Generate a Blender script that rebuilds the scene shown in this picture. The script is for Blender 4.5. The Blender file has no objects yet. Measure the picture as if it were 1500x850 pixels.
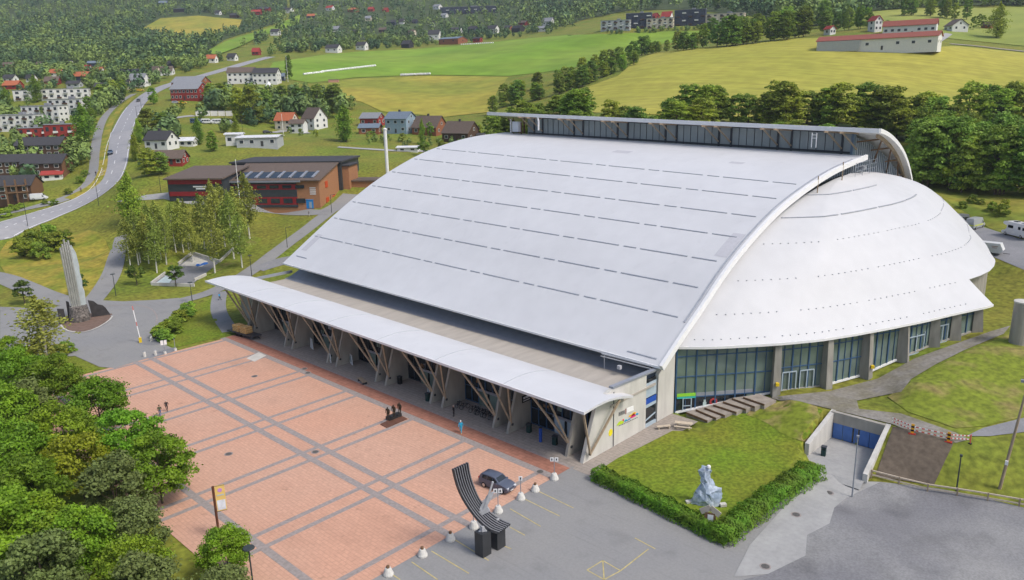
import bpy, bmesh, math, random
import numpy as np
from mathutils import Vector, Matrix
from mathutils.geometry import delaunay_2d_cdt
random.seed(7); rng = np.random.default_rng(7)
S = bpy.context.scene; COL = S.collection
rad = math.radians
# ------------------------------------------------------------------ camera
H = 45.; F = 1137.5
PITCH, ROLL, YAW = rad(14.6356), rad(-1.2448), rad(43.7507)
FW = np.array([math.cos(PITCH)*math.cos(YAW), math.cos(PITCH)*math.sin(YAW), -math.sin(PITCH)])
_r = np.cross(FW, [0, 0, 1]); _r /= np.linalg.norm(_r); _u = np.cross(_r, FW)
RT = math.cos(ROLL)*_r + math.sin(ROLL)*_u; UP = -math.sin(ROLL)*_r + math.cos(ROLL)*_u
C0 = np.array([0, 0, H])
def ray(px, py): return FW + RT*((px-750)/F) - UP*((py-425)/F)
def at(px, py, z=0.):
    d = ray(px, py); return C0 + d*((z-H)/d[2])
def onx(px, py, X):
    d = ray(px, py); return C0 + d*(X/d[0])
def ony(px, py, Y):
    d = ray(px, py); return C0 + d*(Y/d[1])
def atd(px, py, dep): return C0 + ray(px, py)*dep
cd = bpy.data.cameras.new('camera'); cam = bpy.data.objects.new('camera', cd); COL.objects.link(cam)
cd.sensor_width = 36; cd.lens = F/1500*36; cd.clip_start = 1; cd.clip_end = 12000
M = Matrix.Identity(4)
for i in range(3):
    M[i][0], M[i][1], M[i][2], M[i][3] = RT[i], UP[i], -FW[i], C0[i]
cam.matrix_world = M; S.camera = cam
# ------------------------------------------------------------------ light
w = bpy.data.worlds.new("World"); S.world = w; w.use_nodes = True
nt = w.node_tree; bg = nt.nodes['Background']
sky = nt.nodes.new('ShaderNodeTexSky'); sky.sky_type = 'NISHITA'; sky.sun_disc = False
SUN_EL, SUN_AZ = rad(52), rad(-78)       # azimuth measured from +x
sky.sun_elevation = SUN_EL; sky.sun_rotation = rad(90) - SUN_AZ
sky.air_density = 1.0; sky.dust_density = 3.5; sky.ozone_density = 1.0
nt.links.new(sky.outputs[0], bg.inputs[0]); bg.inputs[1].default_value = 0.12
ld = bpy.data.lights.new('sun', 'SUN'); lo = bpy.data.objects.new('sun', ld); COL.objects.link(lo)
ld.energy = 1.5; ld.angle = rad(14); ld.color = (1, .96, .9)
sd = Vector((math.cos(SUN_EL)*math.cos(SUN_AZ), math.cos(SUN_EL)*math.sin(SUN_AZ), math.sin(SUN_EL)))
lo.rotation_euler = sd.to_track_quat('Z', 'Y').to_euler(); lo.location = (60, 20, 120)
vs = S.view_settings; vs.view_transform = 'Standard'; vs.look = 'None'; vs.gamma = 1; vs.exposure = 0.58; vs.use_curve_mapping = False
S.render.engine = 'CYCLES'; S.cycles.max_bounces = 5; S.cycles.diffuse_bounces = 4; S.cycles.transparent_max_bounces = 6
# ------------------------------------------------------------------ materials
def lin(r, g, b):
    f = lambda c: ((c/255+.055)/1.055)**2.4 if c > 10 else c/255/12.92
    return (f(r), f(g), f(b))
MATS = {}
def mat(name, col, rough=.7, amt=.12, sc=1.5, coord='Object', col2=None, sc2=None, spec=.3, metal=0., bump=0., rand=0., lo_=.35, hi_=.65, detail=5., stretch=None, trans=0.):
    """principled surface; colour wanders by noise (amt), optional second colour in larger patches"""
    m = bpy.data.materials.new(name); m.use_nodes = True; n = m.node_tree.nodes; L = m.node_tree.links
    p = n['Principled BSDF']; p.inputs['Roughness'].default_value = rough; p.inputs['Specular IOR Level'].default_value = spec
    p.inputs['Metallic'].default_value = metal
    tc = n.new('ShaderNodeTexCoord')
    if coord == 'World':
        g = n.new('ShaderNodeNewGeometry'); src = g.outputs['Position']
    else: src = tc.outputs[coord]
    if stretch:
        mp = n.new('ShaderNodeMapping'); mp.inputs['Scale'].default_value = stretch[:3]
        if len(stretch) > 3: mp.inputs['Rotation'].default_value = (0, 0, stretch[3])
        L.new(src, mp.inputs[0]); src = mp.outputs[0]
    nz = n.new('ShaderNodeTexNoise'); nz.inputs['Scale'].default_value = sc; nz.inputs['Detail'].default_value = detail
    L.new(src, nz.inputs['Vector'])
    mr = n.new('ShaderNodeMapRange'); mr.inputs[1].default_value = .3; mr.inputs[2].default_value = .7
    mr.inputs[3].default_value = 1-amt; mr.inputs[4].default_value = 1+amt; L.new(nz.outputs[0], mr.inputs[0])
    base = None
    if col2:
        n2 = n.new('ShaderNodeTexNoise'); n2.inputs['Scale'].default_value = sc2 or sc*.2; n2.inputs['Detail'].default_value = 4
        L.new(src, n2.inputs['Vector'])
        m2 = n.new('ShaderNodeMapRange'); m2.inputs[1].default_value = lo_; m2.inputs[2].default_value = hi_
        L.new(n2.outputs[0], m2.inputs[0])
        mx = n.new('ShaderNodeMix'); mx.data_type = 'RGBA'; mx.inputs[6].default_value = (*col, 1); mx.inputs[7].default_value = (*col2, 1)
        L.new(m2.outputs[0], mx.inputs[0]); base = mx.outputs[2]
    sclr = n.new('ShaderNodeVectorMath'); sclr.operation = 'SCALE'
    if base: L.new(base, sclr.inputs[0])
    else: sclr.inputs[0].default_value = col
    L.new(mr.outputs[0], sclr.inputs['Scale']); out = sclr.outputs[0]
    if rand:
        oi = n.new('ShaderNodeObjectInfo'); hs = n.new('ShaderNodeHueSaturation')
        a = n.new('ShaderNodeMapRange'); a.inputs[3].default_value = 1-rand; a.inputs[4].default_value = 1+rand
        L.new(oi.outputs['Random'], a.inputs[0]); L.new(a.outputs[0], hs.inputs['Value'])
        b = n.new('ShaderNodeMath'); b.operation = 'MULTIPLY_ADD'; b.inputs[1].default_value = 7.31; b.inputs[2].default_value = .13
        L.new(oi.outputs['Random'], b.inputs[0]); fr = n.new('ShaderNodeMath'); fr.operation = 'FRACT'; L.new(b.outputs[0], fr.inputs[0])
        c = n.new('ShaderNodeMapRange'); c.inputs[3].default_value = .5-rand*.09; c.inputs[4].default_value = .5+rand*.09
        L.new(fr.outputs[0], c.inputs[0]); L.new(c.outputs[0], hs.inputs['Hue'])
        L.new(out, hs.inputs['Color']); out = hs.outputs[0]
    L.new(out, p.inputs['Base Color'])
    if bump:
        bp = n.new('ShaderNodeBump'); bp.inputs['Strength'].default_value = bump; bp.inputs['Distance'].default_value = .05
        L.new(nz.outputs[0], bp.inputs['Height']); L.new(bp.outputs[0], p.inputs['Normal'])
    if trans:
        tr = n.new('ShaderNodeBsdfTranslucent'); ms = n.new('ShaderNodeMixShader'); ms.inputs[0].default_value = trans
        L.new(out, tr.inputs[0]); L.new(p.outputs[0], ms.inputs[1]); L.new(tr.outputs[0], ms.inputs[2])
        L.new(ms.outputs[0], n['Material Output'].inputs[0])
    MATS[name] = m; return m
def mul_layer(m, build):
    """darken/lighten the colour feeding a material by another procedural factor"""
    n = m.node_tree.nodes; L = m.node_tree.links; p = n['Principled BSDF']
    lk = p.inputs['Base Color'].links[0]; src = lk.from_socket
    v = n.new('ShaderNodeVectorMath'); v.operation = 'SCALE'; L.new(src, v.inputs[0]); L.new(build(n, L), v.inputs['Scale']); L.new(v.outputs[0], p.inputs['Base Color'])
def wpos(n, L, scale=(1, 1, 1), rot=0):
    g = n.new('ShaderNodeNewGeometry'); mp = n.new('ShaderNodeMapping'); mp.inputs['Scale'].default_value = scale; mp.inputs['Rotation'].default_value = (0, 0, rot)
    L.new(g.outputs['Position'], mp.inputs[0]); return mp.outputs[0]
def rng_map(n, L, sock, a, b, c, d):
    r = n.new('ShaderNodeMapRange'); r.inputs[1].default_value = a; r.inputs[2].default_value = b; r.inputs[3].default_value = c; r.inputs[4].default_value = d
    L.new(sock, r.inputs[0]); return r.outputs[0]
def patches(scale, a, b, lo, hi, st=(1, 1, 1), rot=0):
    def f(n, L):
        t = n.new('ShaderNodeTexNoise'); t.inputs['Scale'].default_value = scale; t.inputs['Detail'].default_value = 6
        L.new(wpos(n, L, st, rot), t.inputs['Vector']); return rng_map(n, L, t.outputs[0], a, b, lo, hi)
    return f
W = 'World'
white_roof = mat('white_roof', (.61, .615, .63), .45, .03, .35, W, spec=.4)
mul_layer(white_roof, patches(.05, .3, .75, .95, 1.03))
mul_layer(white_roof, patches(.6, .62, .8, 1.0, .93, (1, 1, .3)))
white_trim = mat('white_trim', (.78, .78, .78), .5, .03, 2, W)
dome_white = mat('dome_white', (.555, .56, .57), .5, .03, .4, W, spec=.4)
mul_layer(dome_white, patches(.08, .3, .75, .95, 1.03))
concrete = mat('concrete', (.34, .32, .28), .85, .14, .9, W, bump=.2, stretch=(1, 1, .35))
concrete_d = mat('concrete_dark', (.30, .285, .25), .85, .2, 1.2, W, bump=.2, stretch=(1, 1, .25))
concrete_l = mat('concrete_light', (.54, .525, .485), .85, .1, .8, W, bump=.15, stretch=(1, 1, .3))
mul_layer(concrete_l, patches(.5, .5, .75, 1.0, .82, (1, 1, .15)))
deck_m = mat('deck_membrane', (.40, .365, .32), .9, .10, .8, W, stretch=(.25, 1.2, 1))
grey_metal = mat('grey_metal', (.30, .32, .36), .5, .06, 1, W, metal=.3)
dark_metal = mat('dark_metal', (.035, .04, .05), .45, .1, 2, spec=.4)
clad = mat('clerestory_panel', (.27, .31, .32), .35, .08, .3, W, spec=.5)
clad_blue = mat('blue_cladding', (.10, .16, .24), .4, .08, 1, W, spec=.5)
clad_dark = mat('dark_cladding', (.03, .04, .05), .5, .1, 1, W)
timber = mat('timber', (.34, .265, .185), .75, .18, 2, W, stretch=(3, 3, .5))
timber_d = mat('timber_dark', (.17, .10, .055), .75, .18, 2, W)
glass_t = mat('teal_glass', (.145, .195, .17), .06, .35, .22, W, spec=.8)
glass_d = mat('dark_glass', (.012, .018, .024), .08, .3, .3, W, spec=.8)
frame_b = mat('blue_frame', (.045, .10, .19), .4, .08, 1, W)
frame_l = mat('pale_frame', (.38, .46, .52), .45, .05, 1, W)
blue_door = mat('blue_door', (.07, .16, .42), .5, .12, .8, W)
asphalt = mat('asphalt', (.265, .262, .255), .9, .06, 4, W, col2=(.245, .245, .245), sc2=.12, bump=.1)
mul_layer(asphalt, patches(.35, .55, .75, 1.0, .86))
asphalt_d = mat('asphalt_dark', (.20, .205, .215), .9, .1, 3, W, col2=(.24, .24, .25), sc2=.2)
asphalt_l = mat('asphalt_light', (.36, .36, .35), .9, .08, 2, W, col2=(.31, .31, .305), sc2=.25)
road_m = mat('road_asphalt', (.30, .30, .315), .9, .06, .6, W)
gravel = mat('gravel', (.185, .185, .195), .95, .16, 4.5, W, col2=(.25, .25, .25), sc2=.12, bump=.4)
mul_layer(gravel, patches(.25, .5, .8, 1.0, .68))
beige_pave = mat('beige_paving', (.33, .29, .255), .9, .1, 2, W)
dark_pave = mat('grey_setts', (.295, .26, .245), .9, .16, 3, W)
red_pave = mat('dark_red_paving', (.36, .165, .115), .9, .18, 1.2, W)
brick_p = mat('salmon_brick_paving', (.585, .33, .23), .9, .07, 3, W, col2=(.57, .345, .25), sc2=.06)
mul_layer(brick_p, patches(.5, .55, .8, 1.0, .9))
def bricks(sx, sy, mort):
    def f(n, L):
        b = n.new('ShaderNodeTexBrick'); b.inputs['Color1'].default_value = (1, 1, 1, 1); b.inputs['Color2'].default_value = (.93, .93, .93, 1); b.inputs['Mortar'].default_value = (mort,)*3+(1,)
        b.inputs['Scale'].default_value = 1; b.inputs['Mortar Size'].default_value = .05; b.inputs['Brick Width'].default_value = sx; b.inputs['Row Height'].default_value = sy
        L.new(wpos(n, L, (1, 1, 0), rad(90)), b.inputs['Vector'])
        s = n.new('ShaderNodeSeparateColor'); L.new(b.outputs[0], s.inputs[0]); return s.outputs[0]
    return f
mul_layer(brick_p, bricks(.9, .45, .86))
mul_layer(brick_p, patches(.16, .56, .74, 1.0, .86, (1, .35, 1), rad(20)))
mul_layer(brick_p, patches(.9, .64, .72, 1.0, .80))
mul_layer(beige_pave, bricks(1.2, .6, .8))
mul_layer(red_pave, bricks(1.2, .6, .8))
grass = mat('grass', (.135, .185, .018), .95, .42, 1.1, W, col2=(.195, .19, .026), sc2=.06, bump=.3, detail=8)
lawn = mat('lawn', (.13, .205, .012), .95, .38, 2.2, W, col2=(.175, .195, .018), sc2=.11, bump=.3, detail=8)
rough_grass = mat('rough_grass', (.33, .26, .04), .95, .3, .8, W, col2=(.17, .20, .02), sc2=.13, bump=.5, detail=9)
dry_bank = mat('dry_bank', (.165, .205, .02), .95, .35, 1.2, W, col2=(.24, .19, .07), sc2=.22, lo_=.5, hi_=.72, bump=.5, detail=9)
meadow = mat('meadow', (.24, .21, .03), .95, .35, .35, W, col2=(.12, .17, .018), sc2=.07, bump=.5, detail=9)
mound_m = mat('mound_grass', (.165, .205, .02), .95, .35, 1.2, W, col2=(.27, .215, .085), sc2=.32, bump=.5, detail=9, lo_=.42, hi_=.6)
soil = mat('soil', (.11, .088, .066), .95, .25, 1.5, W, bump=.5, detail=8)
bed_red = mat('red_gravel', (.17, .115, .09), .95, .2, 1.5, W)
field_g = mat('green_field', (.16, .28, .02), .95, .12, .06, W, col2=(.20, .29, .03), sc2=.012)
mul_layer(field_g, patches(.10, .35, .65, .92, 1.08, (1, .12, 1), rad(35)))
field_y = mat('straw_meadow', (.35, .29, .045), .95, .2, .12, W, col2=(.22, .24, .03), sc2=.016, detail=8)
field_b = mat('barley_field', (.37, .34, .055), .95, .12, .15, W, col2=(.30, .31, .042), sc2=.01, detail=8)
mul_layer(field_b, patches(.42, .4, .62, .87, 1.07, (1, .05, 1), rad(-62)))
field_p = mat('pale_field', (.30, .32, .07), .95, .1, .1, W, col2=(.20, .25, .045), sc2=.012)
leaf_near = mat('leaf_green', (0.196, 0.328, 0.018), .6, .35, .9, W, rand=.22, trans=.32, col2=(0.149, 0.270, 0.018), sc2=.35, lo_=.4, hi_=.6)
leaf_yel = mat('leaf_yellow_green', (0.276, 0.310, 0.016), .6, .3, .9, W, rand=.12, trans=.2)
leaf_mid = mat('leaf_mid', (0.272, 0.366, 0.037), .7, .35, .35, W, rand=.3, trans=.3, col2=(0.187, 0.281, 0.037), sc2=.15, lo_=.4, hi_=.6)
leaf_dark = mat('leaf_dark', (0.202, 0.307, 0.042), .7, .35, .3, W, rand=.25, trans=.25)
leaf_birch = mat('leaf_birch', (0.285, 0.338, 0.060), .7, .35, .6, W, rand=.2, trans=.2)
leaf_far = mat('leaf_far', (0.190, 0.266, 0.063), .8, .35, .08, W, col2=(0.070, 0.133, 0.057), sc2=.022, lo_=.42, hi_=.58)
leaf_hedge = mat('leaf_hedge', (0.110, 0.264, 0.013), .7, .3, 1.5, W, trans=.1, col2=(0.110, 0.176, 0.013), sc2=.3)
bark = mat('bark', (.10, .075, .055), .9, .25, 3, 'Object')
bark_w = mat('birch_bark', (.62, .60, .55), .8, .25, 4, 'Object', stretch=(1, 1, 3))
yellow_line = mat('yellow_paint', (.48, .40, .17), .8, .2, 2, W)
white_paint = mat('white_paint', (.78, .78, .78), .55, .04, 2)
black_m = mat('black', (.012, .012, .013), .5, .1, 2)
rubber = mat('rubber', (.014, .014, .014), .8, .1, 2)
chrome = mat('alloy', (.55, .56, .58), .3, .05, 2, metal=.9)
mul_layer(lawn, patches(.35, .35, .7, .9, 1.07))
mul_layer(grass, patches(.045, .35, .68, .9, 1.08))
mul_layer(field_g, patches(.02, .35, .68, .88, 1.1))
mul_layer(asphalt, patches(3.2, .55, .75, 1.0, .9, (1, .05, 1), rad(40)))
# ------------------------------------------------------------------ object helpers
class MB:
    def __init__(s): s.v = []; s.f = []; s.m = []; s.mi = 0
    def add(s, vs, fs):
        b = len(s.v); s.v += [tuple(map(float, p)) for p in vs]; s.f += [tuple(b+i for i in q) for q in fs]; s.m += [s.mi]*len(fs); return s
    def box(s, c, d, rz=0, ax=None):
        hx, hy, hz = d[0]/2, d[1]/2, d[2]/2
        P = [(x, y, z) for z in (-hz, hz) for x, y in ((-hx, -hy), (hx, -hy), (hx, hy), (-hx, hy))]
        if rz:
            cs, sn = math.cos(rz), math.sin(rz); P = [(x*cs-y*sn, x*sn+y*cs, z) for x, y, z in P]
        if ax is not None:
            P = [tuple(ax @ Vector(p)) for p in P]
        return s.add([(x+c[0], y+c[1], z+c[2]) for x, y, z in P], [(3, 2, 1, 0), (4, 5, 6, 7), (0, 1, 5, 4), (1, 2, 6, 5), (2, 3, 7, 6), (3, 0, 4, 7)])
    def bar(s, a, b, wd, ht=None, up=(0, 0, 1)):
        a, b = Vector(a), Vector(b); d = (b-a); l = d.length
        if l < 1e-6: return s
        d.normalize(); u = Vector(up)
        if abs(d.dot(u)) > .98: u = Vector((1, 0, 0))
        x = d.cross(u).normalized(); y = x.cross(d)
        return s.box((a+b)/2, (wd, ht or wd, l), ax=Matrix((x, y, d)).transposed())
    def tube(s, pts, r, n=8, cap=True):
        pts = [Vector(p) for p in pts]; k = len(pts); r = r if hasattr(r, '__len__') else [r]*k
        V = []; Fc = []
        for i, p in enumerate(pts):
            d = (pts[min(i+1, k-1)]-pts[max(i-1, 0)]).normalized(); u = Vector((0, 0, 1)) if abs(d.z) < .95 else Vector((1, 0, 0))
            x = d.cross(u).normalized(); y = d.cross(x)
            for j in range(n):
                a = 2*math.pi*j/n; V.append(p+(x*math.cos(a)+y*math.sin(a))*r[i])
        for i in range(k-1):
            for j in range(n):
                Fc.append((i*n+j, i*n+(j+1) % n, (i+1)*n+(j+1) % n, (i+1)*n+j))
        if cap: Fc += [tuple(range(n-1, -1, -1)), tuple((k-1)*n+j for j in range(n))]
        return s.add(V, Fc)
    def lathe(s, prof, c=(0, 0, 0), n=12):
        V = []; Fc = []
        for r, z in prof:
            for j in range(n):
                a = 2*math.pi*j/n; V.append((c[0]+r*math.cos(a), c[1]+r*math.sin(a), c[2]+z))
        for i in range(len(prof)-1):
            for j in range(n): Fc.append((i*n+j, i*n+(j+1) % n, (i+1)*n+(j+1) % n, (i+1)*n+j))
        Fc += [tuple(range(n-1, -1, -1)), tuple((len(prof)-1)*n+j for j in range(n))]
        return s.add(V, Fc)
    def prism(s, poly, z0, z1):
        n = len(poly); a = sum(poly[i][0]*poly[(i+1) % n][1]-poly[(i+1) % n][0]*poly[i][1] for i in range(n))
        if a < 0: poly = poly[::-1]
        z0 = z0 if hasattr(z0, '__len__') else [z0]*n; z1 = z1 if hasattr(z1, '__len__') else [z1]*n
        return s.add([(p[0], p[1], z0[i]) for i, p in enumerate(poly)]+[(p[0], p[1], z1[i]) for i, p in enumerate(poly)],
                     [tuple(range(n-1, -1, -1)), tuple(range(n, 2*n))]+[(i, (i+1) % n, n+(i+1) % n, n+i) for i in range(n)])
    def extr(s, poly3, vec):
        """planar 3-D outline given thickness along vec"""
        n = len(poly3); P = [Vector(p) for p in poly3]; v = Vector(vec)
        return s.add([p for p in P]+[p+v for p in P], [tuple(range(n)), tuple(range(2*n-1, n-1, -1))]+[(i, n+i, n+(i+1) % n, (i+1) % n) for i in range(n)])
    def grid(s, rows, close=False):
        """rows: list of lists of points"""
        m = len(rows[0]); V = [p for r in rows for p in r]; Fc = []
        for i in range(len(rows)-1):
            for j in range(m-1 if not close else m):
                k = (j+1) % m; Fc.append((i*m+j, i*m+k, (i+1)*m+k, (i+1)*m+j))
        return s.add(V, Fc)
    def obj(s, name, mats, parent=None, off=(0, 0, 0), smooth=False, recalc=True):
        me = bpy.data.meshes.new(name)
        o = np.array(off, float)
        me.from_pydata((np.array(s.v)-o).tolist() if len(s.v) else [], [], s.f)
        if recalc:
            bm = bmesh.new(); bm.from_mesh(me); bmesh.ops.recalc_face_normals(bm, faces=bm.faces); bm.to_mesh(me); bm.free()
        mats = mats if isinstance(mats, (list, tuple)) else [mats]
        for m in mats: me.materials.append(m)
        if len(mats) > 1: me.polygons.foreach_set('material_index', s.m)
        if smooth: me.polygons.foreach_set('use_smooth', [True]*len(me.polygons))
        ob = bpy.data.objects.new(name, me); COL.objects.link(ob)
        if parent: ob.parent = parent
        return ob
def tag(o, label=None, cat=None, group=None, kind=None):
    if label: o['label'] = label
    if cat: o['category'] = cat
    if group: o['group'] = group
    if kind: o['kind'] = kind
    return o
def thing(name, label, cat, loc=(0, 0, 0), rz=0, group=None):
    o = bpy.data.objects.new(name, None); o.empty_display_size = .3; COL.objects.link(o)
    o.location = loc; o.rotation_euler = (0, 0, rz); return tag(o, label, cat, group)
def dup(root, loc, rz=None, label=None, group=None, scale=None):
    def cp(o, par):
        c = o.copy(); COL.objects.link(c)
        if par: c.parent = par
        for ch in o.children: cp(ch, c)
        return c
    r = cp(root, None); r.location = loc
    if rz is not None: r.rotation_euler = (0, 0, rz)
    if scale is not None: r.scale = scale if hasattr(scale, '__len__') else (scale,)*3
    return tag(r, label, None, group)
def np_mesh(name, V, Fq, mats, smooth=False):
    me = bpy.data.meshes.new(name); k = Fq.shape[1]
    me.vertices.add(len(V)); me.vertices.foreach_set('co', V.astype(np.float32).ravel())
    me.loops.add(Fq.size); me.loops.foreach_set('vertex_index', Fq.astype(np.int32).ravel())
    me.polygons.add(len(Fq)); me.polygons.foreach_set('loop_start', np.arange(0, Fq.size, k, dtype=np.int32))
    me.update(calc_edges=True)
    for m in (mats if isinstance(mats, (list, tuple)) else [mats]): me.materials.append(m)
    if smooth: me.polygons.foreach_set('use_smooth', np.ones(len(Fq), bool))
    return me
# ------------------------------------------------------------------ terrain
CP = []     # plan x, y, z
def cz(*L):
    for px, py, z in L: CP.append(at(px, py, z))
def cdp(*L):
    for px, py, d in L: CP.append(atd(px, py, d))
for x in (20, 40, 60, 74):
    for y in (25, 40, 55, 75, 95, 115, 138): CP.append((x, y, 0))
CP += [(84, 55, 0), (88, 53.5, 0), (85, 75, 0), (85, 100, 0), (85, 125, 0), (80, 148, 0), (90, 155, 1.5), (120, 150, 6), (120, 80, 3), (155, 70, 8), (155, 120, 10), (190, 100, 13), (215, 80, 14), (225, 120, 16), (225, 150, 17), (155, 160, 10), (160, 34, 7)]
cz((985, 612, 0), (930, 662, 0), (870, 690, 0), (1000, 690, 0), (1060, 800, 0), (1180, 690, -.3), (1050, 650, .2), (1100, 648, .2), (1150, 665, .1), (1020, 625, .1),
   (1110, 608, .9), (1143, 590, 2.), (1165, 588, 2.3), (1205, 600, 2.4), (1180, 625, 1.5), (1160, 645, .6), (1130, 625, .8),
   (1143, 578, 2.1), (1219, 574, 2.1), (1287, 556, 2.6), (1338, 525, 4.0), (1384, 508, 4.9), (1412, 500, 5.2), (1440, 488, 5.6), (1470, 478, 6.0),
   (1260, 600, 2.5), (1310, 612, 2.6), (1300, 580, 2.6), (1340, 570, 3.6), (1400, 540, 4.6), (1450, 510, 5.4), (1500, 500, 5.6), (1350, 595, 3.0), (1400, 600, 3.0), (1470, 600, 3.0), (1500, 570, 3.6),
   (1330, 632, 2.5), (1390, 645, 2.3), (1450, 630, 2.4), (1500, 640, 2.3), (1275, 697, -.7), (1340, 706, -.7), (1420, 722, -.7), (1500, 738, -.7), (1600, 640, 2.3), (1600, 760, -.7),
   (1250, 700, -.9), (1250, 760, -.7), (1150, 800, -.2), (1400, 790, -.8), (1100, 840, -.1), (1500, 845, -.8), (1300, 845, -.6), (850, 848, 0), (600, 845, 0), (400, 900, 0), (900, 900, 0), (1300, 950, -.5), (1700, 900, -.5),
   (1450, 448, 6.0), (1500, 430, 7.2), (1455, 400, 8.4), (1500, 395, 9.3), (1460, 375, 10.2), (1400, 340, 11.4), (1430, 330, 12.), (1480, 348, 11.8), (1500, 340, 12.2), (1540, 370, 11), (1600, 400, 9.5), (1600, 340, 12.4))
cdp((1350, 285, 200), (1430, 310, 186), (1400, 287, 201), (1500, 300, 188), (1500, 275, 208), (1600, 280, 204), (1350, 255, 222), (1500, 235, 242), (1340, 200, 262), (1500, 180, 282), (1600, 200, 272),
    (1200, 195, 250), (1000, 180, 255), (850, 185, 262), (1100, 168, 285), (1400, 160, 300), (900, 165, 300),
    (850, 140, 400), (950, 100, 430), (1000, 75, 485), (1100, 60, 510), (1150, 56, 515), (1100, 140, 330), (1250, 150, 305), (1400, 130, 335), (1500, 110, 350), (1280, 76, 400), (1360, 68, 400), (1450, 62, 440), (1400, 42, 490), (1300, 40, 470), (1450, 20, 570), (1300, 15, 620), (1200, 35, 570), (1500, 8, 610), (1500, -30, 900), (1300, -30, 900), (1700, 20, 560), (1600, 100, 360),
    (1100, 20, 700), (1000, 15, 870), (900, 15, 1000), (985, 41, 680), (900, 44, 690), (1060, 36, 670), (950, 56, 660), (850, 72, 640), (750, 82, 640), (1000, -40, 1500), (1200, -30, 1100),
    (450, 108, 590), (600, 100, 620), (500, 95, 650), (700, 78, 700), (750, 66, 730), (600, 80, 760), (850, 50, 760), (480, 125, 530), (650, 118, 560), (560, 140, 490), (700, 130, 510), (650, 165, 440), (540, 155, 455), (720, 160, 440),
    (600, 60, 900), (600, 35, 1100), (600, 8, 1300), (750, 40, 980), (750, 15, 1200), (600, -40, 1800), (800, -40, 1800), (850, 40, 850),
    (450, 60, 880), (420, 30, 1100), (400, 0, 1500), (330, 55, 950), (250, 35, 1100), (300, 20, 1200), (250, 0, 1500), (150, 80, 800), (100, 60, 950), (0, 80, 850), (100, 30, 1200), (0, 30, 1250), (100, -5, 1600), (0, -5, 1650), (0, -60, 2400), (300, -60, 2200), (-150, 60, 1000), (-150, 0, 1700),
    (260, 95, 640), (40, 100, 720), (150, 108, 640), (60, 118, 600), (200, 118, 570), (0, 118, 620), (-150, 130, 560), (100, 140, 510), (40, 130, 550), (100, 166, 460), (30, 180, 425), (130, 172, 420), (80, 204, 370), (20, 200, 380), (70, 226, 330), (110, 215, 335), (10, 240, 320), (60, 254, 296), (100, 258, 290), (30, 288, 270), (70, 292, 264), (5, 300, 264), (-150, 290, 270), (-150, 200, 380),
    (0, 338, 238), (54, 318, 248), (108, 302, 258), (143, 284, 267), (165, 262, 278), (168, 240, 290), (170, 220, 308), (178, 195, 345), (190, 168, 410), (205, 147, 465), (222, 134, 505), (250, 124, 535), (290, 113, 565), (330, 102, 610), (370, 90, 670), (395, 84, 710), (280, 148, 450), (330, 128, 515), (380, 122, 530), (420, 118, 550),
    (250, 160, 420), (300, 180, 385), (270, 200, 345), (238, 217, 306), (275, 214, 315), (360, 212, 312), (300, 225, 297), (250, 238, 284), (250, 262, 264), (260, 290, 245), (330, 300, 240), (210, 300, 243), (200, 265, 264), (215, 345, 214), (300, 262, 268), (360, 262, 262), (420, 192, 395), (470, 187, 402), (400, 195, 380), (340, 170, 420), (560, 195, 380), (590, 194, 380), (640, 200, 365), (700, 205, 352), (500, 200, 360), (520, 212, 335), (600, 217, 330), (670, 225, 318), (560, 240, 288), (600, 235, 295), (620, 255, 272))
cz((113, 475, 0), (60, 440, .3), (0, 460, 0), (200, 480, 0), (240, 460, 0), (300, 450, 0), (320, 440, .3), (170, 430, .5), (0, 400, 1.2), (60, 395, 1.5), (140, 440, .3), (0, 520, 0), (-100, 480, 0), (60, 360, 3.2), (150, 370, 2.5), (130, 330, 6.), (20, 350, 3.8), (240, 400, 1.), (300, 395, 1.2), (300, 350, 4.), (360, 400, 1.2), (400, 385, 2.), (330, 375, 2.6), (420, 364, 3.6), (440, 350, 4.8), (370, 340, 5.6), (450, 320, 8.), (400, 310, 8.6), (480, 300, 10.), (400, 400, 1.), (440, 385, 1.5), (520, 290, 11))
CPA = np.array(CP)
def uv(x, y): return np.log(np.maximum(np.hypot(x, y), 1.)), np.arctan2(y, x)
_cu, _cv = uv(CPA[:, 0], CPA[:, 1])
def _ker(u1, v1, u2, v2): return -np.sqrt((u1[:, None]-u2[None])**2+(v1[:, None]-v2[None])**2+1e-4)
N = len(CPA); A = np.zeros((N+3, N+3)); A[:N, :N] = _ker(_cu, _cv, _cu, _cv) - np.eye(N)*.008
A[:N, N] = 1; A[:N, N+1] = _cu; A[:N, N+2] = _cv; A[N:, :N] = A[:N, N:].T
SOL = np.linalg.solve(A, np.concatenate([CPA[:, 2], np.zeros(3)]))
def rbf(x, y):
    x = np.asarray(x, float).ravel(); y = np.asarray(y, float).ravel(); out = np.empty(len(x))
    for i in range(0, len(x), 20000):
        u, v = uv(x[i:i+20000], y[i:i+20000]); out[i:i+20000] = _ker(u, v, _cu, _cv) @ SOL[:N] + SOL[N] + SOL[N+1]*u + SOL[N+2]*v
    return out
def sstep(t): t = np.clip(t, 0, 1); return t*t*(3-2*t)
def zfun(x, y):
    z = rbf(x, y)
    dx = np.maximum(np.maximum(10-x, x-74.5), 0); dy = np.maximum(np.maximum(15-y, y-142), 0); d = np.hypot(dx, dy)
    d2 = np.hypot(np.maximum(np.maximum(60-x, x-89), 0), np.maximum(np.maximum(53.5-y, y-150), 0))
    k = 1-sstep(np.minimum(d/8, d2/3)); z = z*(1-k)
    return z
RAMP = [(97.6, 29.7), (97.6, 35.3), (91.5, 35.3), (84., 30.), (84., 25.)]      # filled in below the lintel
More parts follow.
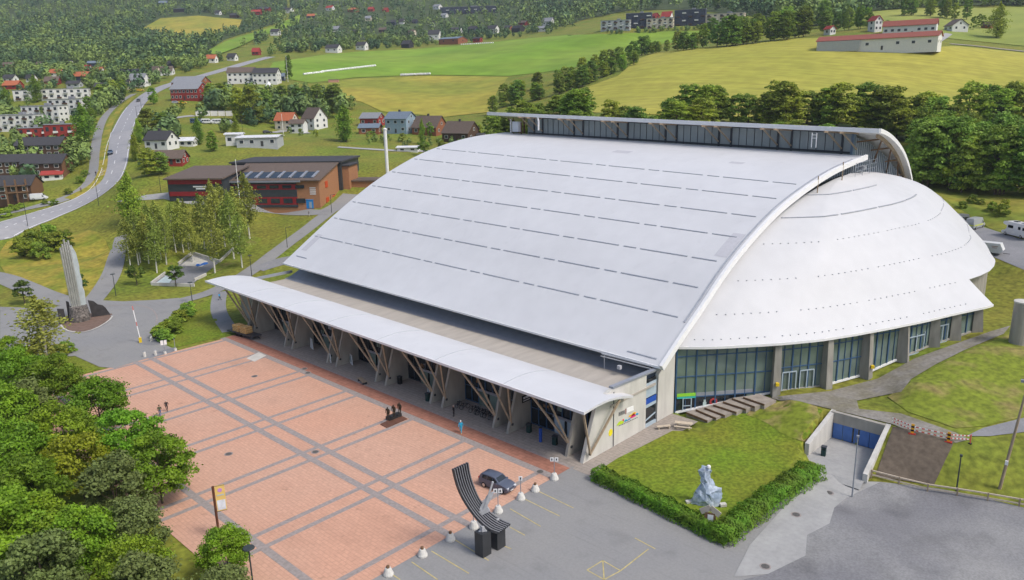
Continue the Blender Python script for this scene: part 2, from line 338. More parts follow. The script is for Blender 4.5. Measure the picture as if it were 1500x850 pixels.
r1 = np.exp(np.arange(math.log(30), math.log(45), .02)); r2 = np.exp(np.arange(math.log(45), math.log(190), .0055)); r3 = np.exp(np.arange(math.log(190), math.log(4200), .012))
RR = np.concatenate([r1, r2, r3]); TH = np.radians(np.arange(43.75-58, 43.75+58.01, .3))
GX = RR[:, None]*np.cos(TH)[None]; GY = RR[:, None]*np.sin(TH)[None]
GZ = zfun(GX.ravel(), GY.ravel()).reshape(GX.shape)
far = sstep((RR-900)/900)[:, None]
GZ = GZ + far*(8*np.sin(GX*.011+GY*.004)*np.cos(GY*.009-GX*.003))
# ramp cut in front of the service doors, and ground kept under the terrace steps
inr = (GX > 88.9) & (GX < 98.1) & (GY > 28.7-(98-GX)*.1) & (GY < 35.95)
GZ = np.where(inr, -1.5, GZ)
GZ = np.where((GX > 84.5) & (GX <= 88.9) & (GY > 27.0) & (GY < 34.6), np.minimum(GZ, -.82), GZ)
STA, STB = np.array([89.9, 53.0]), np.array([99.7, 45.1]); _sd = (STB-STA)/np.linalg.norm(STB-STA); _sl = np.linalg.norm(STB-STA)
_t = ((GX-STA[0])*_sd[0]+(GY-STA[1])*_sd[1])/_sl; _o = (GX-STA[0])*_sd[1]-(GY-STA[1])*_sd[0]
_o = -_o if False else _o
GZ = np.where((_t > -.05) & (_t < 1.05) & (np.abs(_o) < 4.6), np.minimum(GZ, 2.1*_t-.45), GZ)
LR = np.log(RR)
def T(x, y):
    x = np.atleast_1d(np.asarray(x, float)); y = np.atleast_1d(np.asarray(y, float))
    r = np.clip(np.hypot(x, y), RR[0], RR[-1]*.999); th = np.clip(np.arctan2(y, x), TH[0], TH[-1]*.9999)
    i = np.clip(np.searchsorted(RR, r)-1, 0, len(RR)-2); a = (r-RR[i])/(RR[i+1]-RR[i])
    j = np.clip(((th-TH[0])/(TH[1]-TH[0])).astype(int), 0, len(TH)-2); b = (th-TH[j])/(TH[j+1]-TH[j])
    return GZ[i, j]*(1-a)*(1-b)+GZ[i+1, j]*a*(1-b)+GZ[i, j+1]*(1-a)*b+GZ[i+1, j+1]*a*b
def tz(x, y): return float(T(x, y)[0])
_ts = np.exp(np.arange(math.log(45), math.log(4000), .004))
def gp(px, py):
    """point of the ground seen at a place of the photograph"""
    d = ray(px, py); P = C0[None]+d[None]*_ts[:, None]; h = P[:, 2]-T(P[:, 0], P[:, 1]); k = np.argmax(h < 0)
    if k == 0: k = len(_ts)-1
    lo_, hi_ = _ts[max(k-1, 0)], _ts[k]
    for _ in range(25):
        m = (lo_+hi_)/2; p = C0+d*m
        if p[2] > tz(p[0], p[1]): lo_ = m
        else: hi_ = m
    p = C0+d*hi_; return np.array([p[0], p[1], tz(p[0], p[1])])
def dep(p): return float((np.array(p)-C0) @ FW)
nr, nth = GX.shape; idx = np.arange(nr*nth).reshape(nr, nth)
Fq = np.stack([idx[:-1, :-1], idx[1:, :-1], idx[1:, 1:], idx[:-1, 1:]], -1).reshape(-1, 4)
me = np_mesh('ground', np.stack([GX, GY, GZ], -1).reshape(-1, 3), Fq, grass, True)
ground = bpy.data.objects.new('ground', me); COL.objects.link(ground); tag(ground, kind='structure')
def resample(pts, step, closed=True):
    out = []; n = len(pts)
    for i in range(n if closed else n-1):
        a, b = np.array(pts[i], float), np.array(pts[(i+1) % n], float); k = max(1, int(np.linalg.norm(b-a)/step))
        for j in range(k): out.append(a+(b-a)*j/k)
    if not closed: out.append(np.array(pts[-1], float))
    return out
def smooth_poly(P, it=2, closed=True):
    P = [np.array(p, float) for p in P]
    for _ in range(it):
        Q = []; n = len(P)
        for i in range(n if closed else n-1):
            a, b = P[i], P[(i+1) % n]; Q += [a*.75+b*.25, a*.25+b*.75]
        P = Q if closed else [P[0]]+Q+[P[-1]]
    return P
def sheet(name, poly, m, off=.06, res=None, px=True, sm=0, kind='structure', step=12):
    """thin surfacing laid on the ground inside an outline"""
    if sm: poly = smooth_poly(poly, sm)
    if px: poly = [gp(*p)[:2] for p in resample(poly, step)]
    P = np.array(poly); dmin = np.hypot(P[:, 0], P[:, 1]).min(); dm = np.hypot(P[:, 0], P[:, 1])
    res = res or max(.8, dm.mean()*.012)
    P = resample(list(P), res) if not px else [np.array(p) for p in poly]
    n = len(P); PA = np.array(P); x0, y0 = PA.min(0); x1, y1 = PA.max(0)
    k = max(res, math.sqrt((x1-x0)*(y1-y0)/9000))
    gx, gy = np.meshgrid(np.arange(x0, x1, k), np.arange(y0, y1, k)); Q = np.stack([gx.ravel(), gy.ravel()], 1)+rng.uniform(-.1, .1, (gx.size, 2))*k
    ins = np.zeros(len(Q), bool)
    for i in range(n):
        a, b = PA[i], PA[(i+1) % n]
        c = ((a[1] > Q[:, 1]) != (b[1] > Q[:, 1])) & (Q[:, 0] < (b[0]-a[0])*(Q[:, 1]-a[1])/(b[1]-a[1]+1e-12)+a[0]); ins ^= c
    Q = Q[ins]
    V = [Vector((float(p[0]), float(p[1]))) for p in P]+[Vector((float(q[0]), float(q[1]))) for q in Q]
    v, e, f, *_ = delaunay_2d_cdt(V, [], [list(range(n))], 1, 1e-4)
    va = np.array([(p.x, p.y) for p in v]); z = T(va[:, 0], va[:, 1])+off
    mb = MB(); mb.add([(va[i, 0], va[i, 1], z[i]) for i in range(len(va))], [tuple(t) for t in f])
    o = mb.obj(name, m, recalc=False); me = o.data
    s = sum(p.normal.z*p.area for p in me.polygons)
    if s < 0: me.flip_normals()
    return tag(o, kind=kind)
def strip(name, pts, wd, m, off=.08, px=True, sm=2, kind='structure', step=6):
    """road, path or painted line of a given width following a centre line"""
    P = smooth_poly(pts, sm, False) if sm else [np.array(p, float) for p in pts]
    if px: P = [gp(*p)[:2] for p in resample(P, step, False)]
    P = [np.array(p) for p in P]; L = []; Rr = []
    P = resample(P, 2.5, False)
    for i, p in enumerate(P):
        d = P[min(i+1, len(P)-1)]-P[max(i-1, 0)]; d = d/(np.linalg.norm(d)+1e-9); nrm = np.array([-d[1], d[0]])
        w_ = wd if not callable(wd) else wd(i/(len(P)-1)); L.append(p+nrm*w_/2); Rr.append(p-nrm*w_/2)
    rows = []
    for a, b in zip(L, Rr):
        row = []
        for t in np.linspace(0, 1, 5 if (wd if not callable(wd) else 3) > 2 else 2):
            q = a*(1-t)+b*t; row.append((q[0], q[1], tz(q[0], q[1])+off))
        rows.append(row)
    o = MB().grid(rows).obj(name, m, recalc=False)
    if len(o.data.polygons) and sum(p.normal.z for p in o.data.polygons) < 0: o.data.flip_normals()
    return tag(o, kind=kind)
# ------------------------------------------------------------------ ground surfaces near the arena
sheet('parking_lot', [(30, 20), (30, 54.6), (67.6, 54.7), (67.6, 51.9), (66.4, 44), (64.6, 33.4), (75, 33.0), (86.4, 32.5), (86, 21.), (80, 10), (45, 8)], asphalt, .05, 1.2, px=False)
sheet('plaza_paving', [(27.5, 54.6), (27.5, 136.6), (63, 136.6), (63, 54.6)], brick_p, .06, 3, px=False)
band = MB()
def flat(mb, x0, x1, y0, y1, z=.07): mb.add([(x0, y0, z), (x1, y0, z), (x1, y1, z), (x0, y1, z)], [(0, 1, 2, 3)])
for xc, wd in ((49.66, .92), (46.96, .92), (32.75, .9)): flat(band, xc-wd/2, xc+wd/2, 54.6, 136.6, .075)
for yc in (135.4, 123.6, 120.85, 109.8, 107.07, 96.5, 93.75, 83.0, 80.5, 69.9, 67.3, 56.8): flat(band, 27.5, 63, yc-.35, yc+.35, .070)
tag(band.obj('paving_band', dark_pave), kind='structure')
a = MB(); flat(a, 63, 64.1, 54.6, 137.2, .066); flat(a, 66.55, 67.1, 54.6, 137.2, .067)
tag(a.obj('paving_edge', dark_pave), kind='structure')
a = MB(); flat(a, 64.1, 66.55, 54.6, 137.2, .064); tag(a.obj('red_paving', red_pave), kind='structure')
a = MB(); flat(a, 67.1, 76, 54.3, 141, .066); flat(a, 66.6, 88.5, 49.9, 54.3, .068); flat(a, 67.1, 74, 45.8, 49.9, .068)
tag(a.obj('entrance_paving', beige_pave), kind='structure')
# lawn in front of the dome
sheet('lawn', [(868, 696), (905, 672), (940, 655), (985, 632), (1015, 633), (1030, 640), (1050, 616), (1130, 590), (1160, 588), (1205, 601), (1183, 652), (1200, 690), (1060, 800)], lawn, .09, .8)
sheet('bank', [(1085, 606), (1143, 589), (1165, 587), (1207, 600), (1184, 650), (1150, 640), (1120, 618)], mound_m, .13, .7, sm=1)
sheet('path', [(1128, 583), (1215, 574), (1285, 556), (1340, 526), (1390, 508), (1452, 486), (1480, 478), (1470, 490), (1410, 515), (1370, 535), (1335, 556), (1320, 575), (1255, 588), (1258, 600), (1320, 607), (1400, 635), (1420, 645), (1400, 650), (1330, 632), (1306, 622), (1216, 600), (1165, 588), (1143, 588)], mat('path_gravel', (.25, .235, .215), .95, .2, 2, W, col2=(.19, .175, .13), sc2=.3), .11, .7)
sheet('dirt_slope', [(1308, 626), (1330, 630), (1398, 648), (1385, 675), (1368, 712), (1282, 699)], soil, .12, .7)
sheet('gravel_lot', [(1290, 707), (1370, 716), (1430, 727), (1500, 745), (1640, 770), (1640, 1000), (1110, 1000), (1090, 850), (1125, 842), (1180, 815), (1182, 785), (1215, 768), (1222, 745), (1240, 730)], gravel, .09, 1)
sheet('service_ramp', [(1098, 800), (1150, 742), (1200, 690), (1190, 676), (1262, 706), (1290, 707), (1240, 730), (1222, 745), (1215, 768), (1182, 785), (1180, 815), (1125, 842), (1075, 846)], asphalt_l, .085, .8)
mb = MB()
for i in range(8):
    x0, x1 = 97.6-i*1.3, 97.6-(i+1)*1.3; z0, z1 = -1.0+.24*(i/8)**1.5, -1.0+.24*((i+1)/8)**1.5
    mb.add([(x0, 28.5-(98-x0)*.1, z0), (x0, 35.45, z0), (x1, 35.45-(.9 if x1 < 89.5 else 0), z1), (x1, 28.5-(98-x1)*.1, z1)], [(0, 1, 2, 3)])
zx, xx = -1.0+.24, 97.6-8*1.3
mb.add([(xx, 34.55, zx), (xx, 28.5-(98-xx)*.1, zx), (xx-.9, 28.4-(98-xx)*.1, zx-.35), (xx-.9, 34.7, zx-.35)], [(0, 1, 2, 3)])
tag(mb.obj('service_ramp', asphalt_l), kind='structure')
sheet('gravel_road', [(1415, 640), (1440, 628), (1500, 613), (1560, 600), (1560, 640), (1500, 634), (1450, 640)], asphalt_d, .1, 1)
sheet('grass_bank', [(1300, 582), (1335, 560), (1372, 538), (1412, 517), (1475, 492), (1500, 485), (1600, 470), (1600, 600), (1500, 611), (1440, 625), (1400, 628), (1330, 604)], dry_bank, .08, 1)
# left forecourt: turning circle, paths and lawns
sheet('forecourt_road', [(0, 450), (60, 452), (95, 448), (140, 440), (180, 442), (225, 440), (262, 437), (280, 445), (262, 460), (232, 480), (228, 495), (240, 505), (258, 513), (168, 540), (146, 538), (110, 522), (60, 525), (0, 530)], asphalt, .07, 1)
sheet('verge', [(255, 510), (232, 500), (232, 480), (262, 460), (318, 434), (318, 470), (332, 492)], lawn, .08, 1)
sheet('verge', [(0, 545), (110, 524), (146, 541), (100, 556), (60, 575), (0, 575)], lawn, .08, 1)
strip('path', [(-60, 395), (0, 405), (35, 420), (75, 437), (120, 447)], 5.5, asphalt, .09)
strip('path', [(132, 446), (150, 425), (165, 400), (172, 370), (180, 345)], 4.5, asphalt, .1)
strip('path', [(225, 450), (280, 438), (320, 425), (365, 400), (410, 365), (445, 340), (470, 320), (490, 305)], 4.2, asphalt, .1)
strip('path', [(378, 395), (410, 383), (450, 378), (500, 372)], 4., asphalt_d, .11)
strip('path', [(323, 428), (319, 445), (321, 462), (338, 486)], 3.2, asphalt_d, .1)
sheet('school_yard', [(170, 296), (215, 286), (250, 282), (262, 274), (300, 285), (300, 300), (280, 300), (240, 292)], asphalt_l, .1, 1.5)
strip('path', [(360, 302), (400, 306), (440, 312), (475, 312), (500, 300), (515, 285)], 6, asphalt, .12)
sheet('rough_meadow', [(0, 360), (40, 340), (90, 345), (140, 335), (160, 360), (165, 385), (140, 425), (125, 441), (75, 432), (35, 414), (0, 398)], rough_grass, .06, 1.3, sm=1)
sheet('wood_floor', [(215, 400), (255, 375), (300, 380), (345, 360), (365, 345), (385, 350), (350, 385), (300, 405), (262, 398)], dry_bank, .07, 1.2)
# roads on the left
RD = [(-40, 348), (0, 337), (54, 318), (108, 302), (140, 286), (158, 268), (166, 248), (170, 228), (173, 210), (178, 194), (186, 176), (196, 158), (208, 145), (224, 134), (250, 123.5), (290, 113), (330, 102), (370, 90), (396, 83.5)]
strip('road', RD, 9.5, road_m, .14, step=4)
BP = [(0, 316), (49, 304), (95, 293), (127, 275), (138, 254), (140, 225), (142, 200), (150, 176), (163, 160), (180, 147), (196, 138)]
strip('cycle_path', BP, 4, asphalt, .14, step=4)
strip('verge', [(100, 292), (140, 272), (151, 250), (152, 225), (155, 200), (162, 178), (178, 158), (196, 142)], 3.2, rough_grass, .16, step=4)
def road_mark(f0, f1, side):
    P = smooth_poly(RD, 2, False); P = [gp(*p)[:2] for p in resample(P, 4, False)]; P = resample(P, 3, False)
    a, b = int(len(P)*f0), int(len(P)*f1); out = []
    for i in range(a, b):
        d = P[i+1]-P[i-1]; d /= np.linalg.norm(d)+1e-9; out.append(P[i]+np.array([-d[1], d[0]])*side)
    return out
for sd_ in (-4.3, 4.3): strip('road_line', road_mark(.04, .55, sd_), .18, white_paint, .17, px=False, sm=0)
P = road_mark(.04, .55, 0); mb = MB()
for i in range(0, len(P)-1, 3):
    a_, b_ = P[i], P[i+1]; d = (b_-a_)/(np.linalg.norm(b_-a_)+1e-9); nn = np.array([-d[1], d[0]])*.09
    mb.add([(*(q), tz(*q)+.17) for q in (a_+nn, a_-nn, b_-nn, b_+nn)], [(0, 1, 2, 3)])
tag(mb.obj('road_line', white_paint, recalc=False), kind='structure')
# far fields and car park
sheet('car_park', [(1385, 315), (1412, 318), (1440, 333), (1500, 352), (1600, 380), (1600, 430), (1500, 396), (1455, 377), (1420, 360)], asphalt_d, .08, 1.2)
sheet('meadow', [(1338, 282), (1380, 290), (1420, 315), (1450, 335), (1500, 350), (1600, 370), (1600, 290), (1500, 292), (1400, 280), (1340, 265)], meadow, .06, 1.5)
sheet('green_field', [(400, 92), (440, 86), (480, 80), (530, 76), (600, 73), (690, 66), (760, 58), (830, 52), (900, 50), (990, 46), (1035, 46), (1010, 60), (960, 66), (925, 78), (905, 92), (850, 98), (800, 106), (745, 112), (620, 110), (520, 114), (455, 122), (420, 116), (425, 106), (395, 100)], field_g, .25, 8)
sheet('straw_field', [(440, 128), (520, 116), (620, 112), (745, 113), (728, 135), (715, 165), (650, 172), (560, 164), (530, 150), (480, 138)], field_y, .25, 6)
sheet('barley_field', [(815, 152), (860, 128), (905, 112), (932, 88), (960, 78), (1030, 70), (1110, 64), (1150, 58), (1200, 56), (1202, 72), (1280, 76), (1365, 70), (1400, 68), (1500, 78), (1640, 95), (1640, 170), (1300, 185), (1000, 170), (850, 165)], field_b, .22, 4)
sheet('pale_field', [(1275, 18), (1340, 12), (1400, 13), (1500, 11), (1640, 12), (1640, 80), (1500, 68), (1420, 60), (1370, 55), (1300, 30), (1275, 40)], field_p, .25, 6)
sheet('hill_meadow', [(210, 42), (235, 28), (290, 24), (355, 30), (350, 42), (300, 55), (278, 58)], field_y, 1.0, 10)
sheet('hill_meadow', [(300, 78), (330, 62), (400, 40), (440, 22), (438, 36), (380, 55), (350, 70), (318, 82)], field_g, 1.0, 10)
sheet('hill_meadow', [(480, 2), (520, 0), (560, -3), (560, -12), (480, -10)], field_g, 1.0, 10)
strip('farm_track', [(1366, 66), (1378, 58), (1390, 50)], 4, asphalt_l, .3)
strip('farm_track', [(1392, 65), (1430, 68), (1470, 73), (1540, 80)], 3.5, beige_pave, .3)
strip('lane', [(400, 195), (430, 190), (450, 196)], 4, asphalt_l, .2)
strip('lane', [(495, 216), (540, 219), (590, 222), (640, 222)], 4, asphalt_l, .2)
strip('lane', [(215, 200), (225, 190), (240, 178), (262, 172), (285, 170)], 4, asphalt_l, .2)
# painted bay lines in the parking lot
def line_px(a, b, wd=.12):
    strip('bay_line', [at(*a)[:2], at(*b)[:2]], wd, yellow_line, .062, px=False, sm=0)
for a_, b_ in (((574, 842), (586, 850)), ((603, 824), (641, 850)), ((632, 808), (687, 841)), ((664, 790), (716, 822)), ((747, 773), (769, 785)), ((737, 800), (749, 805)), ((747, 746), (792, 772)), ((767, 731), (820, 757)), ((790, 721), (840, 745)), ((860, 836), (883, 822)), ((883, 822), (909, 837)), ((909, 837), (885, 850)), ((860, 836), (885, 850)), ((883, 822), (885, 850)), ((909, 837), (950, 805)), ((930, 789), (960, 805))):
    line_px(a_, b_)

sheet('setts_path', [(262, 778), (318, 738), (345, 772), (372, 812), (395, 850), (330, 850), (300, 812)], dark_pave, .058, .8)
# ------------------------------------------------------------------ the arena
AO = (118., 95., 0.)
arena = thing('arena', 'large arena with sweeping white roof, white half dome and long canopy facing the brick plaza', 'arena', AO)
def esplit(o):
    m = o.modifiers.new('crisp', 'EDGE_SPLIT'); m.split_angle = rad(40)
def ap(mb, name, m, parent=None, **k):
    o = mb.obj(name, m, parent or arena, off=AO, **k); return o
def arc_resample(P, n):
    P = np.array(P, float); s = np.concatenate([[0], np.cumsum(np.linalg.norm(np.diff(P, axis=0), axis=1))]); s /= s[-1]
    t = np.linspace(0, 1, n); return np.stack([np.interp(t, s, P[:, k]) for k in range(P.shape[1])], 1)
YN, YF = 53.5, 150.
near = [ony(*p, YN) for p in smooth_poly([(968, 537), (985, 511), (1005, 481), (1030, 445), (1054, 407), (1082, 370), (1106, 342), (1140, 306), (1180, 275), (1222, 248), (1269, 228.5)], 2, False)]
farp = [ony(*p, YF) for p in smooth_poly([(415, 385), (458, 344), (500, 305), (550, 264), (600, 233), (640, 215), (690, 200), (740, 194)], 2, False)]
NS, NT = 46, 26
Nn, Ff = arc_resample(near, NS), arc_resample(farp, NS)
def rp(s, t): # s 0..1 eave->crest, t 0..1 near->far
    i = min(s*(NS-1), NS-1.001); k = int(i); a = i-k
    return (Nn[k]*(1-a)+Nn[k+1]*a)*(1-t)+(Ff[k]*(1-a)+Ff[k+1]*a)*t
rows = [[rp(s, t) for t in np.linspace(0, 1, NT)] for s in np.linspace(0, 1, NS)]
top = MB().grid(rows)
roof = ap(top, 'main_roof', white_roof, smooth=True)
md = roof.modifiers.new('thick', 'SOLIDIFY'); md.thickness = .45; md.offset = -1; esplit(roof)
if sum(p.normal.z for p in roof.data.polygons) < 0: roof.data.flip_normals()
def rnorm(s, t, e=.004):
    a = rp(min(s+e, .999), t)-rp(max(s-e, 0), t); b = rp(s, min(t+e, 1))-rp(s, max(t-e, 0)); n = np.cross(a, b); n /= np.linalg.norm(n); return n if n[2] > 0 else -n
def bar_on_roof(mb, s, t0, t1, wd=.17, h=.10):
    k = max(2, int((t1-t0)*40)); L = [rp(s, t)+rnorm(s, t)*h/2 for t in np.linspace(t0, t1, k)]
    for a, b in zip(L[:-1], L[1:]): mb.bar(a, b, wd, h, up=rnorm(s, t0))
seam_px = [(996, 463.6), (1030, 418), (1062, 378), (1093, 343), (1122, 313.6), (1150, 288), (1175, 268)]
def s_of(px, Y=55.8):
    p = ony(*px, Y); t = (Y-YN)/(YF-YN); best = min(np.linspace(0, 1, 300), key=lambda s: abs(rp(s, t)[2]-p[2])); return best
LY = YF-YN
snow = mat('snow_guard', (.36, .38, .42), .6, .15, 3, W)
for q in seam_px:
    s = s_of(q); y = YN+2.2
    def dash(a_, b_): mb = MB(); bar_on_roof(mb, s, (a_-YN)/LY, (b_-YN)/LY); ap(mb, 'snow_guard', snow)
    dash(y, y+4.2); y += 5.0
    while y < YF-2:
        e = min(y+8.7, YF-1.2); dash(y, e); y += 9.5
        e = min(y+2.4, YF-1.2)
        if y < YF-2: dash(y, e)
        y += 3.4
s = s_of((958, 520), 56.); dash(YN+1.2, YN+6); s = .035; dash(YF-6, YF-2)
def patch(s0, s1, t0, t1, nm='roof_patch'):
    mb = MB(); mb.grid([[rp(s, t)+rnorm(s, t)*.03 for t in np.linspace(t0, t1, 4)] for s in np.linspace(s0, s1, 4)])
    ap(mb, nm, mat('patch_grey', (.50, .50, .53), .6, .05, 2, W))
patch(.785, .815, .455, .50); patch(.775, .795, .175, .205); patch(.30, .385, .012, .034); patch(.06, .13, .965, .985)
# edge walkway strip along the near verge, with its white fascia
mb = MB()
for i in range(int(NS*.12), int(NS*.92)):
    a, b = rows[i], rows[i+1]
    s0, s1 = i/(NS-1), (i+1)/(NS-1)
    mb.bar(rp(s0, .008)+rnorm(s0, .01)*.06, rp(s1, .008)+rnorm(s1, .01)*.06, .3, .1)
ap(mb, 'verge_cleat', snow)
mb = MB()
for i in range(NS-1):
    a, b = Nn[i], Nn[i+1]; mb.bar(a+np.array([0, -.1, -.2]), b+np.array([0, -.1, -.2]), .5, .9)
ap(mb, 'verge_fascia', white_trim)
mb = MB(); mb.bar(Nn[0]+np.array([-.12, 0, -.16]), Ff[0]+np.array([-.12, 0, -.16]), .2, .32); ap(mb, 'eave_fascia', white_trim)
# ---- dome
cz_ = [(88.6, 9.9), (93, 12.5), (99.5, 16.4), (105.5, 19.4), (110, 21.4), (115, 23.3), (120, 24.7), (126, 26.0), (133.6, 27.1), (141, 27.9), (147.9, 28.2)]
NV = 30; CPF = arc_resample(cz_, NV)
eave = np.array([(88.6, 54.4), (91.8, 50.5), (96.2, 46.6), (100, 43.5), (104.4, 40.5), (109.8, 37.8), (115.8, 35.2), (122.5, 32.5), (130.2, 29.9), (137.5, 27.1), (143, 26.0), (148, 25.6)])
ex = (148-eave[:, 0])/59.4; ed = (54.4-eave[:, 1])/28.8
def shape_lo(u): # u 0..1 over half plan -> (frac from centre, frac depth)
    s = np.concatenate([[0], np.cumsum(np.hypot(np.diff(ex), np.diff(ed)))]); s /= s[-1]; return np.interp(u, s, ex), np.interp(u, s, ed)
hx = np.array([1, .93, .87, .72, .45, .2, 0]); hd = np.array([0, .34, .61, .76, .90, .98, 1.])
def shape_hi(u):
    s = np.concatenate([[0], np.cumsum(np.hypot(np.diff(hx), np.diff(hd)))]); s /= s[-1]; return np.interp(u, s, hx), np.interp(u, s, hd)
DPOW = 1.6
def dome(u, v): # u 0..1 full plan, v 0..1
    i = min(v*(NV-1), NV-1.001); k = int(i); a = i-k; xc, z = CPF[k]*(1-a)+CPF[k+1]*a
    wd = 148-xc; d = 28.8*(wd/59.4)**DPOW
    uu = u*2 if u <= .5 else 2-u*2; sg = -1 if u <= .5 else 1
    l, h = shape_lo(uu), shape_hi(uu); b = sstep(v*1.1)
    fx, fd = l[0]*(1-b)+h[0]*b, l[1]*(1-b)+h[1]*b
    return np.array([148+sg*fx*wd, 54.3-fd*d, z])
NU = 72
US = np.linspace(0, 1, NU+1); VS = np.linspace(0, 1, NV)
rows = [[dome(u, v) for u in US] for v in VS]
ucut0 = min(US, key=lambda u: abs(dome(u, 0)[0]-139.5) + (9 if u > .5 else 0)); ucut1 = 1-ucut0
iv = int(np.argmin([abs(CPF[i][1]-13.2) for i in range(NV)]))
mb = MB(); V = [p for r in rows for p in r]; Fc = []
for i in range(NV-1):
    for j in range(NU):
        um = (US[j]+US[j+1])/2
        if i < iv and um > ucut0: continue
        Fc.append((i*(NU+1)+j, i*(NU+1)+j+1, (i+1)*(NU+1)+j+1, (i+1)*(NU+1)+j))
mb.add(V, Fc)
bm = bmesh.new()
dm = ap(mb, 'dome_roof', dome_white, smooth=True)
md = dm.modifiers.new('thick', 'SOLIDIFY'); md.thickness = .4; md.offset = -1; esplit(dm)
if sum(p.normal.z for p in dm.data.polygons) < 0: dm.data.flip_normals()
dome_seam = mat('dome_stud', (.42, .43, .46), .6, .1, 3, W)
def ring(z, dashed, u0=.02, u1=.98):
    v = float(np.interp(z, CPF[:, 1], np.linspace(0, 1, NV))); mb = MB()
    P = [dome(u, v)+np.array([0, 0, .05]) for u in np.linspace(u0, u1, 420)]; L = 0; on = 0
    for a, b in zip(P[:-1], P[1:]):
        l = np.linalg.norm(b-a)
        if dashed:
            if int(L/1.25) != int((L+l)/1.25) and (L/13.) % 1 < .86: mb.box(b, (.16, .16, .1))
            L += l
        else:
            if (L/11.) % 1 < .93: mb.bar(a, b, .26, .14)
            elif mb.v: ap(mb, 'dome_snow_guard', snow); mb = MB()
            L += l
    if mb.v:
        o = ap(mb, 'dome_stud' if dashed else 'dome_snow_guard', dome_seam if dashed else snow)
        if dashed: o['kind'] = 'stuff'
ring(26.35, False, .03, .5); ring(23.95, False, .03, .6); ring(21.0, True); ring(16.9, True); ring(13.2, True, .02, .42); ring(10.6, True, .01, .41)
# dome eave fascia
mb = MB()
for j in range(NU):
    if US[j+1] <= ucut0+1e-6:
        a, b = rows[0][j], rows[0][j+1]; mb.bar(a+np.array([0, 0, -.16]), b+np.array([0, 0, -.16]), .14, .36)
ap(mb, 'dome_fascia', white_trim)
# ---- end wall between dome and roof, ribbed cladding
mb = MB(); YW = 56.2
xs = np.linspace(86.2, 155, 60); zr = np.interp(xs, Nn[:, 0], Nn[:, 2])
base = [(x, YW, 3) for x in xs]; topv = [(x, YW, z-.6) for x, z in zip(xs, zr)]
mb.grid([base, topv]); ap(mb, 'end_wall', clad_dark)
rib = MB()
rib_m = mat('rib_metal', (.33, .38, .44), .5, .05, 1, W)
for x in np.arange(100, 156, 1.1):
    z1 = np.interp(x, Nn[:, 0], Nn[:, 2])-.5; z0 = np.interp(x, CPF[:, 0], CPF[:, 1])-.5
    if z1 > z0: rib = MB(); rib.box((x, YW-.15, (z0+z1)/2), (.42, .3, z1-z0)); ap(rib, 'wall_rib', rib_m)
# ---- clerestory, upper roof and back shell
ZC = lambda y: 35.4+(y-57)*.024          # head of the clerestory
ZB = lambda y: np.interp(y, [YN, YF], [Nn[-1][2], Ff[-1][2]])
XW = 155.2
pairs = [137.6, 124.2, 110.8, 97.4, 83.9, 70.5, 57.4]
mb = MB(); mb.add([(XW, 57.2, ZB(57)-1), (XW, 141.5, ZB(141)-1), (XW, 141.5, ZC(141)), (XW, 57.2, ZC(57))], [(0, 1, 2, 3)])
clw = ap(mb, 'clerestory_wall', clad)
post = MB(); panel = MB(); rail = MB()
for k, y in enumerate(pairs):
    for dy in (-1.45, 1.45):
        yy = y+dy
        if yy > 57: post = MB(); post.box((XW-.12, yy, (ZB(yy)+ZC(yy))/2), (.3, .38, ZC(yy)-ZB(yy)+.4)); ap(post, 'clerestory_post', dark_metal, clw)
    if k:
        ya, yb = y+1.45, pairs[k-1]-1.45
        for i in range(1, 6): panel = MB(); panel.box((XW-.04, ya+(yb-ya)*i/6, (ZB(ya)+ZC(ya))/2), (.1, .09, ZC(ya)-ZB(ya)-.2)); ap(panel, 'panel_joint', dark_metal, clw)
rail.bar((XW-.15, 57.2, ZB(57)+.25), (XW-.15, 141, ZB(141)+.25), .3, .35); rail.bar((XW-.2, 57.2, ZC(57)-.15), (XW-.2, 141, ZC(141)-.15), .3, .4)
ap(rail, 'clerestory_rail', dark_metal, clw)
# upper roof: flat wing, then shell curving down behind
def at_edge(px, py, X): return onx(px, py, X)
fe_n, fe_f = onx(1288, 190, 151), onx(714, 165, 151)
prof_px = [(1288, 190, 51.2), (1299, 194.5, 52.0), (1309, 203, 52.8), (1318, 214, 53.6), (1325, 227, 54.4), (1330.5, 243, 55.4), (1334, 259, 56.4), (1336.5, 277, 57.6)]
pn = [ony(a, b, c) for a, b, c in prof_px]; last = pn[-1]; dlt = pn[-1]-pn[-2]
pn += [last+dlt*.9+np.array([.3, .3, 0]), last+dlt*1.9+np.array([.9, .6, 0])]
shell_n = arc_resample(smooth_poly(pn, 2, False), 28)
off = fe_f-fe_n; rows = [[p+off*t*np.array([0, 1, 1])+np.array([off[0]*t, 0, 0]) for t in np.linspace(0, 1, 14)] for p in shell_n]
# front lip first
up = ap(MB().grid(rows), 'upper_roof', white_trim, smooth=True)
if up.data.polygons[0].normal.z < 0: up.data.flip_normals()
md = up.modifiers.new('thick', 'SOLIDIFY'); md.thickness = .55; md.offset = -1; esplit(up)
mb = MB(); mb.bar(fe_n+np.array([-.1, -.1, -.25]), fe_f+np.array([-.1, 0, -.25]), .3, .8); ap(mb, 'upper_fascia', white_trim)
mb = MB()
for a, b in zip(shell_n[:-1], shell_n[1:]): mb.bar(a+np.array([0, -.12, -.2]), b+np.array([0, -.12, -.2]), .35, .8)
ap(mb, 'shell_fascia', white_trim)
